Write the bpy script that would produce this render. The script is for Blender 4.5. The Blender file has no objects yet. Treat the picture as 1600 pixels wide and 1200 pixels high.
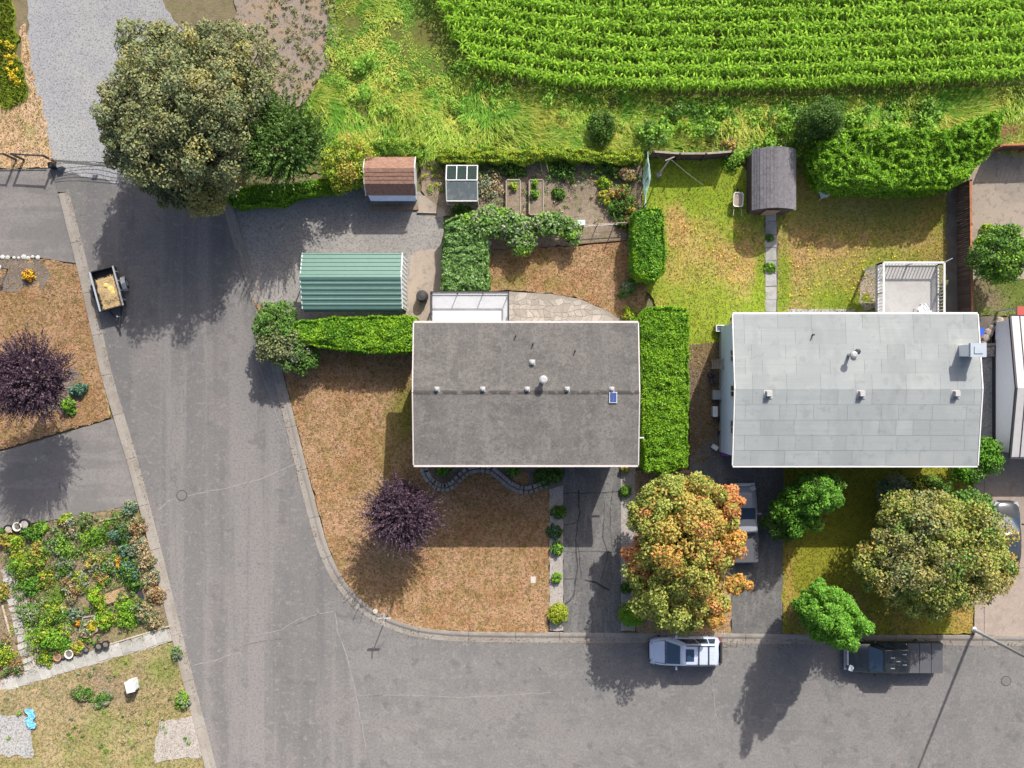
import bpy, math, random
import numpy as np
from mathutils import Vector, Matrix
from mathutils.geometry import delaunay_2d_cdt

C = bpy.context.scene.collection
S = bpy.context.scene
R = math.radians

# ------------------------------------------------------------------ camera, sky, sun, exposure
CAM_H = 64.0          # drone height in metres
PPM = 24.0            # survey scale on the ground, pixels of the photograph per metre
cam_d = bpy.data.cameras.new('drone_camera')
cam = bpy.data.objects.new('drone_camera', cam_d)
C.objects.link(cam)
cam.location = (0, 0, CAM_H)
cam.rotation_euler = (0, 0, 0)
cam_d.sensor_width = 36.0
cam_d.lens = 36.0 * CAM_H / (1600 / PPM)
cam_d.clip_start = 1.0
cam_d.clip_end = 3000.0
S.camera = cam

SUN_DIR = Vector((0.40, 1.0, 1.0)).normalized()
wd = bpy.data.worlds.new('World')
S.world = wd
wd.use_nodes = True
wn = wd.node_tree.nodes
bg = wn['Background']
sky = wn.new('ShaderNodeTexSky')
sky.sky_type = 'NISHITA'
sky.sun_disc = False
sky.dust_density = 4.0
sky.air_density = 0.8
sky.sun_elevation = math.asin(SUN_DIR.z)
sky.sun_rotation = math.atan2(SUN_DIR.x, SUN_DIR.y)
wd.node_tree.links.new(sky.outputs[0], bg.inputs[0])
bg.inputs[1].default_value = 0.15

sd = bpy.data.lights.new('sun', 'SUN')
sun = bpy.data.objects.new('sun', sd)
C.objects.link(sun)
sd.energy = 4.6
sd.angle = R(0.5)
sd.color = (1.0, 0.955, 0.88)
sun.rotation_euler = (-SUN_DIR).to_track_quat('-Z', 'Y').to_euler()
sun.location = (20, 40, 60)

S.view_settings.view_transform = 'Standard'
S.view_settings.look = 'None'
S.view_settings.gamma = 1.0
S.view_settings.use_curve_mapping = False
S.view_settings.exposure = 0.5

# ------------------------------------------------------------------ survey helper
def at(px, py, z=0.0):
    """Surveyed position: where the thing seen at photo point (px, py) stands, for height z."""
    k = 1 - z / CAM_H
    return Vector(((px - 800) / PPM * k, (600 - py) / PPM * k, z))
def at2(px, py, z=0.0):
    v = at(px, py, z)
    return (v.x, v.y)

# ------------------------------------------------------------------ materials
def mat(name, base, rough=0.85, layers=(), bump=None, metal=0.0, spec=0.3, rand=0.0,
        island=0.0, transl=0.0, coat=0.0, alpha=1.0, coords='world'):
    """layers: (kind, scale, lo, hi, colour, strength[, (angle, sx, sy)]) mixed over the base in order.
    kind: 'n' noise, 'v' voronoi cells, 'w' fine white noise, or the name of a point attribute."""
    m = bpy.data.materials.new(name)
    m.use_nodes = True
    nt = m.node_tree
    N, L = nt.nodes, nt.links
    bs = N['Principled BSDF']
    out = N['Material Output']
    if coords == 'world':
        geo = N.new('ShaderNodeNewGeometry')
        pos = geo.outputs['Position']
    else:
        tc = N.new('ShaderNodeTexCoord')
        pos = tc.outputs['Object']
    col = None
    def rgb(c):
        n = N.new('ShaderNodeRGB')
        n.outputs[0].default_value = (c[0], c[1], c[2], 1)
        return n.outputs[0]
    col = rgb(base)
    def mapped(st):
        mp = N.new('ShaderNodeMapping')
        mp.inputs['Rotation'].default_value = (0, 0, st[0])
        mp.inputs['Scale'].default_value = (st[1], st[2], 1)
        L.new(pos, mp.inputs['Vector'])
        return mp.outputs[0]
    for ly in layers:
        kind, sc, lo, hi, c, stg = ly[:6]
        if kind == 'n':                       # noise hugs 0.5: tighten the band
            lo, hi = .5 + (lo - .5) * .55, .5 + (hi - .5) * .55
        vec = mapped(ly[6]) if len(ly) > 6 else pos
        if kind == 'n':
            t = N.new('ShaderNodeTexNoise')
            t.inputs['Scale'].default_value = sc
            t.inputs['Detail'].default_value = 5 if sc < 20 else 2
            t.inputs['Roughness'].default_value = 0.62
            L.new(vec, t.inputs['Vector'])
            f = t.outputs['Fac']
        elif kind == 'v':
            t = N.new('ShaderNodeTexVoronoi')
            t.inputs['Scale'].default_value = sc
            L.new(vec, t.inputs['Vector'])
            sp = N.new('ShaderNodeSeparateColor')
            L.new(t.outputs['Color'], sp.inputs[0])
            f = sp.outputs[0]
        elif kind == 'island':
            g2 = N.new('ShaderNodeNewGeometry')
            f = g2.outputs['Random Per Island']
        else:
            t = N.new('ShaderNodeAttribute')
            t.attribute_name = kind
            f = t.outputs['Fac']
        mr = N.new('ShaderNodeMapRange')
        mr.interpolation_type = 'SMOOTHSTEP'
        mr.inputs[1].default_value = lo
        mr.inputs[2].default_value = hi
        mr.inputs[3].default_value = 0
        mr.inputs[4].default_value = stg
        L.new(f, mr.inputs[0])
        mx = N.new('ShaderNodeMix')
        mx.data_type = 'RGBA'
        L.new(mr.outputs[0], mx.inputs[0])
        L.new(col, mx.inputs[6])
        L.new(rgb(c), mx.inputs[7])
        col = mx.outputs[2]
    def scale_by(src, amt, col):
        mr = N.new('ShaderNodeMapRange')
        mr.inputs[3].default_value = 1 - amt
        mr.inputs[4].default_value = 1 + amt
        L.new(src, mr.inputs[0])
        mx = N.new('ShaderNodeVectorMath')
        mx.operation = 'SCALE'
        L.new(col, mx.inputs[0])
        L.new(mr.outputs[0], mx.inputs['Scale'])
        return mx.outputs[0]
    if rand:
        oi = N.new('ShaderNodeObjectInfo')
        col = scale_by(oi.outputs['Random'], rand, col)
    if island:
        g2 = N.new('ShaderNodeNewGeometry')
        col = scale_by(g2.outputs['Random Per Island'], island, col)
    L.new(col, bs.inputs['Base Color'])
    bs.inputs['Roughness'].default_value = rough
    bs.inputs['Metallic'].default_value = metal
    bs.inputs['Specular IOR Level'].default_value = spec
    if rough >= .85 and 'Diffuse Roughness' in bs.inputs:
        bs.inputs['Diffuse Roughness'].default_value = .9
    bs.inputs['Coat Weight'].default_value = coat
    bs.inputs['Coat Roughness'].default_value = 0.06
    if bump:
        t = N.new('ShaderNodeTexNoise')
        t.inputs['Scale'].default_value = bump[0]
        t.inputs['Detail'].default_value = 4
        L.new(pos, t.inputs['Vector'])
        b = N.new('ShaderNodeBump')
        b.inputs['Strength'].default_value = bump[1]
        b.inputs['Distance'].default_value = bump[2] if len(bump) > 2 else 0.03
        L.new(t.outputs['Fac'], b.inputs['Height'])
        L.new(b.outputs[0], bs.inputs['Normal'])
    if transl:
        tr = N.new('ShaderNodeBsdfTranslucent')
        L.new(col, tr.inputs['Color'])
        ms = N.new('ShaderNodeMixShader')
        ms.inputs[0].default_value = transl
        L.new(bs.outputs[0], ms.inputs[1])
        L.new(tr.outputs[0], ms.inputs[2])
        L.new(ms.outputs[0], out.inputs[0])
    if alpha < 1:
        tp = N.new('ShaderNodeBsdfTransparent')
        ms = N.new('ShaderNodeMixShader')
        ms.inputs[0].default_value = alpha
        L.new(tp.outputs[0], ms.inputs[1])
        L.new(bs.outputs[0], ms.inputs[2])
        L.new(ms.outputs[0], out.inputs[0])
    return m

ROAD_A = math.atan2(218, 828)
MT = {}
DZ = 2.6
# the road's wheel tracks run along each street; lighter and pinker bands
MT['asphalt'] = mat('weathered_asphalt', (0.158, 0.152, 0.147), 0.9, [
    ('n', 0.13, 0.42, 0.60, (0.186, 0.170, 0.164), 0.8),
    ('n', 0.5, 0.48, 0.66, (0.136, 0.135, 0.134), 0.6),
    ('n', 1.0, 0.47, 0.64, (0.208, 0.195, 0.188), 0.75, (-ROAD_A, 0.42, 0.016)),
    ('n', 1.0, 0.52, 0.66, (0.122, 0.118, 0.119), 0.6, (-ROAD_A + 0.03, 0.34, 0.02)),
    ('n', 1.8, 0.60, 0.76, (0.215, 0.205, 0.195), 0.55),
    ('n', 0.7, 0.66, 0.78, (0.100, 0.098, 0.097), 0.45),
    ('n', 3.6, 0.56, 0.80, (0.208, 0.200, 0.190), 0.5),
    ('n', 7.5, 0.42, 0.70, (0.108, 0.105, 0.103), 0.5)], (60, 0.25, 0.01))
MT['asphalt_east'] = mat('blotched_asphalt', (0.166, 0.160, 0.155), 0.9, [
    ('n', 0.16, 0.42, 0.60, (0.190, 0.178, 0.171), 0.8),
    ('n', 0.6, 0.48, 0.66, (0.140, 0.138, 0.136), 0.6),
    ('n', 1.0, 0.50, 0.66, (0.196, 0.188, 0.181), 0.45, (0.0, 0.05, 0.45)),
    ('n', 1.4, 0.58, 0.74, (0.218, 0.208, 0.198), 0.6),
    ('n', 3.2, 0.56, 0.78, (0.222, 0.214, 0.204), 0.5),
    ('n', 0.9, 0.66, 0.76, (0.095, 0.093, 0.092), 0.5),
    ('n', 7.5, 0.42, 0.70, (0.112, 0.109, 0.107), 0.5)], (60, 0.25, 0.01))
MT['asphalt_drive'] = mat('dark_driveway_asphalt', (0.125, 0.122, 0.120), 0.9, [
    ('n', 0.6, 0.42, 0.66, (0.165, 0.158, 0.150), 0.8),
    ('n', 1.0, 0.5, 0.64, (0.20, 0.195, 0.185), 0.55, (0, 1.4, 0.22)),
    ('n', 4.0, 0.55, 0.8, (0.09, 0.09, 0.09), 0.5),
    ('n', 8.0, 0.4, 0.75, (0.08, 0.08, 0.08), 0.60)], (60, 0.25, 0.01))
MT['asphalt_left'] = mat('faded_driveway_asphalt', (0.187, 0.172, 0.166), 0.9, [
    ('n', 0.35, 0.42, 0.62, (0.149, 0.143, 0.139), 0.8),
    ('n', 1.0, 0.5, 0.62, (0.232, 0.217, 0.203), 0.5, (0.207, 0.066, 0.497)),
    ('n', 3.0, 0.6, 0.8, (0.124, 0.121, 0.116), 0.4),
    ('n', 8.0, 0.4, 0.75, (0.124, 0.121, 0.116), 0.55)], (60, 0.25, 0.01))
MT['gravel'] = mat('pale_crushed_gravel', (0.289, 0.292, 0.300), 0.95, [
    ('n', 0.35, 0.40, 0.62, (0.335, 0.332, 0.324), 0.7),
    ('n', 9.0, 0.45, 0.75, (0.195, 0.195, 0.203), 0.6),
    ('v', 12.0, 0.5, 1.0, (0.390, 0.390, 0.382), 0.5),
    ('n', 9.0, 0.5, 0.8, (0.125, 0.125, 0.133), 0.6)], (22, 0.8, 0.03))
MT['gravel_yard'] = mat('worn_gravel_yard', (0.268, 0.257, 0.245), 0.95, [
    ('n', 0.4, 0.42, 0.62, (0.331, 0.310, 0.285), 0.7),
    ('n', 2.5, 0.5, 0.8, (0.217, 0.211, 0.199), 0.55),
    ('n', 14.0, 0.5, 0.8, (0.388, 0.365, 0.342), 0.5),
    ('n', 8.0, 0.45, 0.75, (0.148, 0.142, 0.137), 0.70)], (26, 0.6, 0.02))
MT['gravel_strip'] = mat('light_garden_gravel', (0.344, 0.310, 0.284), 0.95, [
    ('n', 2.0, 0.42, 0.66, (0.267, 0.245, 0.228), 0.7),
    ('v', 14.0, 0.45, 1.0, (0.447, 0.413, 0.387), 0.5),
    ('n', 9.0, 0.5, 0.78, (0.163, 0.150, 0.138), 0.6)], (20, 0.8, 0.03))
MT['concrete'] = mat('driveway_concrete', (0.355, 0.292, 0.245), 0.9, [
    ('n', 0.5, 0.42, 0.66, (0.298, 0.245, 0.207), 0.7),
    ('n', 3.0, 0.5, 0.8, (0.413, 0.342, 0.293), 0.5),
    ('n', 1.4, 0.62, 0.74, (0.224, 0.183, 0.150), 0.45),
    ('n', 8.0, 0.4, 0.8, (0.272, 0.226, 0.192), 0.60)], (40, 0.2, 0.01))
MT['kerb'] = mat('kerb_concrete', (0.275, 0.251, 0.223), 0.9, [
    ('n', 0.8, 0.42, 0.66, (0.234, 0.208, 0.181), 0.7),
    ('n', 8.0, 0.5, 0.8, (0.323, 0.295, 0.264), 0.5),
    ('n', 8.0, 0.5, 0.8, (0.165, 0.148, 0.129), 0.65),
    ('n', 0.5, 0.52, 0.66, (0.20, 0.175, 0.15), 0.55)], (40, 0.3, 0.01))
MT['slab'] = mat('path_slab_concrete', (0.35, 0.345, 0.32), 0.9, [
    ('n', 1.5, 0.42, 0.68, (0.27, 0.26, 0.235), 0.7),
    ('n', 9.0, 0.5, 0.8, (0.20, 0.2, 0.18), 0.4)], (30, 0.3, 0.01), rand=0.14)
MT['flag'] = mat('crazy_paving_stone', (0.38, 0.345, 0.305), 0.9, [
    ('n', 3.0, 0.42, 0.7, (0.31, 0.28, 0.25), 0.6),
    ('n', 9.0, 0.5, 0.8, (0.25, 0.22, 0.19), 0.4)], (30, 0.4, 0.01), rand=0.16)
MT['mortar'] = mat('paving_mortar', (0.29, 0.26, 0.225), 0.95, [('n', 12, .45, .75, (.21, .19, .165), .6)])
MT['soil'] = mat('dry_garden_soil', (0.24, 0.185, 0.135), 0.95, [
    ('n', 0.7, 0.42, 0.66, (0.32, 0.25, 0.19), 0.7),
    ('n', 3.5, 0.5, 0.75, (0.16, 0.125, 0.09), 0.6),
    ('n', 1.8, 0.58, 0.72, (0.13, 0.16, 0.05), 0.6),
    ('n', 16.0, 0.5, 0.8, (0.40, 0.33, 0.26), 0.6),
    ('n', 9.0, 0.5, 0.78, (0.10, 0.08, 0.06), 0.55)], (18, 0.9, 0.04))
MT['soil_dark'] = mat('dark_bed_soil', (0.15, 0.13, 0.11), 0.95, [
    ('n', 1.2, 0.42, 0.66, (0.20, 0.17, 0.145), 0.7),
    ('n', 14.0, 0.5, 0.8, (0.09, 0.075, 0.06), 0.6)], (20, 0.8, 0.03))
MT['dirt_yard'] = mat('bare_dirt_yard', (0.36, 0.30, 0.245), 0.95, [
    ('n', 0.5, 0.42, 0.66, (0.29, 0.25, 0.21), 0.8),
    ('n', 2.2, 0.55, 0.72, (0.20, 0.175, 0.145), 0.55),
    ('n', 14.0, 0.5, 0.8, (0.44, 0.385, 0.33), 0.5)], (20, 0.7, 0.03))
MT['scrub_dirt'] = mat('stony_waste_ground', (0.292, 0.239, 0.202), 0.95, [
    ('n', 0.8, 0.42, 0.66, (0.356, 0.253, 0.161), 0.7),
    ('n', 3.0, 0.56, 0.68, (0.098, 0.098, 0.041), 0.75),
    ('n', 12.0, 0.5, 0.8, (0.194, 0.158, 0.130), 0.6)], (16, 0.9, 0.04))

def lawn_mat(name, dry, dry2, dark, green, green2):
    # 'g' is how green the turf is, 's' how bare; both are the state of the grass itself
    return mat(name, dry, 0.95, [
        ('n', 0.28, 0.44, 0.60, (dry2[0]*1.12, dry2[1]*1.16, dry2[2]*1.3), 0.6),
        ('n', 0.9, 0.40, 0.68, dry2, 0.7),
        ('n', 1.6, 0.54, 0.70, (dark[0], dark[1]*1.25, dark[2]), 0.6),
        ('n', 5.5, 0.50, 0.72, (dry2[0]*1.3, dry2[1]*1.25, dry2[2]*1.15), 0.55),
        ('g', 1, 0.05, 0.90, green, 1.0),
        ('n', 1.2, 0.54, 0.70, green2, 0.22),
        ('s', 1, 0.1, 0.9, (0.25, 0.185, 0.13), 1.0),
        ('n', 4.0, 0.52, 0.72, (dark[0]*.6, dark[1]*.75, dark[2]*.6), 0.45),
        ('n', 7.5, 0.50, 0.70, (dark[0]*.5, dark[1]*.6, dark[2]*.5), 0.65)], (24, 0.7, 0.03), island=0.38)
MT['lawn_dry'] = lawn_mat('parched_lawn', (0.312, 0.172, 0.088), (0.380, 0.236, 0.136), (0.205, 0.125, 0.050), (0.19, 0.19, 0.025), (0.20, 0.17, 0.04))
MT['lawn_green'] = lawn_mat('patchy_lawn', (0.37, 0.215, 0.085), (0.40, 0.255, 0.105), (0.24, 0.20, 0.04), (0.182, 0.262, 0.014), (0.28, 0.27, 0.016))
MT['lawn_olive'] = lawn_mat('olive_lawn', (0.33, 0.20, 0.058), (0.35, 0.22, 0.07), (0.18, 0.14, 0.03), (0.195, 0.198, 0.014), (0.22, 0.205, 0.014))
MT['lawn_rough'] = lawn_mat('rough_lawn', (0.30, 0.225, 0.115), (0.34, 0.262, 0.145), (0.17, 0.145, 0.055), (0.135, 0.195, 0.028), (0.20, 0.205, 0.05))
MT['lawn_straw'] = lawn_mat('straw_lawn', (0.33, 0.215, 0.125), (0.375, 0.262, 0.165), (0.22, 0.145, 0.075), (0.17, 0.20, 0.03), (0.30, 0.22, 0.07))
MT['ground'] = mat('rough_ground', (0.21, 0.17, 0.10), 0.95, [
    ('n', 0.1, 0.42, 0.62, (0.12, 0.15, 0.035), 0.8),
    ('n', 2.0, 0.45, 0.7, (0.14, 0.12, 0.07), 0.6),
    ('n', 16.0, 0.5, 0.8, (0.08, 0.07, 0.04), 0.5)], (14, 0.9, 0.05))
MT['meadow_ground'] = mat('meadow_floor', (0.14, 0.175, 0.03), 0.95, [
    ('n', 0.5, 0.42, 0.62, (0.15, 0.145, 0.035), 0.8),
    ('n', 5.0, 0.5, 0.75, (0.05, 0.06, 0.015), 0.6)], (12, 0.9, 0.05))

def leafmat(name, a, b, c, alt=None, alt_scale=0.6, alt_lo=0.52, alt_hi=0.6, transl=0.30, rough=0.5, gain=1.22):
    a, b, c = [tuple(min(.75, v * gain) for v in q) for q in (a, b, c)]
    ly = [('island', 1, 0.0, 0.55, b, 1.0), ('island', 1, 0.55, 1.0, c, 1.0)]
    if alt:
        ly.append(('n', alt_scale, alt_lo, alt_hi, alt, 0.85))
    return mat(name, a, rough, ly, transl=transl, spec=0.2, island=0.18)

def plain(name, c, rough=0.6, metal=0.0, spec=0.4, coat=0.0, rand=0.0, grime=0.25, gs=3.0):
    return mat(name, c, rough, [('n', gs, 0.45, 0.75, (c[0]*.72, c[1]*.7, c[2]*.68), grime)], metal=metal, spec=spec, coat=coat, rand=rand, coords='object' if coat else 'world')

MT['white'] = plain('white_painted_trim', (0.56, 0.555, 0.54), 0.5)
MT['white_plastic'] = plain('white_plastic', (0.58, 0.60, 0.62), 0.4)
MT['fascia'] = plain('pale_fascia', (0.46, 0.42, 0.40), 0.6)
MT['wall_cream'] = plain('cream_siding', (0.55, 0.52, 0.46), 0.75)
MT['wall_blue'] = plain('pale_blue_siding', (0.66, 0.74, 0.95), 0.7, grime=0.12)
MT['wall_white'] = plain('white_stucco', (0.84, 0.82, 0.79), 0.8, grime=0.1)
MT['glass_dark'] = plain('dark_window_glass', (0.015, 0.018, 0.022), 0.08, spec=0.6, grime=0)
MT['frame_dark'] = plain('dark_metal_frame', (0.045, 0.043, 0.05), 0.5, metal=0.3)
MT['metal'] = plain('galvanised_metal', (0.42, 0.43, 0.44), 0.45, metal=0.6)
MT['metal_white'] = plain('weathered_vent_metal', (0.34, 0.34, 0.34), 0.55, metal=0.1)
MT['black'] = plain('black_painted_steel', (0.02, 0.02, 0.022), 0.5)
MT['rubber'] = plain('tyre_rubber', (0.018, 0.018, 0.018), 0.85)
MT['wood'] = mat('weathered_wood', (0.24, 0.165, 0.11), 0.85, [
    ('n', 5.0, 0.4, 0.7, (0.15, 0.10, 0.07), 0.7, (0, 1, 0.2))], rand=0.2)
MT['wood_dark'] = mat('dark_and_shaded_board', (0.085, 0.055, 0.045), 0.85, [
    ('n', 5.0, 0.4, 0.7, (0.05, 0.035, 0.03), 0.7)], rand=0.2)  # dark timber; on the long cedar fence it paints the boards' shaded face
MT['cedar'] = mat('orange_cedar_board', (0.33, 0.135, 0.06), 0.8, [
    ('n', 4.0, 0.4, 0.7, (0.22, 0.085, 0.04), 0.7)], rand=0.2)
MT['wood_pale'] = mat('bleached_timber', (0.37, 0.32, 0.26), 0.85, [
    ('n', 5.0, 0.4, 0.7, (0.27, 0.225, 0.18), 0.7)], rand=0.12)
MT['terracotta'] = plain('terracotta', (0.46, 0.19, 0.08), 0.8)
MT['bark'] = mat('tree_bark', (0.14, 0.11, 0.085), 0.95, [('n', 9.0, 0.4, 0.7, (0.07, 0.055, 0.045), 0.8)], (20, 0.8, 0.02))
MT['stone_white'] = plain('whitewashed_stone', (0.45, 0.44, 0.41), 0.85, rand=0.2, gs=9)
MT['block'] = plain('retaining_wall_block', (0.27, 0.26, 0.25), 0.9, rand=0.15, gs=8)

# ------------------------------------------------------------------ object helpers
WLOC = {}
def link(o):
    C.objects.link(o)
    return o
def tag(o, label=None, cat=None, group=None, kind=None):
    if label: o['label'] = label
    if cat: o['category'] = cat
    if group: o['group'] = group
    if kind: o['kind'] = kind
    return o
def thing(name, label, cat, loc=(0, 0, 0), rz=0.0, group=None, kind=None):
    o = link(bpy.data.objects.new(name, None))
    o.empty_display_size = 0.3
    o.location = loc
    o.rotation_euler = (0, 0, rz)
    WLOC[o.name] = Vector(loc)
    return tag(o, label, cat, group, kind)
def finish(name, me, mats, parent=None, org=None, smooth=False):
    o = link(bpy.data.objects.new(name, me))
    for m in (mats if isinstance(mats, (list, tuple)) else [mats]):
        me.materials.append(MT[m] if isinstance(m, str) else m)
    if smooth:
        me.polygons.foreach_set('use_smooth', [True] * len(me.polygons))
    if parent is not None:
        o.parent = parent
        WLOC[o.name] = WLOC[parent.name].copy()
    elif org is not None:
        o.location = org
        WLOC[o.name] = Vector(org)
    else:
        WLOC[o.name] = Vector((0, 0, 0))
    return o

class MB:
    def __init__(s):
        s.v, s.f, s.mi = [], [], []
    def add(s, vs, fs, mi=0):
        b = len(s.v)
        s.v += [tuple(v) for v in vs]
        s.f += [tuple(i + b for i in f) for f in fs]
        s.mi += [mi] * len(fs)
        return s
    def hexa(s, p, mi=0):
        """8 points: bottom ring of 4 (counter-clockwise seen from above), then top ring."""
        return s.add(p, [(3, 2, 1, 0), (4, 5, 6, 7), (0, 1, 5, 4), (1, 2, 6, 5), (2, 3, 7, 6), (3, 0, 4, 7)], mi)
    def box(s, c, d, rz=0.0, mi=0, taper=1.0):
        x, y, z = d[0] / 2, d[1] / 2, d[2] / 2
        cs, sn = math.cos(rz), math.sin(rz)
        p = []
        for zz, t in ((-z, 1.0), (z, taper)):
            for sx, sy in ((-1, -1), (1, -1), (1, 1), (-1, 1)):
                a, b = sx * x * t, sy * y * t
                p.append((c[0] + a * cs - b * sn, c[1] + a * sn + b * cs, c[2] + zz))
        return s.hexa(p, mi)
    def prism(s, poly, z0, z1, mi=0):
        n = len(poly)
        vs = [(p[0], p[1], z0) for p in poly] + [(p[0], p[1], z1) for p in poly]
        fs = [tuple(range(n - 1, -1, -1)), tuple(range(n, 2 * n))]
        fs += [(i, (i + 1) % n, n + (i + 1) % n, n + i) for i in range(n)]
        return s.add(vs, fs, mi)
    def bar(s, a, b, w, h=None, mi=0):
        """square bar from a to b"""
        h = h or w
        a, b = Vector(a), Vector(b)
        d = (b - a).normalized()
        up = Vector((0, 0, 1)) if abs(d.z) < 0.95 else Vector((0, 1, 0))
        sx = d.cross(up).normalized()
        sy = sx.cross(d).normalized()
        p = []
        for q in (a, b):
            for i, j in ((-1, -1), (1, -1), (1, 1), (-1, 1)):
                p.append(q + sx * (i * w / 2) + sy * (j * h / 2))
        return s.add(p, [(0, 1, 2, 3), (7, 6, 5, 4), (0, 4, 5, 1), (1, 5, 6, 2), (2, 6, 7, 3), (3, 7, 4, 0)], mi)
    def tube(s, pts, rad, n=8, mi=0, cap=True):
        pts = [Vector(p) for p in pts]
        if not isinstance(rad, (list, tuple)): rad = [rad] * len(pts)
        vs, fs = [], []
        for i, p in enumerate(pts):
            d = (pts[min(i + 1, len(pts) - 1)] - pts[max(i - 1, 0)])
            d = d.normalized() if d.length > 1e-9 else Vector((0, 0, 1))
            up = Vector((0, 0, 1)) if abs(d.z) < 0.9 else Vector((0, 1, 0))
            x = d.cross(up).normalized()
            y = x.cross(d).normalized()
            for k in range(n):
                a = 2 * math.pi * k / n
                vs.append(p + (x * math.cos(a) + y * math.sin(a)) * rad[i])
        for i in range(len(pts) - 1):
            for k in range(n):
                k2 = (k + 1) % n
                fs.append((i * n + k, i * n + k2, (i + 1) * n + k2, (i + 1) * n + k))
        if cap:
            fs.append(tuple(range(n)))
            fs.append(tuple((len(pts) - 1) * n + k for k in range(n - 1, -1, -1)))
        return s.add(vs, fs, mi)
    def lathe(s, c, prof, n=14, mi=0):
        vs, fs = [], []
        for r, z in prof:
            for k in range(n):
                a = 2 * math.pi * k / n
                vs.append((c[0] + r * math.cos(a), c[1] + r * math.sin(a), c[2] + z))
        for i in range(len(prof) - 1):
            for k in range(n):
                k2 = (k + 1) % n
                fs.append((i * n + k, i * n + k2, (i + 1) * n + k2, (i + 1) * n + k))
        fs.append(tuple(range(n - 1, -1, -1)))
        fs.append(tuple((len(prof) - 1) * n + k for k in range(n)))
        return s.add(vs, fs, mi)
    def loft(s, rings, mi=0, cap=True):
        n = len(rings[0])
        vs = [p for r in rings for p in r]
        fs = []
        for i in range(len(rings) - 1):
            for k in range(n):
                k2 = (k + 1) % n
                fs.append((i * n + k, i * n + k2, (i + 1) * n + k2, (i + 1) * n + k))
        if cap:
            fs.append(tuple(range(n - 1, -1, -1)))
            fs.append(tuple((len(rings) - 1) * n + k for k in range(n)))
        return s.add(vs, fs, mi)
    def mesh(s, name, off=(0, 0, 0)):
        me = bpy.data.meshes.new(name)
        me.from_pydata([(v[0] - off[0], v[1] - off[1], v[2] - off[2]) for v in s.v], [], s.f)
        me.polygons.foreach_set('material_index', s.mi)
        me.update()
        return me
    def build(s, name, mats, parent=None, org=None, smooth=False, local=False):
        """world coordinates in, unless local; org = origin of a top-level mesh thing"""
        off = (0, 0, 0)
        if not local:
            if parent is not None: off = WLOC[parent.name]
            elif org is not None: off = org
        return finish(name, s.mesh(name, off), mats, parent, org, smooth)

def fix_normals(o):
    import bmesh
    bm = bmesh.new(); bm.from_mesh(o.data)
    bmesh.ops.recalc_face_normals(bm, faces=bm.faces)
    bm.to_mesh(o.data); bm.free()
    return o

def np_mesh(name, V, F, off=(0, 0, 0), mi=None):
    V = np.asarray(V, dtype=np.float32) - np.asarray(off, dtype=np.float32)
    F = np.asarray(F, dtype=np.int32)
    me = bpy.data.meshes.new(name)
    me.vertices.add(len(V))
    me.vertices.foreach_set('co', V.ravel())
    k = F.shape[1]
    me.loops.add(F.size)
    me.loops.foreach_set('vertex_index', F.ravel())
    me.polygons.add(len(F))
    me.polygons.foreach_set('loop_start', np.arange(0, F.size, k, dtype=np.int32))
    if mi is not None:
        me.polygons.foreach_set('material_index', np.asarray(mi, dtype=np.int32))
    me.update(calc_edges=True)
    return me

def dup(root, loc=None, rz=None, label=None, cat=None, group=None):
    def cp(o, parent):
        c = o.copy(); C.objects.link(c)
        if parent is not None: c.parent = parent
        for ch in list(o.children): cp(ch, c)
        return c
    r = cp(root, None)
    if loc is not None: r.location = loc
    if rz is not None: r.rotation_euler = (0, 0, rz)
    tag(r, label, cat, group)
    return r
# ------------------------------------------------------------------ ground surfaces
rng = np.random.default_rng(7)
random.seed(7)

def inside(px, py, poly):
    n = len(poly)
    r = np.zeros(px.shape, bool)
    j = n - 1
    for i in range(n):
        xi, yi = poly[i]; xj, yj = poly[j]
        c = ((yi > py) != (yj > py)) & (px < (xj - xi) * (py - yi) / (yj - yi + 1e-12) + xi)
        r ^= c
        j = i
    return r
def smooth_noise(x, y, f=1.0, seed=0):
    g = np.random.default_rng(seed)
    s = np.zeros_like(x)
    for k in range(11):
        a = g.uniform(0, 6.28); q = f * g.uniform(0.45, 2.1); ph = g.uniform(0, 6.28)
        s = s + np.sin((x * math.cos(a) + y * math.sin(a)) * q + ph + .9 * np.sin((x * math.sin(a) - y * math.cos(a)) * q * .6 + ph * 2))
    return s / 11 ** 0.5
def ragged(poly, step=0.35, amp=0.05, seed=1):
    out = []
    n = len(poly)
    for i in range(n):
        a, b = np.array(poly[i]), np.array(poly[(i + 1) % n])
        L = np.linalg.norm(b - a)
        m = max(1, min(int(L / step), 400))
        for k in range(m):
            out.append(a + (b - a) * k / m)
    o = np.array(out)
    dx = smooth_noise(o[:, 0], o[:, 1], 5, seed) + .6 * smooth_noise(o[:, 0], o[:, 1], 14, seed + 5)
    dy = smooth_noise(o[:, 0], o[:, 1], 5, seed + 1) + .6 * smooth_noise(o[:, 0], o[:, 1], 14, seed + 6)
    o = o + np.stack([dx, dy], 1) * amp
    return [tuple(p) for p in o]
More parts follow.
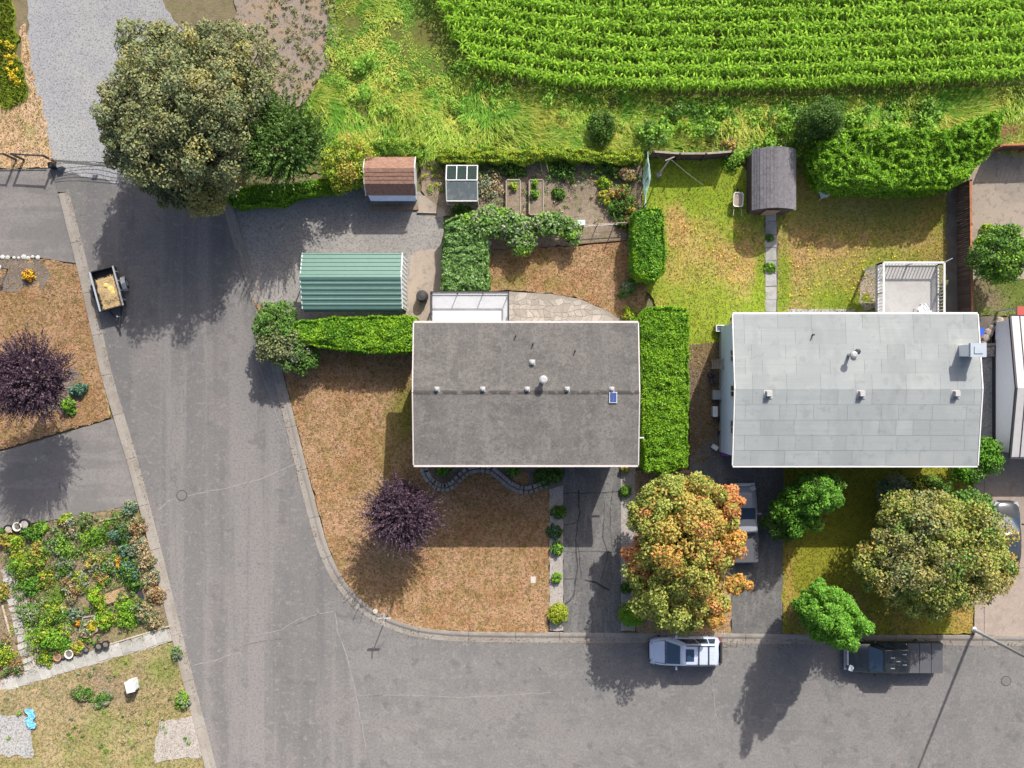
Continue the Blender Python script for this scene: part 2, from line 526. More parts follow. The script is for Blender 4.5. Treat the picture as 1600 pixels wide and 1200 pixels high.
def surf(name, pts, z, m, amp=0.0, label=None, skirt=True, world=False, kind='structure', parent=None):
    poly = pts if world else [at2(*p) for p in pts]
    if amp: poly = ragged(poly, 0.35, amp, int(abs(poly[0][0] * 37)) % 97)
    n = len(poly)
    r = delaunay_2d_cdt([Vector(p) for p in poly], [], [list(range(n))], 1, 1e-5)
    V = [(v.x, v.y, z) for v in r[0]]
    F = [tuple(f) for f in r[2]]
    b = len(V)
    if skirt:
        ar = sum(poly[i][0] * poly[(i + 1) % n][1] - poly[(i + 1) % n][0] * poly[i][1] for i in range(n))
        pl = poly if ar > 0 else poly[::-1]
        V += [(p[0], p[1], z) for p in pl] + [(p[0], p[1], -0.12) for p in pl]
        F += [(b + n + i, b + n + (i + 1) % n, b + (i + 1) % n, b + i) for i in range(n)]
    me = bpy.data.meshes.new(name)
    me.from_pydata(V, [], F); me.update()
    if me.polygons[0].normal.z < 0: me.flip_normals()
    o = finish(name, me, m, parent)
    return tag(o, label, kind=kind if parent is None else None)

# blades: tapering strips; arrays in, vertices and quads out
def blades(P, D, Lh, Wd, rise, seg=1):
    """P base (n,3), D horizontal lean direction (n,2) unit, Lh lean length, rise height, Wd width."""
    n = len(P)
    S2 = np.stack([-D[:, 1], D[:, 0]], 1)
    vs = []
    for k in range(seg + 1):
        t = k / seg
        w = Wd * (1 - 0.92 * t) * 0.5
        cx = P[:, :2] + D * (Lh * t ** 1.5)[:, None]
        z = P[:, 2] + rise * (t ** 0.8)
        for sgn in (-1, 1):
            q = np.empty((n, 3))
            q[:, :2] = cx + S2 * (sgn * w)[:, None]
            q[:, 2] = z
            vs.append(q)
    V = np.stack(vs, 1)
    m = 2 * (seg + 1)
    base = np.arange(n)[:, None] * m
    F = []
    for k in range(seg):
        F.append(base + np.array([2 * k, 2 * k + 1, 2 * k + 3, 2 * k + 2]))
    F = np.stack(F, 1).reshape(-1, 4)
    return V.reshape(-1, 3), F

def pts_in(poly, dens, g):
    a = np.array(poly)
    lo, hi = a.min(0), a.max(0)
    lo = np.maximum(lo, [-35, -27]); hi = np.minimum(hi, [35, 27])
    n = int(np.prod(np.maximum(hi - lo, 0)) * dens)
    p = g.uniform(lo, hi, (n, 2))
    return p[inside(p[:, 0], p[:, 1], poly)]

def lawn(name, pts, z, m, label, g0, s0=0.0, blobs=(), dens=110, blade=(0.04, 0.09), amp=0.05, world=False):
    """turf sheet with its own point values for green and bare, and short blades on it.
    blobs: (px, py, radius in px, green value or None, bare value or None, strength)"""
    poly = pts if world else [at2(*p) for p in pts]
    seed = int(abs(poly[0][0] * 91 + poly[0][1] * 13)) % 1000
    g = np.random.default_rng(seed)
    poly = ragged(poly, 0.3, amp, seed % 50)
    n = len(poly)
    inner = pts_in(poly, 7.0, g)
    verts = [Vector(p) for p in poly] + [Vector(p) for p in inner]
    r = delaunay_2d_cdt(verts, [], [list(range(n))], 1, 1e-5)
    V = np.array([(v.x, v.y, z) for v in r[0]])
    V[:, 2] += 0.012 * smooth_noise(V[:, 0], V[:, 1], 2.2, seed)
    F3 = np.array([f for f in r[2] if len(f) == 3])
    tz = V[F3]
    nz = np.cross(tz[:, 1] - tz[:, 0], tz[:, 2] - tz[:, 0])[:, 2]
    F3[nz < 0] = F3[nz < 0][:, ::-1]
    ar = sum(poly[i][0] * poly[(i + 1) % n][1] - poly[(i + 1) % n][0] * poly[i][1] for i in range(n))
    pl = np.array(poly if ar > 0 else poly[::-1])
    b = len(V)
    sk = np.concatenate([np.c_[pl, np.full(n, z)], np.c_[pl, np.full(n, -0.12)]])
    i = np.arange(n); j = (i + 1) % n
    q = np.stack([b + n + i, b + n + j, b + j, b + i], 1)
    F3 = np.concatenate([F3, q[:, [0, 1, 2]], q[:, [0, 2, 3]]])
    V = np.concatenate([V, sk])
    bp = pts_in(poly, dens, g)
    k = len(bp)
    B = np.c_[bp, np.full(k, z)]
    an = g.uniform(0, 6.283, k)
    bv, bf = blades(B, np.stack([np.cos(an), np.sin(an)], 1), g.uniform(.03, .10, k), g.uniform(.03, .085, k), g.uniform(blade[0], blade[1], k))
    bf3 = np.concatenate([bf[:, [0, 1, 2]], bf[:, [0, 2, 3]]]) + len(V)
    V = np.concatenate([V, bv]); F3 = np.concatenate([F3, bf3])
    X = V[:, 0] * PPM + 800; Y = 600 - V[:, 1] * PPM
    gg = np.full(len(V), float(g0)) + 0.10 * smooth_noise(V[:, 0], V[:, 1], 1.6, seed + 3) + 0.08 * smooth_noise(V[:, 0], V[:, 1], 4.5, seed + 4)
    ss = np.full(len(V), float(s0)) + 0.08 * smooth_noise(V[:, 0], V[:, 1], 2.5, seed + 5)
    wob = 1 + 0.22 * smooth_noise(V[:, 0], V[:, 1], 2.6, seed + 9)
    for bx, by, br, gv, sv, st in blobs:
        if isinstance(br, tuple): d2 = ((X - bx) / br[0]) ** 2 + ((Y - by) / br[1]) ** 2
        else: d2 = ((X - bx) ** 2 + (Y - by) ** 2) / br ** 2
        w = st * np.exp(-(d2 * wob ** 2) ** 1.5)
        if gv is not None: gg = gg * (1 - w) + gv * w
        if sv is not None: ss = ss * (1 - w) + sv * w
    me = np_mesh(name, V, F3)
    for nm, ar_ in (('g', gg), ('s', ss)):
        at_ = me.attributes.new(nm, 'FLOAT', 'POINT')
        at_.data.foreach_set('value', np.clip(ar_, 0, 1).astype(np.float32))
    o = finish(name, me, m)
    return tag(o, label, kind='structure')

# --- base sheet out to the horizon
mb = MB(); mb.add([(-700, -700, -.10), (700, -700, -.10), (700, 700, -.10), (-700, 700, -.10)], [(0, 1, 2, 3)])
tag(mb.build('ground', 'ground'), kind='structure')

# --- street: left lane runs down the picture, then turns right along the bottom
EDGE_L = [(104, 300), (137, 430), (172, 590), (212, 720), (246, 850), (283, 1000), (317, 1133), (352, 1270)]
EDGE_R = [(352, 322), (372, 392), (400, 472), (424, 560), (444, 640), (464, 722), (481, 790), (497, 850), (514, 893), (540, 932), (575, 963), (622, 986), (682, 997), (760, 1000), (1000, 1001), (1300, 1003), (1640, 1006)]
JOINT = [(523, 953), (527, 985), (541, 1020), (553, 1070), (566, 1133), (594, 1270)]
R_UP = [q for q in EDGE_R if q[1] < 935]; R_DN = [q for q in EDGE_R if q[1] > 935]
EDGE_MID = (548, 940)
road = surf('road', [(78, 262), (200, 285), (300, 300)] + R_UP + [EDGE_MID] + JOINT + EDGE_L[::-1] + [(90, 300)], 0.0, 'asphalt', label='grey asphalt street running down past the corner lot')
road_e = surf('road', [EDGE_MID] + R_DN + [(1640, 1270)] + JOINT[::-1], 0.0, 'asphalt_east', label='blotched asphalt street along the front of the two houses')
def seam(pts, w, m, name='crack', z=0.004, parent=None, wob=0.03):
    q = []
    for a, b in zip(pts[:-1], pts[1:]):
        a, b = Vector(at2(*a)), Vector(at2(*b))
        k = max(1, int((b - a).length / 0.4))
        q += [a.lerp(b, i / k) for i in range(k)]
    q.append(Vector(at2(*pts[-1])))
    q = [p + Vector((random.uniform(-wob, wob), random.uniform(-wob, wob))) for p in q]
    m_ = MB()
    L_, R_ = [], []
    for i, p in enumerate(q):
        d = (q[min(i + 1, len(q) - 1)] - q[max(i - 1, 0)]).normalized()
        nn = Vector((-d.y, d.x)) * w * random.uniform(.35, .65)
        L_.append((p.x + nn.x, p.y + nn.y, z)); R_.append((p.x - nn.x, p.y - nn.y, z))
    nq = len(q)
    m_.add(R_ + L_, [(i, i + 1, nq + i + 1, nq + i) for i in range(nq - 1)])
    return m_.build(name, m, parent)
MT['seal_pale'] = mat('pale_crack_filler', (0.250, 0.240, 0.228), 0.9, [('n', 3, .45, .7, (.18, .175, .168), .9)])
MT['crack'] = mat('open_crack', (0.075, 0.072, 0.07), 0.95, [('n', 6, .4, .65, (.17, .165, .16), .9)])
MT['crack_drive'] = mat('tarred_crack', (0.045, 0.045, 0.046), 0.95, [('n', 3, .45, .7, (.10, .10, .10), .9)])
for pts, w in (([(247, 797), (262, 783), (276, 778), (350, 763), (402, 750), (464, 724)], .055),
               ([(523, 953), (527, 985), (541, 1020), (553, 1070), (566, 1133), (572, 1170)], .055),
               ([(302, 1040), (340, 1030), (376, 1018)], .055), ([(405, 540), (400, 560), (452, 700)], .03),
               ([(400, 992), (440, 984), (470, 965), (524, 955)], .04), ([(555, 1086), (640, 1086), (720, 1090), (860, 1082)], .04),
               ([(1112, 1050), (1118, 1110), (1126, 1160)], .035)):
    seam(pts, w, 'seal_pale', 'pale_seam', parent=road if pts[0][0] < 550 else road_e)
for pts, w in (([(458, 978), (472, 972), (484, 966), (498, 959)], .05), ([(572, 1088), (598, 1087)], .05),
               ([(375, 1012), (392, 1005), (440, 998)], .03), ([(203, 590), (210, 600)], .06), ([(843, 1042), (846, 1047)], .12), ([(1113, 1080), (1114, 1088)], .07)):
    seam(pts, w, 'crack', 'crack', parent=road, z=.008)

# manholes: iron cover in a ring
def manhole(px, py, r, label):
    p = at(px, py, 0)
    t = thing('manhole', label, 'manhole', p)
    b = MB(); n = 28
    b.lathe((p.x, p.y, 0.0), [(r, 0.0), (r, .012), (r * .86, .012), (r * .86, .004)], n)
    b.build('ring', plain('manhole_ring' , (0.07, 0.068, 0.066), .7), t)
    b = MB(); b.lathe((p.x, p.y, 0.004), [(r * .82, 0), (r * .82, .014)], n)
    for i in range(-3, 4):
        w = math.sqrt(max(.05, .62 - (i * .2) ** 2)) * r * 1.6
        b.box((p.x + i * r * .2, p.y, .021), (r * .08, w, .006))
    b.build('cover', plain('manhole_cover', (0.14, 0.135, 0.13), .7), t)
manhole(284, 774, .36, 'round iron manhole cover alone in the middle of the asphalt street')
manhole(1572, 1064, .34, 'round worn manhole cover in the street right of the lamp post shadow')

# --- gravel lane at the top left and the entry yard by the green carport
surf('gravel_lane', [(40, -60), (215, -60), (330, 120), (360, 250), (300, 302), (200, 287), (92, 268), (78, 235), (70, 190), (48, 120)], .02, 'gravel', .08, 'pale gravel lane leading up to the wire gate')
surf('gravel_yard', [(356, 322), (470, 300), (575, 285), (655, 300), (692, 332), (697, 455), (640, 505), (470, 510), (402, 474), (374, 392)], .03, 'gravel_yard', .05, 'worn grey gravel yard round the green carport')
surf('dirt_patch', [(640, 395), (700, 385), (697, 470), (672, 505), (636, 500)], .036, 'dirt_yard', .09, 'bare brown dirt between carport and ivy hedge')
surf('dirt_patch', [(652, 306), (690, 300), (700, 335), (690, 342), (654, 333)], .036, 'dirt_yard', .07, 'bare dirt beside the greenhouse')
surf('waste_ground', [(360, -40), (520, -40), (525, 70), (500, 140), (440, 200), (400, 200), (380, 100)], .034, 'scrub_dirt', .15, 'stony waste ground behind the big olive tree')
# --- driveways on the left side
surf('driveway', [(-60, 268), (78, 264), (90, 302), (124, 412), (60, 402), (-60, 402)], .05, 'asphalt_left', .02, 'faded asphalt driveway below the black metal gate')
d2 = surf('driveway', [(-60, 722), (0, 706), (186, 652), (222, 786), (95, 810), (-60, 834)], .05, 'asphalt_left', .03, 'faded asphalt driveway beside the allotment garden')
seam([(93, 752), (95, 790)], .05, 'crack', 'crack', .056, d2)

# --- lawns
lawn('verge', [(-60, -60), (10, -60), (26, 60), (36, 120), (46, 158), (20, 168), (-60, 165)], .055, 'lawn_green', 'yellow-flowering green verge at the top left corner', .8, blobs=[(5, 150, 40, .9, None, .9)], dens=150, blade=(.15, .45), amp=.15)
lawn('dry_verge', [(-60, 160), (20, 164), (46, 155), (36, 110), (28, 40), (40, 40), (54, 130), (72, 190), (80, 240), (76, 262), (-60, 266)], .05, 'lawn_straw', 'parched grass verge between gate and gravel lane', .12, .05, [(20, 190, 30, .2, .4, .6), (40, 205, 14, .6, None, .7), (30, 150, 12, .9, None, .8)], amp=.1)
lawn('lawn_left', [(-60, 404), (62, 404), (122, 414), (128, 440), (160, 592), (173, 652), (0, 702), (-60, 718)], .08, 'lawn_dry', 'parched front lawn with purple plum tree on the left of the street', .06, 0, [(75, 490, (70, 34), .42, None, .6), (100, 425, 24, .35, None, .7), (45, 500, 10, .1, .7, .7), (120, 520, 60, .02, None, .6), (0, 480, 30, .25, None, .5)])
lawn('garden_ground', [(-60, 838), (95, 812), (204, 790), (232, 850), (270, 988), (-60, 1088)], .06, 'lawn_rough', 'allotment soil and grass between driveway and stone path', .25, .75, [(90, 925, 22, .9, .0, .9), (130, 1010, 30, .4, .8, .8), (230, 900, 30, .1, .75, .8), (190, 805, 40, .08, .45, .8), (80, 1040, 40, .5, .3, .8), (210, 1000, 40, .5, .3, .8)], dens=60, blade=(.05, .16))
lawn('lawn_corner', [(-60, 1100), (0, 1078), (272, 1002), (282, 1030), (306, 1133), (338, 1260), (-60, 1260)], .07, 'lawn_rough', 'mixed green and bare lawn with white utility box at the bottom left', .3, .2,
     [(190, 1080, 26, .1, .85, .9), (160, 1065, 34, .12, .85, .9), (60, 1060, 40, .1, .5, .7), (20, 1090, 30, .15, .6, .7), (215, 1060, 40, .15, .6, .7), (100, 1085, 50, .2, .55, .8), (30, 1075, 40, .08, .25, .8), (255, 1045, 26, .7, 0, .8), (190, 1028, 26, .55, 0, .7), (160, 1125, 26, .65, 0, .7), (235, 1120, 26, .3, .2, .6), (110, 1110, 40, .1, .4, .7), (30, 1100, 40, .05, .3, .7), (215, 1090, 36, .15, .35, .6), (110, 1045, 40, .2, .3, .7), (280, 1090, 22, .2, .4, .7), (10, 1120, 30, .4, .5, .7), (60, 1125, 30, .1, .4, .6)], blade=(.05, .14), dens=90)
surf('gravel_pad', [(-60, 1118), (30, 1116), (52, 1126), (50, 1180), (-60, 1180)], .105, 'gravel', .08, 'pale gravel patch under the blue tarp')
surf('gravel_pad', [(250, 1128), (302, 1118), (318, 1180), (240, 1190)], .105, 'gravel_strip', .08, 'pale gravel patch by the kerb at the bottom')
front = [(396, 470), (470, 520), (660, 540), (660, 735), (858, 740), (858, 988), (760, 988), (684, 985), (626, 974), (583, 952), (551, 923), (527, 886), (511, 846), (495, 787), (477, 718), (457, 637), (437, 556)]
lawn('front_lawn', front, .085, 'lawn_dry', 'parched corner lawn in front of the grey-roofed house', .07, 0,
     [(632, 645, (26, 50), .95, None, .9), (610, 690, (22, 60), .5, None, .8), (560, 650, 26, .3, .1, .6), (490, 690, (20, 80), .05, .4, .6), (555, 760, 50, .30, None, .6), (595, 770, 30, .4, None, .5),
      (690, 890, (70, 40), .22, None, .5), (780, 900, 60, .18, None, .5), (730, 800, 60, .1, .15, .6), (840, 860, (14, 100), .3, None, .4), (700, 950, 60, .1, None, .5), (560, 900, 40, .3, .1, .5), (840, 985, 30, .0, .3, .5), (480, 640, (16, 40), .3, .35, .6), (520, 720, 30, .22, .3, .5), (550, 830, (20, 60), .05, .3, .5), (640, 960, (50, 16), .1, .35, .5), (800, 830, 50, .25, None, .5), (740, 950, 40, .3, None, .4), (600, 610, 30, .3, None, .5)])
lawn('back_lawn', [(762, 392), (905, 384), (990, 375), (1003, 330), (1012, 440), (1000, 520), (970, 498), (948, 485), (905, 466), (860, 458), (795, 453), (760, 455)], .085, 'lawn_dry', 'orange dry back lawn between vegetable plot and paved patio', .1, .05,
     [(940, 420, (40, 40), .0, .1, .8), (830, 405, 30, .4, None, .6), (800, 440, (40, 14), .65, None, .8), (870, 438, 20, .6, None, .6), (990, 450, 26, .5, .5, .7), (775, 395, 20, .2, .8, .8)])
lawn('back_lawn_green', [(1004, 246), (1150, 246), (1190, 300), (1197, 340), (1196, 490), (1140, 496), (1136, 532), (1078, 540), (1040, 500), (1003, 440)], .082, 'lawn_green', 'mottled back lawn left of the slab path', .72, 0,
     [(1090, 310, (60, 24), .98, None, .9), (1060, 290, 40, .95, None, .8), (1130, 260, 40, .8, None, .7), (1055, 355, (22, 44), .05, .1, .85), (1105, 395, 46, .2, None, .75), (1150, 420, 40, .05, .05, .8), (1172, 385, 28, .1, None, .7), (1080, 440, 24, .15, None, .6), (1100, 480, 60, .75, None, .7), (1130, 520, 30, .85, .1, .7), (1190, 450, (10, 60), .95, None, .8), (1045, 420, 20, .2, .1, .6)])
lawn('back_lawn_yellow', [(1214, 325), (1236, 250), (1290, 250), (1478, 270), (1478, 492), (1214, 492)], .082, 'lawn_green', 'yellow and orange weedy lawn right of the slab path', .42, 0,
     [(1265, 385, (50, 34), .0, .05, .9), (1330, 372, 34, .02, None, .85), (1395, 378, (60, 18), .12, None, .8), (1240, 430, (18, 40), .1, None, .7), (1300, 430, (60, 26), .45, None, .6), (1320, 470, (70, 20), .95, None, .8), (1225, 440, (12, 60), .9, None, .8), (1380, 400, 40, .85, None, .5), (1350, 330, (120, 40), .55, .4, .8), (1290, 350, 30, .4, .3, .6)])
lawn('side_yard', [(1074, 530), (1136, 530), (1140, 700), (1078, 730)], .079, 'lawn_dry', 'bare strip between tall hedge and white-roofed house', .25, .75, [(1110, 560, 20, .35, .3, .8), (1084, 620, 20, .1, .9, .8), (1105, 640, 16, .3, .4, .6), (1095, 540, 24, .5, .3, .6)])
lawn('maple_bed', [(992, 735), (1078, 735), (1112, 772), (1141, 860), (1143, 990), (992, 990)], .079, 'lawn_dry', 'bare dry strip under the orange maple', .2, .55, [(1130, 960, 26, .2, .3, .8), (1110, 980, 30, .1, .35, .7)], dens=90)
lawn('lawn_right', [(1222, 728), (1520, 728), (1520, 990), (1222, 990)], .082, 'lawn_olive', 'green front lawn of the white-roofed house', .88, 0,
     [(1232, 900, (12, 90), .15, .1, .8), (1300, 880, 60, .98, None, .8), (1498, 770, (16, 50), .35, None, .8), (1500, 960, (26, 40), .1, .15, .85), (1420, 970, 50, .45, .3, .7), (1340, 930, 30, .6, .1, .6), (1300, 985, 60, .2, .5, .6)])
lawn('neighbour_lawn', [(1518, 436), (1660, 436), (1660, 494), (1518, 494)], .08, 'lawn_rough', 'small lawn patch behind the far right building', .75, .1, [(1530, 450, 20, .3, .7, .8), (1548, 470, 14, .2, .8, .7)])
# --- garden soil and other yards
veg = surf('vegetable_plot', [(655, 250), (1003, 246), (1003, 330), (990, 372), (905, 382), (762, 392), (745, 345), (700, 335), (660, 300)], .05, 'soil', .06, 'dry vegetable plot with two raised beds')
surf('neighbour_yard', [(1512, 230), (1660, 222), (1660, 438), (1516, 438)], .05, 'dirt_yard', .04, 'bare dirt yard behind the dark board fence')
surf('fence_shadow_strip', [(1472, 285), (1514, 285), (1518, 495), (1474, 495)], .07, 'soil_dark', .04, 'ground strip painted dark for the shadow of the board fence')  # dark ground colour stands for the shadow the fence casts
surf('soil_patch', [(1518, 494), (1660, 494), (1660, 570), (1545, 560), (1518, 540)], .06, 'soil_dark', .06, 'dark soil corner behind the white-roofed house')
surf('side_passage', [(1500, 530), (1600, 545), (1600, 720), (1500, 720)], .066, 'gravel_yard', .02, 'narrow paved passage between the two houses on the right')
dr = surf('driveway', [(1078, 716), (1124, 670), (1150, 690), (1224, 728), (1222, 990), (1143, 990), (1141, 860), (1112, 772), (1076, 742)], .086, 'asphalt_drive', .02, 'dark asphalt driveway under the grey pickup')
dc = surf('concrete_driveway', [(1520, 716), (1670, 716), (1670, 994), (1522, 992)], .078, 'concrete', .01, 'pale concrete driveway on the far right')
seam([(1537, 715), (1537, 992)], .04, 'crack', 'joint', .083, dc, .005)
seam([(1527, 888), (1670, 886)], .03, 'crack', 'joint', .083, dc, .005)
dl = surf('driveway', [(880, 690), (970, 690), (970, 990), (880, 990)], .092, 'asphalt_drive', .015, 'cracked dark driveway below the grey-roofed house')
for pts, w in (([(903, 765), (905, 800), (899, 840), (902, 880), (897, 930)], .09), ([(882, 771), (930, 770), (968, 769)], .06), ([(881, 820), (902, 818)], .05), ([(897, 930), (882, 945)], .10), ([(880, 903), (902, 905)], .05),
               ([(914, 907), (930, 909), (945, 918), (952, 921)], .12), ([(945, 780), (942, 840), (950, 870), (938, 905)], .05), ([(957, 760), (952, 820), (958, 860)], .04), ([(908, 905), (903, 850)], .05), ([(881, 862), (965, 862)], .04)):
    seam(pts, w, 'crack_drive', 'crack', .098, dl, .05)
surf('gravel_bed', [(858, 740), (880, 740), (880, 985), (859, 985)], .088, 'gravel_strip', .02, 'gravel planting strip left of the cracked driveway')
surf('gravel_bed', [(970, 728), (993, 728), (992, 985), (970, 985)], .088, 'gravel_strip', .02, 'gravel planting strip right of the cracked driveway')
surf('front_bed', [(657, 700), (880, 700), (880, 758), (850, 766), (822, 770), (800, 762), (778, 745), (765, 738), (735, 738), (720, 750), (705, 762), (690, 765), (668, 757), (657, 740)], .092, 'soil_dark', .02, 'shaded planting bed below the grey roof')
surf('round_bed', [(1344, 440), (1352, 424), (1372, 420), (1374, 480), (1350, 486), (1342, 470)], .09, 'dirt_yard', .03, 'round bare bed beside the raised white deck')
surf('flower_bed', [(-60, 405), (62, 405), (75, 420), (80, 432), (72, 448), (56, 459), (0, 455), (-60, 455)], .088, 'soil_dark', .05, 'dark flower bed in the left lawn')
surf('tree_bed', [(70, 600), (100, 574), (122, 578), (131, 595), (128, 622), (114, 640), (70, 650)], .088, 'soil_dark', .03, 'dark planting ring round the left purple tree')
surf('straw_heap', [(1470, 175), (1520, 175), (1515, 215), (1475, 222)], .05, 'dirt_yard', .12, 'dry straw-covered earth behind the cedar hedge')
surf('straw_heap', [(1545, 195), (1660, 190), (1660, 228), (1540, 232)], .05, 'dirt_yard', .12, 'dry straw-covered earth behind the orange board fence')
surf('meadow_ground', [(440, 210), (510, 140), (530, 60), (520, -60), (1680, -60), (1680, 235), (1540, 235), (1480, 300), (1280, 300), (1150, 250), (1003, 250), (655, 255), (560, 290), (460, 260)], .03, 'meadow_ground', .1, 'wild meadow floor behind the gardens')

# --- kerbs: rolled concrete kerb and gutter, cast in sections with open joints
def kerb(edge, side, label, z_top=.13):
    """edge: road edge in photo points; side +1 = lot lies to the left of travel"""
    p = [Vector(at2(*q)) for q in edge]
    cum = [0.0]
    for a, b in zip(p[:-1], p[1:]): cum.append(cum[-1] + (b - a).length)
    def ev(s):
        s = min(max(s, 0), cum[-1])
        for i in range(len(p) - 1):
            if s <= cum[i + 1]: return p[i].lerp(p[i + 1], (s - cum[i]) / max(cum[i + 1] - cum[i], 1e-6))
        return p[-1]
    def sm(s):  # rounded centre line
        return (ev(s - 1.2) + ev(s - .6) + ev(s) + ev(s + .6) + ev(s + 1.2)) / 5 if 1.2 < s < cum[-1] - 1.2 else ev(s)
    t = thing('kerb', label, None, (0, 0, 0), kind='structure')
    prof = [(-.16, -.05), (-.16, .012), (.16, .016), (.30, z_top - .02), (.36, z_top), (.50, z_top), (.52, z_top - .02), (.52, -.08)]
    s = 0.0
    while s < cum[-1] - .3:
        e = min(s + random.uniform(2.6, 3.4), cum[-1])
        rings = []
        k = max(2, int((e - s) / .5))
        for i in range(k + 1):
            u = s + .012 + (e - s - .024) * i / k
            c = sm(u); d = (sm(u + .1) - sm(u - .1)).normalized()
            nn = Vector((-d.y, d.x)) * side
            rings.append([(c.x + nn.x * o_, c.y + nn.y * o_, z) for o_, z in (prof if side < 0 else prof[::-1])])
        mk = MB(); mk.loft(rings)
        fix_normals(mk.build('kerb_stone', 'kerb', t))
        s = e
    return t
kerb(EDGE_L, -1, 'concrete kerb and gutter along the left side of the street')
kerb(EDGE_R, +1, 'concrete kerb and gutter sweeping round the corner lot')

# leaf litter and grit along the gutters
g = np.random.default_rng(33)
def litter(name, label, edge, side, n, m, lo, hi, sz, seed):
    g = np.random.default_rng(seed)
    e = np.array([at2(*q) for q in edge]); d = np.diff(e, axis=0); L_ = np.linalg.norm(d, axis=1); cum = np.r_[0, np.cumsum(L_)]
    u = g.uniform(0, cum[-1], n); u = u[smooth_noise(u, u * 0, .9, seed) + .6 * g.normal(0, 1, n) > -.1]
    k = np.clip(np.searchsorted(cum, u) - 1, 0, len(L_) - 1); f_ = (u - cum[k]) / L_[k]
    nn = np.stack([-d[k, 1], d[k, 0]], 1) / L_[k][:, None] * side
    xy = e[k] + d[k] * f_[:, None] + nn * g.uniform(lo, hi, len(u))[:, None]
    P_ = np.c_[xy, np.full(len(u), .03)]
    nrm = g.normal(0, .25, (len(u), 3)) + [0, 0, 1]; nrm /= np.linalg.norm(nrm, axis=1, keepdims=True)
    dd = g.normal(0, 1, (len(u), 3)); dd -= nrm * (dd * nrm).sum(1, keepdims=True); dd /= np.linalg.norm(dd, axis=1, keepdims=True)
    sd = np.cross(nrm, dd); s_ = g.uniform(.5, 1.4, (len(u), 1)) * sz
    V = np.stack([P_ - dd * s_, P_ + sd * s_ * .6, P_ + dd * s_, P_ - sd * s_ * .6], 1).reshape(-1, 3)
    F = np.arange(len(V)).reshape(-1, 4)
    return tag(finish(name, np_mesh(name, V, F), m), label, kind='stuff')
MT['litter'] = mat('dry_leaf_litter', (.22, .14, .07), .9, [('island', 1, 0, 1, (.10, .075, .045), 1)], island=.4)
MT['grit'] = mat('gutter_grit', (.30, .28, .26), .95, [('island', 1, 0, 1, (.09, .085, .08), 1)], island=.4)
litter('leaf_litter', 'dry leaves gathered in the gutter round the corner lot', EDGE_R[:15], 1, 900, 'litter', -.25, .25, .045, 34)
litter('leaf_litter', 'orange and brown leaves in the gutter under the maples', [(900, 1001), (1640, 1006)], 1, 900, 'litter', -.4, .3, .05, 35)
litter('leaf_litter', 'dry leaves and grit in the left gutter', EDGE_L, -1, 900, 'litter', -.2, .25, .04, 36)
litter('grit', 'loose grit washed along the street edges', EDGE_R, 1, 2500, 'grit', -.9, .1, .03, 37)
litter('grit', 'loose grit along the left side of the street', EDGE_L, -1, 1500, 'grit', -.8, .1, .03, 38)

# --- stone and slab paths, each slab its own piece
def slab_row(parent, a, b, w, n, m, name, z0, z1, gap=.03, jit=.03):
    a, b = Vector(at2(*a)), Vector(at2(*b))
    d = (b - a); L_ = d.length; d.normalize(); nn = Vector((-d.y, d.x))
    for i in range(n):
        s0 = L_ * i / n + gap / 2; s1 = L_ * (i + 1) / n - gap / 2
        q = [a + d * s0 - nn * w / 2, a + d * s1 - nn * w / 2, a + d * s1 + nn * w / 2, a + d * s0 + nn * w / 2]
        q = [v + Vector((random.uniform(-jit, jit), random.uniform(-jit, jit))) for v in q]
        mb_ = MB(); mb_.prism([(v.x, v.y) for v in q], z0, z1 + random.uniform(-.008, .008))
        mb_.build(name, m, parent)
pth = surf('slab_path', [(1193, 322), (1215, 322), (1215, 492), (1193, 492)], .075, 'soil_dark', .02, 'narrow concrete slab path from dark shed to white-roofed house')
slab_row(pth, (1204, 326), (1204, 488), .70, 8, 'slab', 'slab', .04, .10)
pth = surf('back_path', [(1214, 483), (1335, 483), (1335, 496), (1214, 496)], .086, 'slab', .01, 'narrow concrete strip behind the white-roofed house')
pth = surf('garden_path', [(-40, 1078), (8, 1060), (52, 1052), (20, 935), (2, 890), (14, 884), (40, 930), (60, 1000), (72, 1046), (272, 980), (274, 1000), (0, 1082), (-40, 1094)], .07, 'gravel_strip', .03, 'stone path along the lower edge of the allotment garden')
slab_row(pth, (8, 1069), (262, 991), .84, 14, 'slab', 'slab', .04, .10, .05, .05)
slab_row(pth, (12, 900), (46, 1048), .60, 13, 'slab', 'slab', .04, .10, .12, .07)

# crazy-paved patio behind the grey-roofed house
pat_px = [(760, 454), (860, 459), (905, 467), (950, 486), (974, 500), (974, 530), (760, 530)]
pat = surf('patio', pat_px, .075, 'mortar', .01, 'beige crazy-paved patio behind the grey-roofed house')
pw = [at2(*q) for q in pat_px]
gx = np.arange(-2.0, 7.6, .40); gy = np.arange(2.6, 6.4, .36)
J = np.array([[(x + (.18 if j % 2 else 0) + random.uniform(-.17, .17), y + random.uniform(-.16, .16)) for x in gx] for j, y in enumerate(gy)])
for j in range(len(gy) - 1):
    for i in range(len(gx) - 1):
        q = np.array([J[j, i], J[j, i + 1], J[j + 1, i + 1], J[j + 1, i]])
        c = q.mean(0)
        q = c + (q - c) * .90
        if not inside(q[:, 0], q[:, 1], pw).all(): continue
        mb_ = MB(); mb_.prism([tuple(v) for v in q], .05, .088 + random.uniform(-.004, .005))
        mb_.build('paving_stone', 'flag', pat)

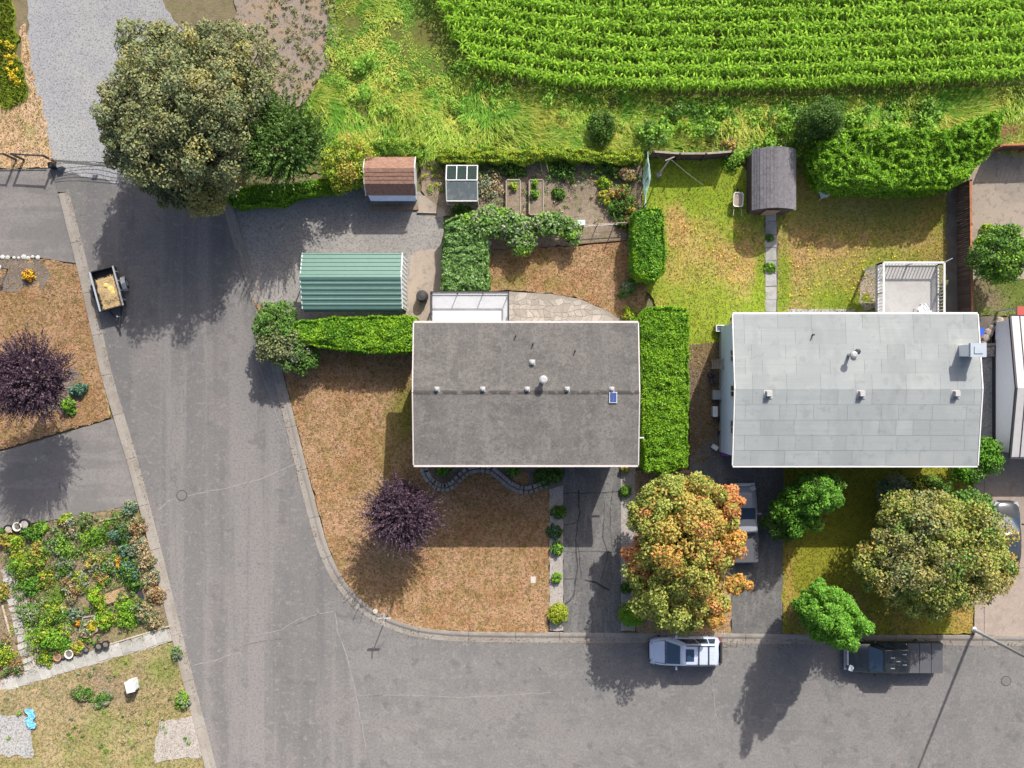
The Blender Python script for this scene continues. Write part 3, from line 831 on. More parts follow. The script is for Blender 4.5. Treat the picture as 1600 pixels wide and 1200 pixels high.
# retaining blocks of the scalloped bed edge
eb = thing('bed_edging', 'scalloped edging of pale blocks round the shaded front bed', 'bed edging', at(760, 745, 0))
curve = [(659, 725), (660, 738), (669, 753), (682, 763), (696, 766), (710, 760), (721, 748), (733, 738), (750, 735), (766, 737), (780, 748), (794, 760), (810, 768), (826, 769), (842, 764), (857, 757)]
cp = [Vector(at2(*q)) for q in curve]
acc = []
for a, b in zip(cp[:-1], cp[1:]):
    k = max(1, round((b - a).length / .28))
    acc += [(a.lerp(b, (i + .5) / k), math.atan2((b - a).y, (b - a).x)) for i in range(k)]
for p, an in acc:
    for row, (off, zt) in enumerate(((0.0, .20), (.30, .36))):
        nn = Vector((-math.sin(an), math.cos(an))) * off
        mb_ = MB(); mb_.box((p.x + nn.x, p.y + nn.y, zt / 2 + .02), (.25, .24, zt), an, taper=.92)
        mb_.build('edging_block', 'block', eb)
# ------------------------------------------------------------------ buildings
MT['roof_grey'] = mat('worn_grey_roofing', (0.145, 0.136, 0.127), 0.95, [
    ('n', 0.30, 0.44, 0.60, (0.177, 0.164, 0.151), 0.75),
    ('n', 1.0, 0.50, 0.62, (0.118, 0.111, 0.104), 0.55, (0, 0.10, 0.5)),
    ('n', 1.0, 0.54, 0.66, (0.199, 0.185, 0.170), 0.5, (0, 1.0, 0.08)),
    ('n', 1.1, 0.56, 0.72, (0.097, 0.095, 0.086), 0.6),
    ('n', 2.4, 0.60, 0.74, (0.209, 0.195, 0.180), 0.5),
    ('n', 4.5, 0.50, 0.72, (0.109, 0.101, 0.095), 0.5),
    ('n', 7.0, 0.52, 0.72, (0.209, 0.196, 0.182), 0.4),
    ('n', 8.5, 0.52, 0.70, (0.085, 0.080, 0.074), 0.5)], (10, 0.6, 0.02))
MT['vinyl_white'] = mat('white_membrane_deck', (0.45, 0.46, 0.48), 0.7, [('n', 1.2, .45, .7, (.40, .41, .43), .6)])
MT['roof_pale'] = mat('pale_sheet_roofing', (0.222, 0.240, 0.240), 0.8, [
    ('n', 0.5, 0.42, 0.66, (0.255, 0.269, 0.262), 0.7),
    ('n', 1.0, 0.5, 0.68, (0.192, 0.204, 0.206), 0.5, (0, 0.5, 0.12)),
    ('n', 1.6, 0.62, 0.76, (0.171, 0.183, 0.181), 0.5),
    ('n', 1.0, 0.45, 0.75, (0.194, 0.204, 0.204), 0.35, (0, 0.15, 9.0)),
    ('n', 20.0, 0.5, 0.8, (0.183, 0.193, 0.193), 0.35)], (24, 0.3, 0.01), rand=0.06)
MT['roof_seam'] = plain('standing_seam_metal', (0.40, 0.39, 0.385), 0.5, metal=0.15, rand=.05)
MT['shingle_brown'] = mat('brown_roof_shingle', (0.29, 0.165, 0.115), 0.9, [
    ('v', 7.0, 0.2, 0.9, (0.36, 0.22, 0.16), 0.7), ('n', 5.0, 0.5, 0.75, (0.20, 0.11, 0.08), 0.6), ('n', 26, .5, .75, (.14, .08, .06), .5)], (26, .5, .01))
MT['shingle_slate'] = mat('slate_grey_shingle', (0.175, 0.165, 0.175), 0.9, [
    ('v', 9.0, 0.2, 0.9, (0.23, 0.22, 0.23), 0.6), ('n', 3.0, 0.5, 0.75, (0.12, 0.115, 0.12), 0.6), ('n', 26, .5, .75, (.09, .085, .09), .5)], (26, .5, .01))
MT['shingle_ridge'] = mat('dark_ridge_strip', (0.075, 0.068, 0.063), 0.95, [('n', 2.0, .46, .66, (.17, .155, .14), .9)])
MT['vinyl'] = mat('white_deck_vinyl', (0.298, 0.289, 0.275), 0.7, [('n', 1.2, .45, .7, (0.253, 0.243, 0.230), .6), ('n', 7, .5, .8, (0.225, 0.217, 0.203), .35)])
MT['panel_blue'] = plain('blue_solar_cells', (0.05, 0.085, 0.24), 0.2, spec=.6, grime=.1)

def window(parent, c, w, h, axis, out):
    """window on a wall; axis 'x' or 'y' = direction the wall runs, out = outward sign"""
    f = MB()
    d = .06
    if axis == 'x':
        for dz in (-h / 2, h / 2): f.box((c[0], c[1] + out * d / 2, c[2] + dz), (w + .1, d, .08))
        for dx in (-w / 2, 0, w / 2): f.box((c[0] + dx, c[1] + out * (d / 2 - .004), c[2]), (.07, d, h - .08))
    else:
        for dz in (-h / 2, h / 2): f.box((c[0] + out * d / 2, c[1], c[2] + dz), (d, w + .1, .08))
        for dx in (-w / 2, 0, w / 2): f.box((c[0] + out * (d / 2 - .004), c[1] + dx, c[2]), (d, .07, h - .08))
    fo = f.build('window', 'white', parent)
    g = MB()
    if axis == 'x': g.box((c[0], c[1] + out * .012, c[2]), (w, .02, h))
    else: g.box((c[0] + out * .012, c[1], c[2]), (.02, w, h))
    g.build('pane', 'glass_dark', fo)

def gable(t, x0, x1, y0, y1, eave, ridge, yr, over, wallm, z0=0.0, thick=.16, roofm='roof_grey', fascia='fascia', walls=True, rake=None):
    """walls plus a two-slope roof whose ridge runs along x at yr. x0..y1 are the roof's edges."""
    wx0, wx1, wy0, wy1 = x0 + over, x1 - over, y0 + over, y1 - over
    if walls:
        m = MB()
        zr = lambda y: eave + (ridge - eave) * ((y - y0) / (yr - y0) if y < yr else (y1 - y) / (y1 - yr)) - thick - .03
        b = .18
        prof = [(wy0, z0), (wy1, z0), (wy1, zr(wy1)), (yr, zr(yr)), (wy0, zr(wy0))]
        vs = [(wx0, y, z) for y, z in prof] + [(wx1, y, z) for y, z in prof]
        m.add(vs, [(4, 3, 2, 1, 0), (5, 6, 7, 8, 9), (0, 1, 6, 5), (1, 2, 7, 6), (2, 3, 8, 7), (3, 4, 9, 8), (4, 0, 5, 9)])
        fix_normals(m.build('wall', wallm, t))
    r = MB()
    for ya, yb in ((y0, yr), (y1, yr)):
        p = [(x0, ya, eave - thick), (x1, ya, eave - thick), (x1, yb, ridge - thick), (x0, yb, ridge - thick),
             (x0, ya, eave), (x1, ya, eave), (x1, yb, ridge), (x0, yb, ridge)]
        if ya > yb: p = [p[3], p[2], p[1], p[0], p[7], p[6], p[5], p[4]]
        r.hexa(p)
    rf = fix_normals(r.build('roof', roofm, t))
    # barge boards and gutters stand a little proud of the roof edge
    for s, ya in ((-1, y0), (1, y1)):
        g = MB(); g.bar((x0 - .02, ya + s * .06, eave - .07), (x1 + .02, ya + s * .06, eave - .07), .12, .13)
        g.build('gutter', fascia, t)
    for s, xa in ((-1, x0), (1, x1)):
        g = MB()
        for ya in (y0, y1):
            g.bar((xa + s * .035, ya, eave - .05), (xa + s * .035, yr, ridge - .05), .07, .17)
        g.build('barge_board', rake or fascia, t)
    return rf
def slope_z(y, y0, y1, yr, eave, ridge):
    return eave + (ridge - eave) * ((y - y0) / (yr - y0) if y < yr else (y1 - y) / (y1 - yr))
def turtle_vent(parent, x, y, z, m='metal_white', r=.13):
    b = MB()
    b.box((x, y, z + .02), (r * 2.3, r * 2.3, .04))
    b.lathe((x, y, z + .03), [(r * .75, 0), (r * .75, .10), (r * 1.05, .10), (r * 1.0, .18), (r * .5, .24)], 12)
    return b.build('roof_vent', m, parent)

# --- the grey-roofed corner house
EV = 5.8
RZ = 6.4
a0 = at(647, 726.5, EV); a1 = at(996.5, 504.5, EV)
rg = at(800, 613, RZ)
GX0, GY0, GX1, GY1, GYR = a0.x, a0.y, a1.x, a1.y, rg.y
hg = thing('house', 'two-storey house with low worn grey gable roof on the corner lot', 'house', ((GX0 + GX1) / 2, (GY0 + GY1) / 2, 0))
rfg = gable(hg, GX0, GX1, GY0, GY1, EV, RZ, GYR, .55, 'wall_cream')
zg = lambda y: slope_z(y, GY0, GY1, GYR, EV, RZ)
b = MB()
nseg = 22
for i in range(nseg):
    xa = GX0 + (GX1 - GX0) * i / nseg + .006; xb = GX0 + (GX1 - GX0) * (i + 1) / nseg - .006
    for s in (-1, 1):
        b.add([(xa, GYR, RZ + .025), (xb, GYR, RZ + .025), (xb, GYR + s * .11, zg(GYR + s * .11) + .012), (xa, GYR + s * .11, zg(GYR + s * .11) + .012)], [(0, 1, 2, 3)])
b.build('ridge_cap', 'shingle_ridge', rfg)
for px in (682, 754, 824, 887, 957):
    p = at(px, 608, 6.8); turtle_vent(rfg, p.x, p.y, zg(p.y))
p = at(832, 566, 6.5); turtle_vent(rfg, p.x, p.y, zg(p.y), 'metal_white', .15)
p = at(849, 593, 6.9)
b = MB(); z = zg(p.y) - .05
b.lathe((p.x, p.y, z), [(.13, 0), (.13, .75)], 12); f = b.build('flue', 'metal', rfg)
b = MB(); b.lathe((p.x, p.y, z + .74), [(.24, 0), (.24, .16), (.14, .22)], 14); b.build('flue_cap', 'metal_white', f)
for px, py in ((806, 524), (833, 537), (899, 548)):
    p = at(px, py, 6.2)
    b = MB(); b.lathe((p.x, p.y, zg(p.y) - .03), [(.045, 0), (.045, .34)], 8); b.build('vent_pipe', 'frame_dark', rfg)
p = at(958, 621, RZ); z = zg(p.y)
b = MB(); sl = (RZ - EV) / (GYR - GY0)
def tilt(b, x0, x1, y0, y1, up, th, mi=0):
    zz = lambda y: zg(y) + up
    b.hexa([(x0, y0, zz(y0)), (x1, y0, zz(y0)), (x1, y1, zz(y1)), (x0, y1, zz(y1)), (x0, y0, zz(y0) + th), (x1, y0, zz(y0) + th), (x1, y1, zz(y1) + th), (x0, y1, zz(y1) + th)], mi)
tilt(b, p.x - .23, p.x + .23, p.y - .32, p.y + .32, .05, .05)
sp = b.build('solar_panel', 'white', rfg)
b = MB()
for i in range(2):
    for j in range(3):
        x = p.x - .19 + i * .195; y = p.y - .28 + j * .19
        tilt(b, x, x + .185, y, y + .18, .102, .008)
b.build('solar_cell', 'panel_blue', sp)
wx0, wx1, wy0, wy1 = GX0 + .55, GX1 - .55, GY0 + .55, GY1 - .55
for x, z in ((-4.6, 4.2), (-1.5, 4.2), (2.6, 4.2), (5.8, 4.2), (-4.6, 1.6), (-1.2, 1.6)): window(hg, (x, wy0, z), 1.5, 1.1, 'x', -1)
for x, z in ((5.0, 4.2), (6.6, 1.5), (3.0, 1.5)): window(hg, (x, wy1, z), 1.4, 1.0, 'x', 1)
for y, z in ((-2.5, 4.2), (1.0, 4.2), (-2.5, 1.5)): window(hg, (wx0, y, z), 1.3, 1.0, 'y', -1); window(hg, (wx1, y, z), 1.3, 1.0, 'y', 1)
b = MB(); b.box((5.2, wy0 - .03, 1.1), (2.7, .06, 2.2)); gd = b.build('garage_door', 'white', hg)
for i in range(4):
    b = MB(); b.box((5.2, wy0 - .075, .3 + i * .54), (2.6, .03, .5)); b.build('door_panel', 'white_plastic', gd)
b = MB(); b.box((1.2, wy0 - .03, 1.05), (.95, .06, 2.1)); b.build('front_door', 'cedar', hg)
# stub wall bracket reaching the hedge
b = MB(); q = at(1000, 684, 5.6); b.bar((q.x - .7, q.y, 5.5), (q.x + .25, q.y, 5.5), .07); b.build('bracket', 'white', hg)

# --- its raised rear deck: white vinyl floor, dark glass railing (a part of the house)

c0 = at(674, 470, DZ); c1 = at(796, 470, DZ)
yt = at(700, 455, 3.6).y; yb = wy1
dk = thing('deck', 'raised white deck with dark glass railing behind the grey-roofed house', 'deck', ((c0.x + c1.x) / 2, (yt + yb) / 2, 0))
b = MB(); b.box(((c0.x + c1.x) / 2, (yt + yb) / 2 + .01, DZ - .12), (c1.x - c0.x, yt - yb, .24)); b.build('floor', 'vinyl_white', dk)
for x in (c0.x + .12, (c0.x + c1.x) / 2, c1.x - .12):
    b = MB(); b.box((x, yt - .15, (DZ - .24) / 2), (.12, .12, DZ - .24)); b.build('post', 'white', dk)
def glass_rail(parent, pts, n):
    for a, c in zip(pts[:-1], pts[1:]):
        a, c = Vector(a), Vector(c)
        b = MB(); b.bar(a + Vector((0, 0, 1.0)), c + Vector((0, 0, 1.0)), .09, .06)
        b.build('top_rail', 'frame_dark', parent)
        b = MB(); b.bar(a + Vector((0, 0, .12)), c + Vector((0, 0, .12)), .05, .05)
        b.build('bottom_rail', 'frame_dark', parent)
        k = max(1, n if (c - a).length > 3 else n - 1)
        for i in range(k + 1):
            q = a.lerp(c, i / k)
            b = MB(); b.box((q.x, q.y, q.z + .485), (.055, .055, .97)); b.build('rail_post', 'frame_dark', parent)
        for i in range(k):
            p0, p1 = a.lerp(c, (i + .04) / k), a.lerp(c, (i + .96) / k)
            b = MB(); b.bar(p0 + Vector((0, 0, .55)), p1 + Vector((0, 0, .55)), .012, .78); b.build('glass_pane', MT['glass_clear'], parent)
MT['glass_clear'] = mat('clear_glass', (0.82, 0.87, 0.87), 0.05, alpha=.12, spec=.5)
glass_rail(dk, [(c0.x + .05, yb + .05, DZ), (c0.x + .05, yt - .05, DZ), (c1.x - .05, yt - .05, DZ), (c1.x - .05, yb + .05, DZ)], 3)

# --- the white-roofed house
a0 = at(1145.5, 727, EV); a1 = at(1527, 491, EV)
rw = at(1340, 608, RZ)
WX0, WY0, WX1, WY1, WYR = a0.x, a0.y, a1.x, a1.y, rw.y
hw = thing('house', 'two-storey house with pale sheet roof and pale blue side wall', 'house', ((WX0 + WX1) / 2, (WY0 + WY1) / 2, 0))
rfw = gable(hw, WX0, WX1, WY0, WY1, EV, RZ, WYR, .42, 'wall_blue', fascia='white')
zw = lambda y: slope_z(y, WY0, WY1, WYR, EV, RZ)
# roofing sheets, lapped course over course
for s, ye in ((-1, WY0), (1, WY1)):
    nc = 5
    for c in range(nc):
        ya = ye + (WYR - ye) * c / nc; yb_ = ye + (WYR - ye) * (c + 1.04) / nc
        if c == nc - 1: yb_ = WYR - s * 0
        x = WX0 + .02
        first = True
        while x < WX1 - .05:
            w = random.choice((1.0, 2.0, 2.0)) if not first else random.choice((.6, 1.0, 1.5))
            first = False
            xe = min(x + w, WX1 - .02)
            if WX1 - .02 - xe < .4: xe = WX1 - .02
            lo, hi = .005 + .004 * random.random(), .002
            g = .005
            m = MB()
            za, zb = zw(ya), zw(yb_)
            if s > 0:
                p = [(x + g, yb_, zb + hi), (xe - g, yb_, zb + hi), (xe - g, ya + .01, za + hi), (x + g, ya + .01, za + hi)]
                q = [(x + g, yb_, zb + hi + .008), (xe - g, yb_, zb + hi + .008), (xe - g, ya + .01, za + lo + .012), (x + g, ya + .01, za + lo + .012)]
            else:
                p = [(x + g, ya - .01, za + hi), (xe - g, ya - .01, za + hi), (xe - g, yb_, zb + hi), (x + g, yb_, zb + hi)]
                q = [(x + g, ya - .01, za + lo + .012), (xe - g, ya - .01, za + lo + .012), (xe - g, yb_, zb + hi + .008), (x + g, yb_, zb + hi + .008)]
            m.hexa(p + q)
            m.build('roof_sheet', 'roof_pale', rfw)
            x = xe
def hood_vent(parent, px, py):
    p = at(px, py, 6.8); z = zw(p.y)
    b = MB(); b.box((p.x, p.y, z + .02), (.5, .5, .06)); b.box((p.x, p.y + .02, z + .21), (.34, .34, .34), 0, 0, .82)
    v = b.build('roof_vent', 'metal_white', parent)
    b = MB(); b.box((p.x, p.y - .165, z + .20), (.26, .03, .22)); b.build('louvre', 'frame_dark', v)
for px in (1203, 1349, 1498): hood_vent(rfw, px, 616)
p = at(1334, 554, 7.0); z = zw(p.y)
b = MB(); b.tube([(p.x, p.y, z - .05), (p.x, p.y, z + .85)], .10, 10); f = b.build('flue', 'metal', rfw)
b = MB(); b.lathe((p.x, p.y, z + .84), [(.2, 0), (.2, .14), (.1, .2)], 12); b.build('flue_cap', 'metal_white', f)
p = at(1344, 549, 6.9); z = zw(p.y)
b = MB(); b.tube([(p.x, p.y, z - .05), (p.x, p.y, z + .35)], .09, 10); f = b.build('flue', 'metal', rfw)
b = MB(); b.lathe((p.x, p.y, z + .34), [(.17, 0), (.17, .1), (.08, .16)], 12); b.build('flue_cap', 'frame_dark', f)
p = at(1272, 523, 6.3); b = MB(); b.lathe((p.x, p.y, zw(p.y) - .03), [(.05, 0), (.05, .4)], 8); b.build('vent_pipe', 'frame_dark', rfw)
# chimney at the right gable: shaft outside the wall, sheet-metal top
p0 = at(1516, 539, 7.6); p1 = at(1533, 555, 7.6)
cx, cy = (p0.x + p1.x) / 2 + .1, (p0.y + p1.y) / 2
b = MB(); b.box((cx, cy, 3.75), (.78, .66, 7.5)); ch = b.build('chimney', 'wall_white', hw)
b = MB(); b.box((cx, cy, 7.63), (.92, .8, .22)); b.box((cx, cy, 7.76), (.5, .4, .06)); b.build('chimney_cap', plain('zinc_flashing', (.30, .34, .38), .5), ch)
vx0, vx1, vy0, vy1 = WX0 + .42, WX1 - .42, WY0 + .42, WY1 - .42
for y, w in ((at(0, 556, 3.6).y, .7), (at(0, 611, 3.6).y, .7), (at(0, 667, 3.6).y, .8)): window(hw, (vx0, y, 3.9), w, .9, 'y', -1)
for x in (at(1130, 0, .8).x,):
    pass
for x, z in ((15.6, 4.2), (19, 4.2), (23, 4.2), (27, 4.2), (19, 1.5), (24, 1.5)): window(hw, (x, vy0, z), 1.6, 1.1, 'x', -1)
for x, z in ((15, 4.2), (18, 4.2), (24.5, 3.7), (16, 1.5)): window(hw, (x, vy1, z), 1.3, 1.0, 'x', 1)
b = MB(); b.box((21.4, vy0 - .03, 1.05), (.95, .06, 2.1)); b.build('front_door', 'wood_dark', hw)
b = MB(); b.box((vx0 + .03, (vy0 + vy1) / 2, .25), (.12, vy1 - vy0 + .06, .5)); b.build('foundation', 'block', hw)

# --- its raised rear deck with white balusters
e0 = at(1370, 470, DZ); e1 = at(1466, 470, DZ); yt = at(1400, 409, 3.55).y; yb = vy1
dw = thing('deck', 'raised deck with white baluster railing behind the white-roofed house', 'deck', ((e0.x + e1.x) / 2, (yt + yb) / 2, 0))
b = MB(); b.box(((e0.x + e1.x) / 2, (yt + yb) / 2 + .01, DZ - .12), (e1.x - e0.x, yt - yb, .24)); b.build('floor', 'vinyl', dw)
for x in (e0.x + .12, e1.x - .12):
    b = MB(); b.box((x, yt - .15, (DZ - .24) / 2), (.12, .12, DZ - .24)); b.build('post', 'white', dw)
pts = [(e0.x + .05, yb + .06), (e0.x + .05, yt - .05), (e1.x - .05, yt - .05), (e1.x - .05, yb + .06)]
bal = MB(); bal.box((0, 0, 0), (.042, .042, .80)); bal_me = bal.mesh('baluster'); bal_me.materials.append(MT['white'])
for (ax, ay), (bx, by) in zip(pts[:-1], pts[1:]):
    a, c = Vector((ax, ay, DZ)), Vector((bx, by, DZ))
    b = MB(); b.bar(a + Vector((0, 0, .98)), c + Vector((0, 0, .98)), .11, .06); b.build('handrail', 'white', dw)
    b = MB(); b.bar(a + Vector((0, 0, .12)), c + Vector((0, 0, .12)), .06, .05); b.build('bottom_rail', 'white', dw)
    n = int((c - a).length / .20)
    for i in range(1, n):
        q = a.lerp(c, i / n) - WLOC[dw.name]
        o = link(bpy.data.objects.new('baluster', bal_me)); o.parent = dw; o.location = (q.x, q.y, DZ + .55)
    for f_ in (0, .5, 1):
        q = a.lerp(c, f_); b = MB(); b.box((q.x, q.y, DZ + .5), (.09, .09, 1.0)); b.build('newel_post', 'metal', dw)
q = a.lerp(c, 0)
b = MB(); b.bar((e1.x, yt - .02, DZ + .9), (e1.x + .45, yt + .22, DZ + 1.0), .04); b.build('line_arm', 'metal', dw)
# stairs down on the left of that deck
st = thing('deck_stairs', 'narrow stair rising from the lawn to the raised white deck', 'stairs', (e0.x - 1.2, yb + .35, 0))
for i in range(9):
    z = DZ - .27 * (i + 1); x = e0.x - .14 - .26 * i
    b = MB(); b.box((x, yb + .28, z), (.27, .5, .05)); b.build('step', 'wood_pale', st)
for y in (yb + .02, yb + .54):
    b = MB(); b.bar((e0.x - .02, y, DZ - .14), (e0.x - 2.5, y, .12), .05, .2); b.build('stringer', 'wood_pale', st)
    b = MB(); b.bar((e0.x - .02, y, DZ + .78), (e0.x - 2.5, y, 1.04), .05, .06); b.build('handrail', 'frame_dark', st)

# --- low house at the far right edge: gable end, standing-seam roof
NE, NR = 2.75, 3.5
n0 = at(1579, 493, NE); n1 = at(1585, 714, NE); nr = at(1590, 606, NR)
hn = thing('house', 'single-storey house with grey standing-seam roof at the far right edge', 'house', (32.5, -.2, 0))
NX1 = 43.0
nx0 = at(1579, 0, NE).x
nyt, nyb, nyr = at(0, 494, NE).y, at(0, 714, NE).y, nr.y
rfn = gable(hn, nx0, NX1, nyb, nyt, NE, NR, nyr, .22, 'wall_white', roofm='roof_seam', fascia='frame_dark')
zn = lambda y: slope_z(y, nyb, nyt, nyr, NE, NR)
for ya, yb_ in ((nyb, nyr), (nyt, nyr)):
    x = nx0 + .02
    while x < NX1 - .3:
        s = 1 if ya > yb_ else -1
        b = MB(); b.bar((x, ya, zn(ya) + .02), (x, yb_, zn(yb_) + .02), .05, .04); b.build('seam', 'frame_dark', rfn)
        x += .55
b = MB(); b.box((nx0 + .2, (nyb + nyt) / 2, .22), (.08, nyt - nyb - .5, .44)); b.build('foundation', 'frame_dark', hn)
b = MB(); b.box((40.0, -.9, 3.0), (7.2, 10.2, 6.0)); b.build('upper_storey', 'wall_white', hn)
b = MB(); b.box((40.0, -.9, 6.12), (8.0, 11.0, .22)); b.build('upper_roof', 'roof_seam', hn)
b = MB(); x = at(1590, 0, 2.8).x; y = at(0, 488, 2.8).y
b.box((x + 2.2, y + .1, 2.72), (4.4, .55, .09)); b.build('porch_roof', plain('red_porch_roof', (.36, .06, .05), .6), hn)
b = MB(); b.box((x + 2.2, y + .34, 2.66), (4.4, .06, .16)); b.build('porch_fascia', 'white', hn)
for xx in (x + .1, x + 3.8):
    b = MB(); b.box((xx, y + .25, 1.3), (.1, .1, 2.6)); b.build('porch_post', 'white', hn)
# white steps and sill against its wall
b = MB(); q = at(1556, 520, .5); b.box((q.x + .5, q.y, .35), (1.0, .9, .6)); b.build('porch_step', 'wall_white', hn)

# --- brown gambrel shed with shingle courses
def shed(name, label, x0, x1, y0, y1, wall_h, prof, wallm, shm, course, z0=.04, floor=None):
    """prof: roof cross-section (y, z) from the south eave to the north eave; ridge along x"""
    t = thing(name, label, 'shed', ((x0 + x1) / 2, (y0 + y1) / 2, 0))
    m = MB()
    ins = .10
    ys, yn = y0 + ins, y1 - ins
    pr = [(min(max(y, ys), yn), z - .07) for y, z in prof]
    ring = [(ys, z0), (yn, z0)] + pr[::-1]
    n = len(ring)
    m.add([(x0 + ins, y, z) for y, z in ring] + [(x1 - ins, y, z) for y, z in ring],
          [tuple(range(n)), tuple(range(2 * n - 1, n - 1, -1))] + [(i, n + i, n + (i + 1) % n, (i + 1) % n) for i in range(n)])
    fix_normals(m.build('wall', wallm, t))
    r = MB()
    for (ya, za), (yb_, zb) in zip(prof[:-1], prof[1:]):
        r.hexa([(x0, ya, za - .06), (x1, ya, za - .06), (x1, yb_, zb - .06), (x0, yb_, zb - .06), (x0, ya, za), (x1, ya, za), (x1, yb_, zb), (x0, yb_, zb)])
    rf = fix_normals(r.build('roof', shm, t))
    sh = MB()
    ridge_i = max(range(len(prof)), key=lambda i: prof[i][1])
    for k, ((ya, za), (yb_, zb)) in enumerate(zip(prof[:-1], prof[1:])):
        a, c = Vector((0, ya, za)), Vector((0, yb_, zb))
        if k >= ridge_i: a, c = c, a          # a = lower end
        L_ = (c - a).length; nn = Vector((0, -(c - a).z, (c - a).y)).normalized()
        if nn.z < 0: nn = -nn
        nc = max(1, round(L_ / course))
        for i in range(nc):
            lo = a.lerp(c, i / nc); hi = a.lerp(c, min((i + 1.1) / nc, 1))
            x = x0 - .01
            while x < x1:
                w = random.uniform(.24, .36); xe = min(x + w, x1 + .01)
                up = .022 + random.uniform(0, .008)
                sh.add([(x + .004, lo.y + nn.y * up, lo.z + nn.z * up), (xe - .004, lo.y + nn.y * up, lo.z + nn.z * up),
                        (xe - .004, hi.y + nn.y * .004, hi.z + nn.z * .004), (x + .004, hi.y + nn.y * .004, hi.z + nn.z * .004),
                        (x + .004, lo.y + nn.y * .002, lo.z + nn.z * .002), (xe - .004, lo.y + nn.y * .002, lo.z + nn.z * .002)], [(0, 1, 2, 3), (4, 5, 1, 0)])
                x = xe
    o = sh.build('shingles', shm, rf); o['kind'] = 'stuff'
    return t
def yy(py, z): return at(0, py, z).y
sx0, sx1 = at(571, 0, 2.4).x, at(648, 0, 2.6).x
b_t = shed('garden_shed', 'shed with brown shingle gambrel roof and white end wall at the yard edge', sx0, sx1, yy(307, 1.9), yy(243, 1.9), 1.8,
           [(yy(305, 2.1), 2.05), (yy(287, 2.75), 2.75), (yy(263, 3.1), 3.15), (yy(246, 2.4), 2.45)], 'white', 'shingle_brown', .24)
b = MB(); y0_ = yy(305, 2.1)
b.hexa([(sx0 + .25, y0_ - .30, 1.72), (sx1 - .02, y0_ - .30, 1.72), (sx1 - .02, y0_ - .02, 2.0), (sx0 + .12, y0_ - .02, 2.0), (sx0 + .25, y0_ - .30, 1.80), (sx1 - .02, y0_ - .30, 1.80), (sx1 - .02, y0_ - .02, 2.08), (sx0 + .12, y0_ - .02, 2.08)])
b.build('awning', plain('pale_blue_awning', (.50, .58, .70), .5), b_t)
b = MB(); b.box(((sx0 + sx1) / 2, y0_ - .02, .95), (.9, .06, 1.8)); b.build('door', 'wood', b_t)
b = MB(); b.box(((sx0 + sx1) / 2, y0_ - .45, .12), (sx1 - sx0, .25, .1)); b.build('threshold', 'wood', b_t)
for s in (0, 1):
    x = (sx0, sx1)[s]
    b = MB()
    pf = [(yy(305, 2.1), 2.05), (yy(287, 2.75), 2.75), (yy(263, 3.1), 3.15), (yy(246, 2.4), 2.45)]
    for (ya, za), (yb_, zb) in zip(pf[:-1], pf[1:]): b.bar((x + (s * 2 - 1) * .03, ya, za - .04), (x + (s * 2 - 1) * .03, yb_, zb - .04), .05, .12)
    b.build('barge_board', 'white', b_t)

# --- dark rounded shed in the right yard
ux0, ux1 = at(1179, 0, 2.6).x, at(1248, 0, 2.6).x
# its ridge runs up the picture: build along x then turn by a quarter
W_, L_ = (ux1 - ux0), yy(231, 2.5) - yy(326, 2.5)
us = shed('garden_shed', 'dark shed with bowed grey shingle roof beside the slab path', -L_ / 2, L_ / 2, -W_ / 2, W_ / 2, 1.8,
          [(-W_ / 2, 1.95), (-W_ * .36, 2.45), (-W_ * .16, 2.78), (0, 2.9), (W_ * .16, 2.78), (W_ * .36, 2.45), (W_ / 2, 1.95)], 'wood_dark', 'shingle_slate', .2)
b = MB(); b.box((-L_ / 2 + .03, 0, 1.0), (.06, .9, 1.8)); b.build('door', 'wood', us)
us.location = ((ux0 + ux1) / 2, (yy(231, 2.5) + yy(326, 2.5)) / 2, 0); us.rotation_euler = (0, 0, R(90))

# --- green metal carport
MT['green_metal'] = plain('green_ribbed_steel', (0.092, 0.172, 0.142), 0.5, metal=0.05, grime=.18, rand=.04)
MT['white_metal'] = plain('white_ribbed_steel', (0.64, 0.66, 0.66), 0.5, grime=.15)
k0 = at(469.5, 0, 3.2).x; k1 = at(627, 0, 3.2).x
cy0, cyr, cy1 = yy(482, 2.85), yy(433, 3.55), yy(393, 3.55)
cp_t = thing('carport', 'green ribbed metal carport with white side wall in the gravel yard', 'carport', ((k0 + k1) / 2, cyr, 0))
def ribbed(name, pa, pb, x0, x1, n, m, parent, sgn=1):
    """sheet running along x, ribs spaced from pa to pb (y, z)"""
    b = MB()
    a, c = Vector((0, *pa)), Vector((0, *pb)); d = (c - a); nn = Vector((0, -d.z, d.y)).normalized()
    if nn.z < 0: nn = -nn
    pr = []
    for i in range(n):
        for f_, h in ((0, 0), (.55, 0), (.65, .035), (.90, .035)):
            q = a + d * ((i + f_) / n) + nn * h; pr.append(q)
    pr.append(c)
    k = len(pr)
    b.add([(x0, q.y, q.z) for q in pr] + [(x1, q.y, q.z) for q in pr], [(i, k + i, k + i + 1, i + 1) if sgn > 0 else (i, i + 1, k + i + 1, k + i) for i in range(k - 1)])
    return b.build(name, m, parent)
for i in range(3):      # sheets lie side by side, each lapping the last
    xa = k0 + (k1 - k0) * i / 3; xb = k0 + (k1 - k0) * (i + 1) / 3
    ribbed('roof_panel', (cy0, 2.85 + i * .003), (cyr, 3.55 + i * .003), xa - .02 * (i > 0), xb, 6, 'green_metal', cp_t)
    ribbed('roof_panel', (cyr, 3.55 + i * .003), (cy1, 2.85 + i * .003), xa - .02 * (i > 0), xb, 6, 'green_metal', cp_t)
b = MB()
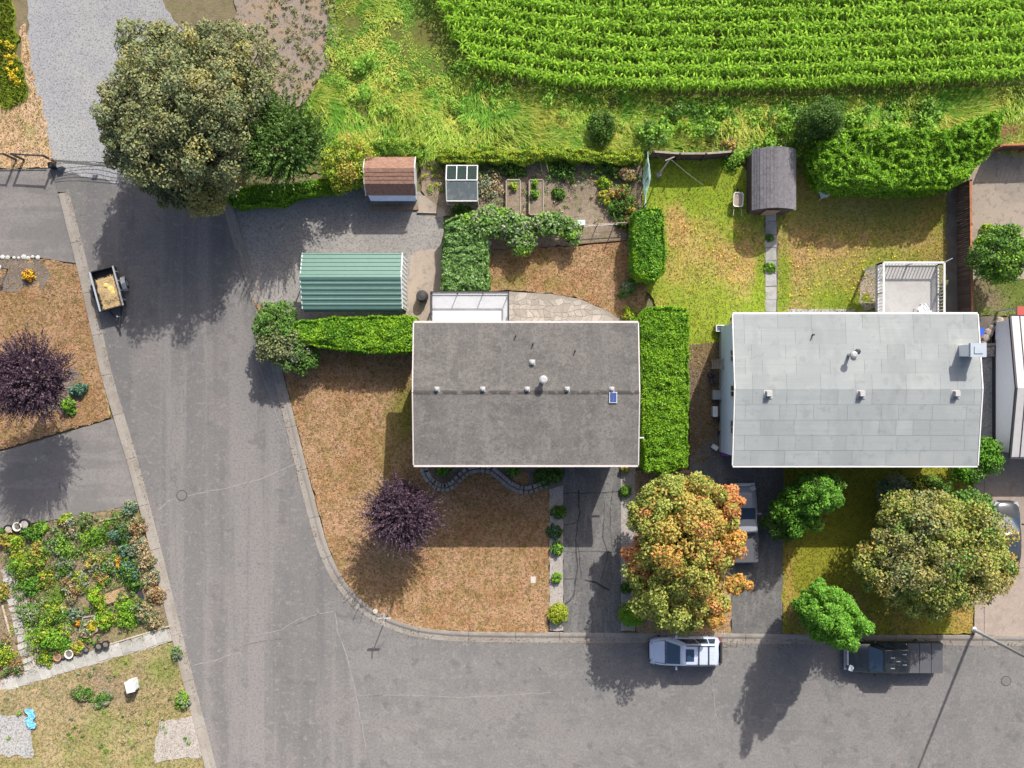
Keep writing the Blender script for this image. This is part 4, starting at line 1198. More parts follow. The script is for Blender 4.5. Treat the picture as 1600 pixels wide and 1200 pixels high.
b.add([(k0, cyr - .16, 3.53), (k1, cyr - .16, 3.53), (k1, cyr, 3.60), (k0, cyr, 3.60), (k1, cyr + .16, 3.53), (k0, cyr + .16, 3.53)], [(0, 1, 2, 3), (3, 2, 4, 5)])
b.build('ridge_cap', 'green_metal', cp_t)
ribbed('side_sheet', (cy0 - .16, 2.25), (cy0 - .005, 2.84), k0 + .05, k1 - .05, 3, 'green_metal', cp_t)
for i in range(12):    # white side wall on the right, upright ribs
    ya = cy0 + .05 + (cy1 - cy0 - .1) * i / 12; yb_ = cy0 + .05 + (cy1 - cy0 - .1) * (i + 1) / 12
    zt = min(2.85 + .70 * (((ya + yb_) / 2 - cy0) / (cyr - cy0) if ya < cyr else (cy1 - (ya + yb_) / 2) / (cy1 - cyr)), 3.55) - .06
    b = MB()
    b.box((k1 - .02, (ya + yb_) / 2, zt / 2 + .03), (.03, yb_ - ya - .01, zt))
    b.box((k1 + .012, (ya + yb_) / 2, zt / 2 + .03), (.03, .05, zt - .02))
    b.build('wall_panel', 'white_metal', cp_t)
for x in (k0 + .1, (k0 + k1) / 2, k1 - .1):
    for y in (cy0 + .1, cy1 - .1):
        b = MB(); b.box((x, y, 1.40), (.07, .07, 2.8)); b.build('post', 'metal', cp_t)
for x in (k0 + .04, k1 + .03):
    b = MB()
    b.bar((x, cy0, 2.80), (x, cyr, 3.50), .05, .1); b.bar((x, cyr, 3.50), (x, cy1, 2.80), .05, .1)
    b.build('gable_trim', 'white_metal', cp_t)

# --- small greenhouse
g0, g1 = at(697.5, 0, 1.7).x, at(746, 0, 1.7).x
gy0, gyr, gy1 = yy(314, 1.5), yy(281, 2.1), yy(258, 1.6)
MT['pane_film'] = mat('dusty_polycarbonate', (0.13, 0.155, 0.16), 0.5, [('n', 3, .45, .7, (.21, .24, .235), .7)], alpha=.9)
MT['pane_clear'] = mat('green_tinted_glass', (0.02, 0.05, 0.04), 0.1, alpha=.45, spec=.5)
gh = thing('greenhouse', 'small white-framed greenhouse with dusty panes by the vegetable plot', 'greenhouse', ((g0 + g1) / 2, gyr, 0))
fr = lambda a, c, w=.05: MB().bar(a, c, w).build('frame_bar', 'white', gh)
ze, zr_ = 1.5, 2.05
for x in (g0, g1):
    fr((x, gy0, ze), (x, gyr, zr_), .06); fr((x, gyr, zr_), (x, gy1, ze), .06); fr((x, gy0, .04), (x, gy0, ze)); fr((x, gy1, .04), (x, gy1, ze)); fr((x, gy0, .1), (x, gy1, .1))
for y, z in ((gy0, ze), (gyr, zr_), (gy1, ze), (gy0, .1), (gy1, .1)): fr((g0, y, z), (g1, y, z), .055)
for i in (1, 2):
    x = g0 + (g1 - g0) * i / 3
    fr((x, gyr, zr_ + .004), (x, gy1, ze + .004), .05)
    fr((x, gy1, .1), (x, gy1, ze), .04)
for i in range(3):
    xa = g0 + (g1 - g0) * i / 3 + .03; xb = g0 + (g1 - g0) * (i + 1) / 3 - .03
    b = MB(); b.add([(xa, gyr + .02, zr_ - .02), (xb, gyr + .02, zr_ - .02), (xb, gy1 - .02, ze + .0), (xa, gy1 - .02, ze + .0)], [(0, 1, 2, 3)]); b.build('roof_pane', 'pane_clear', gh)
    b = MB(); b.add([(xa, gy0 + .02, ze + .01), (xb + .05, gy0 + .02, ze + .01), (xb + .05, gyr - .02, zr_ - .01), (xa, gyr - .02, zr_ - .01)], [(0, 1, 2, 3)]); b.build('roof_pane', 'pane_film', gh)
    for y in (gy0, gy1):
        b = MB(); b.add([(xa, y, .12), (xb, y, .12), (xb, y, ze - .03), (xa, y, ze - .03)], [(0, 1, 2, 3)]); b.build('wall_pane', 'pane_film', gh)
for x in (g0, g1):
    b = MB(); b.add([(x, gy0, .12), (x, gy1, .12), (x, gy1, ze - .03), (x, gyr, zr_ - .05), (x, gy0, ze - .03)], [(0, 1, 2, 3, 4)]); b.build('wall_pane', 'pane_film', gh)
b = MB(); b.box(((g0 + g1) / 2, gy1 - .35, .7), (g1 - g0 - .2, .5, .05)); b.build('bench', 'wood_dark', gh)
b = MB(); b.box(((g0 + g1) / 2, gy0 - .12, .12), (1.6, .2, .14)); b.build('step', 'wood_pale', gh)
# ------------------------------------------------------------------ fences, gates, street furniture, garden things
def board_fence(label, a, b, h, m, board_w, post_every, rail_m, cap=None, name='fence', post_extra=.1, bow=0.0, z0=.05, rails_side=1, post_w=.1, group=None):
    a, b = Vector((*at2(*a), 0)), Vector((*at2(*b), 0))
    d = b - a; L_ = d.length; d.normalize(); nn = Vector((-d.y, d.x, 0)); an = math.atan2(d.y, d.x)
    t = thing(name, label, 'fence', (a + b) / 2, group=group)
    n = int(L_ / board_w)
    off = lambda s: nn * (-bow * 4 * (s / L_) * (1 - s / L_))
    me = MB().box((0, 0, 0), (board_w - .012, .02, h)).mesh('board'); me.materials.append(MT[m])
    for i in range(n):
        s = (i + .5) * board_w
        q = a + d * s + off(s) - (a + b) / 2
        o = link(bpy.data.objects.new('board', me)); o.parent = t
        o.location = (q.x, q.y, z0 + h / 2 + random.uniform(-.012, .012)); o.rotation_euler = (0, random.uniform(-.008, .008), an)
    k = max(1, round(L_ / post_every))
    for i in range(k + 1):
        s = L_ * i / k; q = a + d * s + off(s) + nn * (.07 * rails_side)
        mb_ = MB(); mb_.box((q.x, q.y, (h + post_extra) / 2), (post_w, post_w, h + post_extra), an); mb_.build('post', rail_m, t)
    for z in (.35, h - .25):
        mb_ = MB()
        for i in range(k):
            p0, p1 = a + d * (L_ * i / k) + off(L_ * i / k), a + d * (L_ * (i + 1) / k) + off(L_ * (i + 1) / k)
            mb_.bar(p0 + nn * (.036 * rails_side) + Vector((0, 0, z)), p1 + nn * (.036 * rails_side) + Vector((0, 0, z)), .04, .09)
        mb_.build('rail', rail_m, t)
    if cap:
        for i in range(k):
            p0, p1 = a + d * (L_ * i / k + .01) + off(L_ * i / k), a + d * (L_ * (i + 1) / k - .01) + off(L_ * (i + 1) / k)
            mb_ = MB(); mb_.bar(p0 + Vector((0, 0, z0 + h + .03)), p1 + Vector((0, 0, z0 + h + .03)), .13, .04); mb_.build('cap_rail', cap, t)
    return t
board_fence('weathered brown board fence with pale cap along the back lawn', (1015, 247), (1134, 247), 1.75, 'wood_dark', .14, 1.75, 'wood_dark', 'wood_pale', bow=.14, post_extra=.32, rails_side=-1)
board_fence('long board fence with orange cedar cap and boards darkened for shade between the right yards', (1493, 292), (1496, 492), 2.0, 'wood_dark', .14, 2.45, 'cedar', 'cedar', rails_side=1, post_w=.12)  # cedar boards coloured dark to put in the shade on their face
board_fence('short cedar board fence along the back of the bare dirt yard', (1540, 238), (1640, 236), 1.95, 'wood_dark', .14, 2.2, 'cedar', 'cedar', rails_side=-1, post_w=.12)

# green net trellis
p0, p1 = Vector((*at2(1004, 326), .05)), Vector((*at2(1008, 248), .05))
nt_ = thing('net_trellis', 'pale green netting trellis on posts between garden and back lawn', 'trellis', (p0 + p1) / 2)
MT['net'] = plain('pale_green_netting', (0.42, 0.62, 0.55), .7)
b = MB(); L_ = (p1 - p0).length; d = (p1 - p0).normalized()
sag = lambda s, z: Vector((.12 * math.sin(s * 2.2 + z * 2), 0, 0))
for i in range(int(L_ / .13) + 1):
    s = i * .13; b.tube([p0 + d * s + Vector((0, 0, z)) + sag(s, z) for z in (.05, .7, 1.5, 2.2)], .011, 4)
for j in range(17):
    z = .1 + j * .13; b.tube([p0 + d * (L_ * i / 8) + Vector((0, 0, z)) + sag(L_ * i / 8, z) for i in range(9)], .011, 4)
b.build('net', 'net', nt_)
for s in (0, L_ / 2, L_):
    q = p0 + d * s; b = MB(); b.tube([q - Vector((0, 0, .05)), q + Vector((0, 0, 1.9))], .035, 8); b.build('post', 'wood_dark', nt_)
b = MB(); q = at(1008, 243, 0); b.tube([q, q + Vector((0, 0, 2.5))], .05, 8)
b.build('corner_post', 'wood_dark', nt_)

# tall pole with a guy line
p = at(1028, 275, .05)
pl = thing('pole', 'tall thin pole with a guy line standing in the fence shadow', 'pole', p)
b = MB(); b.tube([p, p + Vector((0, 0, 2.5)), p + Vector((0, 0, 5.0))], [.055, .05, .04], 8); b.build('shaft', 'wood_pale', pl)
b = MB(); b.box(p + Vector((0, 0, .35)), (.3, .26, .7), .4); b.build('footing', 'block', pl)
b = MB(); b.bar(p + Vector((-.3, -.12, 4.95)), p + Vector((.25, .1, 4.95)), .06); b.build('crossbar', 'wood_pale', pl)
q = at(1100, 290, .05)
b = MB(); b.tube([p + Vector((0, 0, 4.9)), (p + q) / 2 + Vector((0, 0, 2.3)), q], .012, 5); b.build('guy_line', 'metal', pl)

# thin garden fence between vegetable plot and dry lawn
gf = thing('garden_fence', 'low pole fence between vegetable plot and dry back lawn', 'fence', at(945, 350, 0))
q0, q1 = at(906, 352, .9), at(990, 347, .9)
b = MB(); b.tube([q0, (q0 + q1) / 2 - Vector((0, 0, .03)), q1], .03, 7); b.build('rail', 'wood_pale', gf)
b = MB(); b.tube([q0 - Vector((0, 0, .45)), q1 - Vector((0, 0, .45))], .008, 5); b.build('wire', 'metal', gf)
for f_ in (0, .33, .66, 1):
    q = q0.lerp(q1, f_); b = MB(); b.tube([(q.x, q.y, .03), (q.x, q.y, 1.0 + .8 * (f_ == .66))], .035, 7); b.build('post', 'wood', gf)
# timber edging boards of plot and planting
def plank(name, label, cat, a, b_, w, h, m, z=.05, group=None):
    a, b_ = at(*a, 0), at(*b_, 0)
    c = (a + b_) / 2
    mb_ = MB(); mb_.bar(a + Vector((0, 0, z + h / 2)), b_ + Vector((0, 0, z + h / 2)), w, h)
    return tag(mb_.build(name, m, org=c), label, cat, group)
plank('edging_board', 'long timber edging between vegetable plot and dry back lawn', 'edging', (902, 381), (988, 374), .08, .14, 'wood')
plank('edging_board', 'timber edging at the foot of the brown shed yard', 'edging', (652, 332), (683, 333), .08, .12, 'wood_pale')
plank('edging_board', 'dark timber edging along the roadside of the allotment', 'edging', (202, 862), (224, 940), .30, .12, 'frame_dark')
plank('edging_board', 'pale timber edging right of the vertical stone path', 'edging', (24, 905), (55, 1040), .07, .12, 'wood_pale')
plank('edging_board', 'pale timber edging left of the vertical stone path', 'edging', (5, 945), (18, 995), .07, .12, 'wood_pale')
plank('edging_board', 'short pale timber edging at the lower left of the garden', 'edging', (27, 1030), (34, 1055), .07, .12, 'wood_pale')
plank('edging_board', 'pale timber edging above the lower stone path', 'edging', (172, 1006), (268, 977), .07, .10, 'wood_pale')
plank('edging_board', 'pale timber edging at the top of the allotment', 'edging', (158, 814), (196, 805), .08, .12, 'wood_pale')
plank('edging_board', 'dark timber edging at the top left of the allotment', 'edging', (70, 842), (140, 820), .10, .14, 'wood_dark')
plank('edging_board', 'small white board standing in the allotment', 'edging', (98, 946), (102, 958), .08, .22, 'white')
plank('edging_board', 'small pale board beside the bright green garden bush', 'edging', (108, 985), (112, 996), .07, .2, 'wood_pale')
plank('kerb_edge', 'thin concrete edge between dry verge and driveway by the gate', 'edging', (-10, 266), (74, 265), .10, .04, 'crack', .05)

# black metal gate frame on the left
gt = thing('metal_gate', 'black tubular gate frame standing beside the gravel lane', 'gate', at(55, 252, 0))
gp = [at(26, 250, 0), at(38, 250, 0), at(87, 253, 0)]
for q, h in zip(gp, (1.75, 1.75, 1.8)):
    b = MB(); b.box((q.x, q.y, h / 2), (.11, .11, h)); b.build('post', 'black', gt)
b = MB(); b.bar(gp[1] + Vector((0, 0, 1.7)), gp[2] + Vector((0, 0, 1.7)), .09); b.build('top_rail', 'black', gt)
b = MB(); b.bar((-35, gp[0].y, 1.68), gp[0] + Vector((0, 0, 1.7)), .07); b.build('side_rail', 'black', gt)
# sagging wire gate across the lane, with a small sign
wg = thing('wire_gate', 'sagging wire strands with a small sign across the gravel lane', 'gate', at(130, 260, 0))
q0, q1 = at(93, 256, 0), at(232, 262, 0)
for q in (q0, q1):
    b = MB(); b.tube([q, q + Vector((0, 0, 1.35))], .07, 8); b.build('post', 'wood', wg)
for i, z in enumerate((.35, .6, .85, 1.08, 1.28)):
    b = MB(); pts = []
    for k in range(13):
        f_ = k / 12; v = q0.lerp(q1, f_); v.z = z - .18 * math.sin(math.pi * min(1, f_ * 1.4) if f_ < .7 else math.pi) - .10 * (1 - (2 * f_ - 1) ** 2) + .05 * math.sin(f_ * 9 + i); pts.append(v)
    b.tube(pts, .018, 5); b.build('wire', 'black', wg)
q = q0.lerp(q1, .45)
b = MB(); b.box((q.x, q.y - .02, .78), (.34, .02, .30)); b.build('sign', 'white', wg)
b = MB(); q = at(94, 258, .3); b.box((q.x, q.y, .25), (.42, .4, .5), .3, 0, .85); tag(b.build('rock', 'block', org=at(94, 258, 0)), 'grey boulder at the post of the wire gate', 'rock')
b = MB(); q = at(82, 259, .3); b.box((q.x, q.y, .35), (.28, .3, .7), .2); o = tag(b.build('meter_box', 'black', org=at(82, 259, 0)), 'small black box at the end post of the black gate', 'box')
# white stones along the left driveway
for i, x in enumerate((4, 12, 22, 29, 37, 44, 51, 59)):
    q = at(x, 402.5 + random.uniform(-1, 1), .1); s = random.uniform(.11, .19)
    b = MB(); b.lathe((q.x, q.y, .03), [(s * .8, 0), (s, .06), (s * .8, .13), (s * .3, .17)], 7)
    tag(b.build('edging_stone', 'stone_white', org=(q.x, q.y, 0)), 'whitewashed stone in the row edging the flower bed by the driveway', 'stone', 'white stones along the flower bed')
# garden lamp in that bed
q = at(6, 451, 0)
q = at(13, 421, .05)
lp = thing('garden_lamp', 'white garden lamp on a thin stake in the left flower bed', 'lamp', q)
b = MB(); b.tube([q, q + Vector((0, 0, 1.25))], .03, 8); b.build('stake', 'black', lp)
b = MB(); b.lathe((q.x, q.y, 1.2), [(.05, 0), (.17, .06), (.16, .16), (.05, .2)], 12); b.build('lamp_head', 'white_plastic', lp)

# street name sign on the corner: post with two blades crossing
q = at(609, 951, .09)
sg = thing('street_sign', 'corner street sign post with two crossed pale blades', 'street sign', q)
b = MB(); b.tube([q, q + Vector((0, 0, 2.75))], .035, 8); b.build('post', 'metal', sg)
b = MB(); b.box(q + Vector((0, 0, 2.60)), (.80, .025, .16)); b.build('sign_blade', 'fascia', sg)
b = MB(); b.box(q + Vector((0, 0, 2.83)), (.025, .75, .16)); b.build('sign_blade', 'fascia', sg)
b = MB(); b.box(q + Vector((0, 0, 2.72)), (.07, .07, .05)); b.build('bracket', 'metal', sg)
q = at(586, 955, .10)
b = MB(); b.lathe(q, [(.16, 0), (.16, .05), (.13, .06)], 14); tag(b.build('utility_cover', plain('pale_cover', (.46, .40, .34), .8), org=q), 'small round pale utility cover behind the kerb by the street sign', 'utility cover')
b = MB(); q = at(833, 906, .1); b.box((q.x, q.y, .10), (.32, .42, .05)); tag(b.build('utility_cover', plain('pale_valve_lid', (.45, .41, .36), .8), org=q), 'small square utility lid in the dry corner lawn', 'utility cover')
# street lamp at the right
q = at(1522, 984, .06)
sl_ = thing('street_lamp', 'tall grey street lamp pole beside the concrete driveway', 'street lamp', q)
b = MB(); b.tube([q, q + Vector((0, 0, 4.5)), q + Vector((0, 0, 9.0))], [.11, .09, .065], 12); b.build('pole', 'metal', sl_, smooth=True)
b = MB(); b.lathe(q, [(.20, -.02), (.20, .06), (.13, .10)], 12); b.build('base_plate', 'metal', sl_)
b = MB(); b.tube([q + Vector((0, 0, 8.8)), q + Vector((0, -.8, 9.3)), q + Vector((0, -2.0, 9.4))], .045, 8); b.build('arm', 'metal', sl_)
b = MB(); b.box(q + Vector((0, -2.2, 9.4)), (.25, .6, .14), 0, 0, .8); b.build('lamp_head', 'metal', sl_)

# white utility box at the bottom left
q = at(207, 1070, .5); an = R(14)
ub = thing('utility_box', 'white metal utility box on bare ground in the bottom left lawn', 'utility box', (q.x, q.y, .06), an)
b = MB(); b.box((0, 0, .45), (.48, .68, .9)); b.build('cabinet', 'white_plastic', ub, local=True)
b = MB(); b.box((0, 0, .93), (.54, .75, .06), 0, 0, .95); b.build('lid', 'white', ub, local=True)
b = MB(); b.box((.255, -.06, .5), (.03, .45, .6)); b.box((.28, .05, .55), (.03, .04, .14)); b.build('door', 'white_plastic', ub, local=True)
# crumpled blue tarp
q = at(49, 1122, .1); g = np.random.default_rng(4)
b = MB(); nx, ny = 7, 12
vs = [(q.x + (i / (nx - 1) - .5) * .55 + .10 * math.sin(j * 1.1) + g.uniform(-.05, .05), q.y + (j / (ny - 1) - .5) * 1.3, .12 + .12 * abs(math.sin(i * 1.7 + j * .9)) + g.uniform(0, .07)) for j in range(ny) for i in range(nx)]
b.add(vs, [(j * nx + i, j * nx + i + 1, (j + 1) * nx + i + 1, (j + 1) * nx + i) for j in range(ny - 1) for i in range(nx - 1)])
tag(b.build('tarp', plain('light_blue_tarp', (.16, .42, .62), .4), org=(q.x, q.y, .08)), 'crumpled light blue tarp at the bottom left edge', 'tarp')

# raised vegetable beds
def raised_bed(label, x0, x1, y0, y1, h=.45):
    a, c = at(x0, y1, h), at(x1, y0, h)
    t = thing('raised_bed', label, 'raised bed', ((a.x + c.x) / 2, (a.y + c.y) / 2, .05))
    for p, q in (((a.x, a.y), (c.x, a.y)), ((c.x, a.y), (c.x, c.y)), ((c.x, c.y), (a.x, c.y)), ((a.x, c.y), (a.x, a.y))):
        d = Vector((q[0] - p[0], q[1] - p[1], 0)).normalized() * .035
        b = MB(); b.bar((p[0] + d.x, p[1] + d.y, h / 2 + .04), (q[0] - d.x, q[1] - d.y, h / 2 + .04), .07, h); b.build('side_board', 'wood_pale', t)
    b = MB(); b.box(((a.x + c.x) / 2, (a.y + c.y) / 2, h / 2), (c.x - a.x - .06, c.y - a.y - .06, h - .06)); b.build('bed_soil', 'soil', t)
    return t
raised_bed('left one of the two pale timber raised beds, with sparse sprouts', 791, 813, 281, 335)
raised_bed('right one of the two pale timber raised beds, with leafy greens', 827, 849, 281, 335)
# straw-covered bed in the allotment
c4 = [at2(160, 927, .2), at2(195, 914, .2), at2(203, 932, .2), at2(163, 946, .2)]
cx_, cy_ = sum(p[0] for p in c4) / 4, sum(p[1] for p in c4) / 4
sb = thing('straw_bed', 'wooden bed filled with tan straw in the allotment', 'raised bed', (cx_, cy_, .06))
for i in range(4):
    a, c = c4[i], c4[(i + 1) % 4]
    b = MB(); b.bar((*a, .18), (*c, .18), .06, .26); b.build('side_board', 'wood_dark', sb)
b = MB(); b.prism(c4[::-1], .06, .22); b.build('bed_soil', 'dirt_yard', sb)
g = np.random.default_rng(5); k = 420
pp = g.uniform(0, 1, (k, 2)); A, B_, D_ = np.array(c4[0]), np.array(c4[1]), np.array(c4[3])
P3 = np.c_[A + pp[:, :1] * (B_ - A) + pp[:, 1:] * (D_ - A), g.uniform(.21, .26, k)]
an = g.uniform(0, 6.28, k)
v, f = blades(P3, np.stack([np.cos(an), np.sin(an)], 1), g.uniform(.15, .35, k), np.full(k, .03), g.uniform(.0, .06, k))
MT['straw'] = mat('dry_straw', (.52, .37, .20), .9, [('island', 1, 0, 1, (.36, .24, .12), 1)], island=.2)
o = finish('straw', np_mesh('straw', v, f, WLOC[sb.name]), 'straw', sb); o['kind'] = 'stuff'
c4 = [at2(125, 984, .2), at2(130, 965, .2), at2(147, 962, .2), at2(152, 986, .2), at2(128, 996, .2)]
cx_, cy_ = sum(p[0] for p in c4) / 5, sum(p[1] for p in c4) / 5
pbx = thing('planter_box', 'pale stone-edged planter with yellow flowers in the allotment', 'planter', (cx_, cy_, .06))
for i in range(5):
    a, c = c4[i], c4[(i + 1) % 5]
    b = MB(); b.bar((*a, .16), (*c, .16), .07, .24); b.build('side_board', 'block', pbx)
b = MB(); b.prism(c4[::-1], .06, .18); fix_normals(b.build('bed_soil', 'soil_dark', pbx))

# pots
def pot(px, py, r, h, m, label, group=None, fill='soil_dark', z0=.07):
    q = at(px, py, h)
    t = thing('plant_pot', label, 'plant pot', (q.x, q.y, z0), group=group)
    b = MB(); b.lathe((q.x, q.y, z0), [(r * .72, 0), (r * .95, h * .85), (r * 1.05, h * .86), (r * 1.05, h), (r * .86, h), (r * .82, h * .8)], 16); b.build('pot', m, t, smooth=False)
    b = MB(); b.lathe((q.x, q.y, z0), [(r * .84, h * .78), (r * .5, h * .84)], 12); b.build('potting_soil', fill, t)
    return t
MT['pot_blue'] = plain('dark_glazed_pot', (.05, .06, .08), .3)
MT['pot_white'] = plain('pale_glazed_pot', (.60, .57, .52), .5)
pot(38, 819, .34, .4, 'black', 'black pot with pale contents nearest the driveway edge', fill='gravel_strip')
pot(27, 823, .28, .4, 'pot_white', 'pale pot between two black pots at the driveway edge')
pot(13, 827, .30, .4, 'black', 'black pot at the left end by the driveway edge', fill='gravel_strip')
pot(90, 1027, .24, .3, 'terracotta', 'terracotta pot among pots on the stone path')
pot(108, 1022, .28, .3, 'pot_white', 'white bowl planter among pots on the stone path')
for x, y, w_ in ((126, 1019, 'first small dark pot right of the white bowl on the stone path'), (135, 1015, 'second small dark pot right of the white bowl, under the low yellow plant'), (99, 1025, 'small dark pot squeezed between terracotta pot and white bowl')): pot(x, y, .16, .25, 'pot_blue', w_, 'small dark pots on the stone path')
pot(154, 1010, .24, .36, 'black', 'left of two large black pots at the right end of the pot row', )
pot(165, 1007, .24, .36, 'black', 'right of two large black pots at the right end of the pot row')
pot(1447, 450, .13, .28, 'pot_blue', 'small dark pot with pale green plant on the white deck', z0=DZ)

# rain barrel
q = at(661, 464, 0)
rb = thing('rain_barrel', 'black rain barrel on the bare dirt by the carport', 'barrel', (q.x, q.y, .04))
b = MB(); b.lathe((q.x, q.y, .04), [(.30, 0), (.36, .3), (.36, .62), (.30, .92), (.26, .93), (.26, .9)], 18); b.build('body', plain('black_barrel', (.045, .047, .05), .45), rb, smooth=True)
for z in (.22, .68):
    b = MB(); b.lathe((q.x, q.y, z), [(.355, 0), (.378, .02), (.378, .05), (.355, .07)], 18); b.build('hoop', 'black', rb)
b = MB(); b.lathe((q.x, q.y, .95), [(.27, 0), (.24, .04), (.05, .06)], 16); b.build('lid', 'frame_dark', rb)

# wheelbarrow: handles point down the picture
q = at(1150, 316, 0); wb = thing('wheelbarrow', 'wheelbarrow with pale rim and dirt in the tray near the dark shed', 'wheelbarrow', (q.x, q.y, .085), R(-3))
def rr(x, y, w, h, z, c=.1): return [(x - w + c, y - h, z), (x + w - c, y - h, z), (x + w, y - h + c, z), (x + w, y + h - c, z), (x + w - c, y + h, z), (x - w + c, y + h, z), (x - w, y + h - c, z), (x - w, y - h + c, z)]
b = MB(); b.loft([rr(0, .02, .17, .30, .28), rr(0, .05, .33, .47, .62), rr(0, .05, .30, .44, .62), rr(0, .02, .16, .29, .31)]); b.build('tray', 'pot_white', wb, local=True)
b = MB(); b.loft([rr(0, .02, .2, .32, .38, .08), rr(0, .02, .28, .41, .52, .08), rr(.02, .04, .15, .22, .57, .05)]); b.build('load', 'dirt_yard', wb, local=True)
for s in (-1, 1):
    b = MB(); b.tube([(s * .10, .62, .2), (s * .2, -.3, .36), (s * .28, -1.0, .58)], .022, 7); b.build('handle', 'wood_pale', wb, local=True)
    b = MB(); b.tube([(s * .2, -.3, .36), (s * .22, -.42, .0)], .016, 6); b.build('leg', 'metal', wb, local=True)
b = MB(); pr = [(.19 * math.cos(a), .19 * math.sin(a)) for a in np.linspace(0, 2 * math.pi, 17)[:-1]]
b.loft([[(-.04, .66 + y, .19 + z) for y, z in pr], [(.04, .66 + y, .19 + z) for y, z in pr]]); b.build('wheel', 'rubber', wb, local=True)

# white plastic garden chairs
def chair(label, loc, rz):
    t = thing('garden_chair', label, 'chair', loc, rz)
    b = MB(); b.box((0, 0, .42), (.48, .46, .03)); b.build('seat', 'white_plastic', t, local=True)
    b = MB()
    for x in (-.19, -.095, 0, .095, .19): b.bar((x, -.21, .44), (x, -.33, .86), .055, .02)
    b.bar((-.23, -.33, .86), (.23, -.33, .86), .06, .05); b.build('backrest', 'white_plastic', t, local=True)
    for sx in (-1, 1):
        b = MB(); b.bar((sx * .26, -.24, .62), (sx * .26, .2, .64), .05, .03); b.bar((sx * .26, .2, .63), (sx * .25, .21, .42), .04); b.build('armrest', 'white_plastic', t, local=True)
        for sy in (-1, 1):
            b = MB(); b.bar((sx * .21, sy * .2, .42), (sx * .25, sy * .25, 0), .045); b.build('leg', 'white_plastic', t, local=True)
    return t
chair('white plastic chair alone on the shaded back lawn', (*at2(1286, 304, .4), .09), R(200))
chair('white plastic chair on the raised white deck', (*at2(1441, 483, 3), DZ), R(35))
# things along the blue side wall
q = at(1125, 513, .5)
wbk = thing('storage_bin', 'open white plastic bin on the grass by the blue wall corner', 'bin', (q.x, q.y, .08), 0)
for dx, dy, w, d in ((-.24, 0, .04, .42), (.24, 0, .04, .42), (0, -.19, .44, .04), (0, .19, .44, .04)):
    b = MB(); b.box((dx, dy, .26), (w, d, .5)); b.build('side', 'white_plastic', wbk, local=True)
b = MB(); b.box((0, 0, .05), (.44, .34, .05)); b.build('base', 'wall_blue', wbk, local=True)
# leaning wooden ladder
la = thing('ladder', 'pale wooden ladder leaning against the blue side wall', 'ladder', (*at2(1114, 569, 0), .08))
x0_, x1_, y_ = at(1110, 0, 0).x, vx0 - .06, at(0, 569, .5).y
for s in (-.26, .26):
    b = MB(); b.bar((x0_, y_ + s, .09), (x1_, y_ + s, 1.5), .05, .08); b.build('rail', 'wood_pale', la)
for i in range(1, 7):
    f_ = i / 7; b = MB(); b.box((x0_ + (x1_ - x0_) * f_, y_, .09 + 1.41 * f_), (.08, .5, .04)); b.build('rung', 'wood_pale', la)
def crate(name, label, cat, px, py, z, size, m, rz=0.0, lid=None):
    q = at(px, py, size[2]); t = thing(name, label, cat, (q.x, q.y, z), rz)
    b = MB(); b.box((0, 0, size[2] / 2), size, 0, 0, 1.04); b.build('body', m, t, local=True)
    b = MB(); b.box((0, 0, size[2] + .025), (size[0] * 1.08, size[1] * 1.08, .05)); b.build('lid', lid or m, t, local=True)
    return t
crate('storage_box', 'grey storage box against the middle of the blue wall', 'box', 1121, 617, .08, (.62, .55, .6), plain('grey_box', (.26, .27, .28), .6))
crate('air_conditioner', 'slim pale unit standing along the blue wall', 'unit', 1117, 643, .08, (.30, .62, .5), 'white_plastic')
crate('recycling_bin', 'white lidded bin tilted at the corner of the blue wall', 'bin', 1117, 699, .08, (.36, .26, .4), 'white_plastic', R(-35))
crate('recycling_bin', 'purple bin at the front corner of the blue wall', 'bin', 1134, 707, .08, (.46, .40, .6), plain('purple_bin', (.30, .05, .33), .5), R(-8))
crate('recycling_bin', 'bright blue bin beside the chimney side of the white-roofed house', 'bin', 1532, 518, .07, (.34, .40, .6), plain('blue_bin', (.03, .09, .55), .4))
for i, (x, y, w_) in enumerate(((1110, 585, 'dark bundle just below the wooden ladder'), (1113, 596, 'dark bundle between ladder and grey storage box'), (1126, 655, 'dark bundle against the blue wall below the slim pale unit'), (1128, 667, 'dark bundle at the wall, middle of the lower three'), (1124, 676, 'dark bundle nearest the tilted white bin'))):
    q = at(x, y, .2); b = MB(); b.box((q.x, q.y, .2), (random.uniform(.2, .35), random.uniform(.18, .3), .26), random.uniform(0, 1.5))
    b.box((q.x + .1, q.y + .08, .4), (.16, .14, .14), .5)
    tag(b.build('bundle', 'frame_dark', org=(q.x, q.y, .07)), w_, 'bundle', 'odds and ends along the blue wall')
crate('compost_bin', 'pale green box hive at the end of the vine row', 'box', 908, 348, .06, (.46, .3, .7), plain('mint_box', (.42, .62, .55), .5))
crate('compost_bin', 'small white box showing through the vine row', 'box', 845, 342, .06, (.30, .34, .9), 'white_plastic')
q = at(760, 372, .5)
st_ = thing('garden_statue', 'small grey figure ornament in the corner of the ivy hedge', 'ornament', (q.x, q.y, .08))
b = MB(); b.lathe((q.x, q.y, .08), [(.2, 0), (.16, .1), (.12, .4), (.16, .55), (.06, .66)], 12); b.build('body', 'block', st_, smooth=True)
b = MB(); b.lathe((q.x, q.y, .72), [(.04, 0), (.11, .07), (.11, .14), (.04, .2)], 12); b.build('head', 'block', st_, smooth=True)
b = MB(); b.lathe((q.x + .12, q.y - .28, .09), [(.13, 0), (.2, .06), (.16, .07)], 14); b.build('dish', 'pot_white', st_)
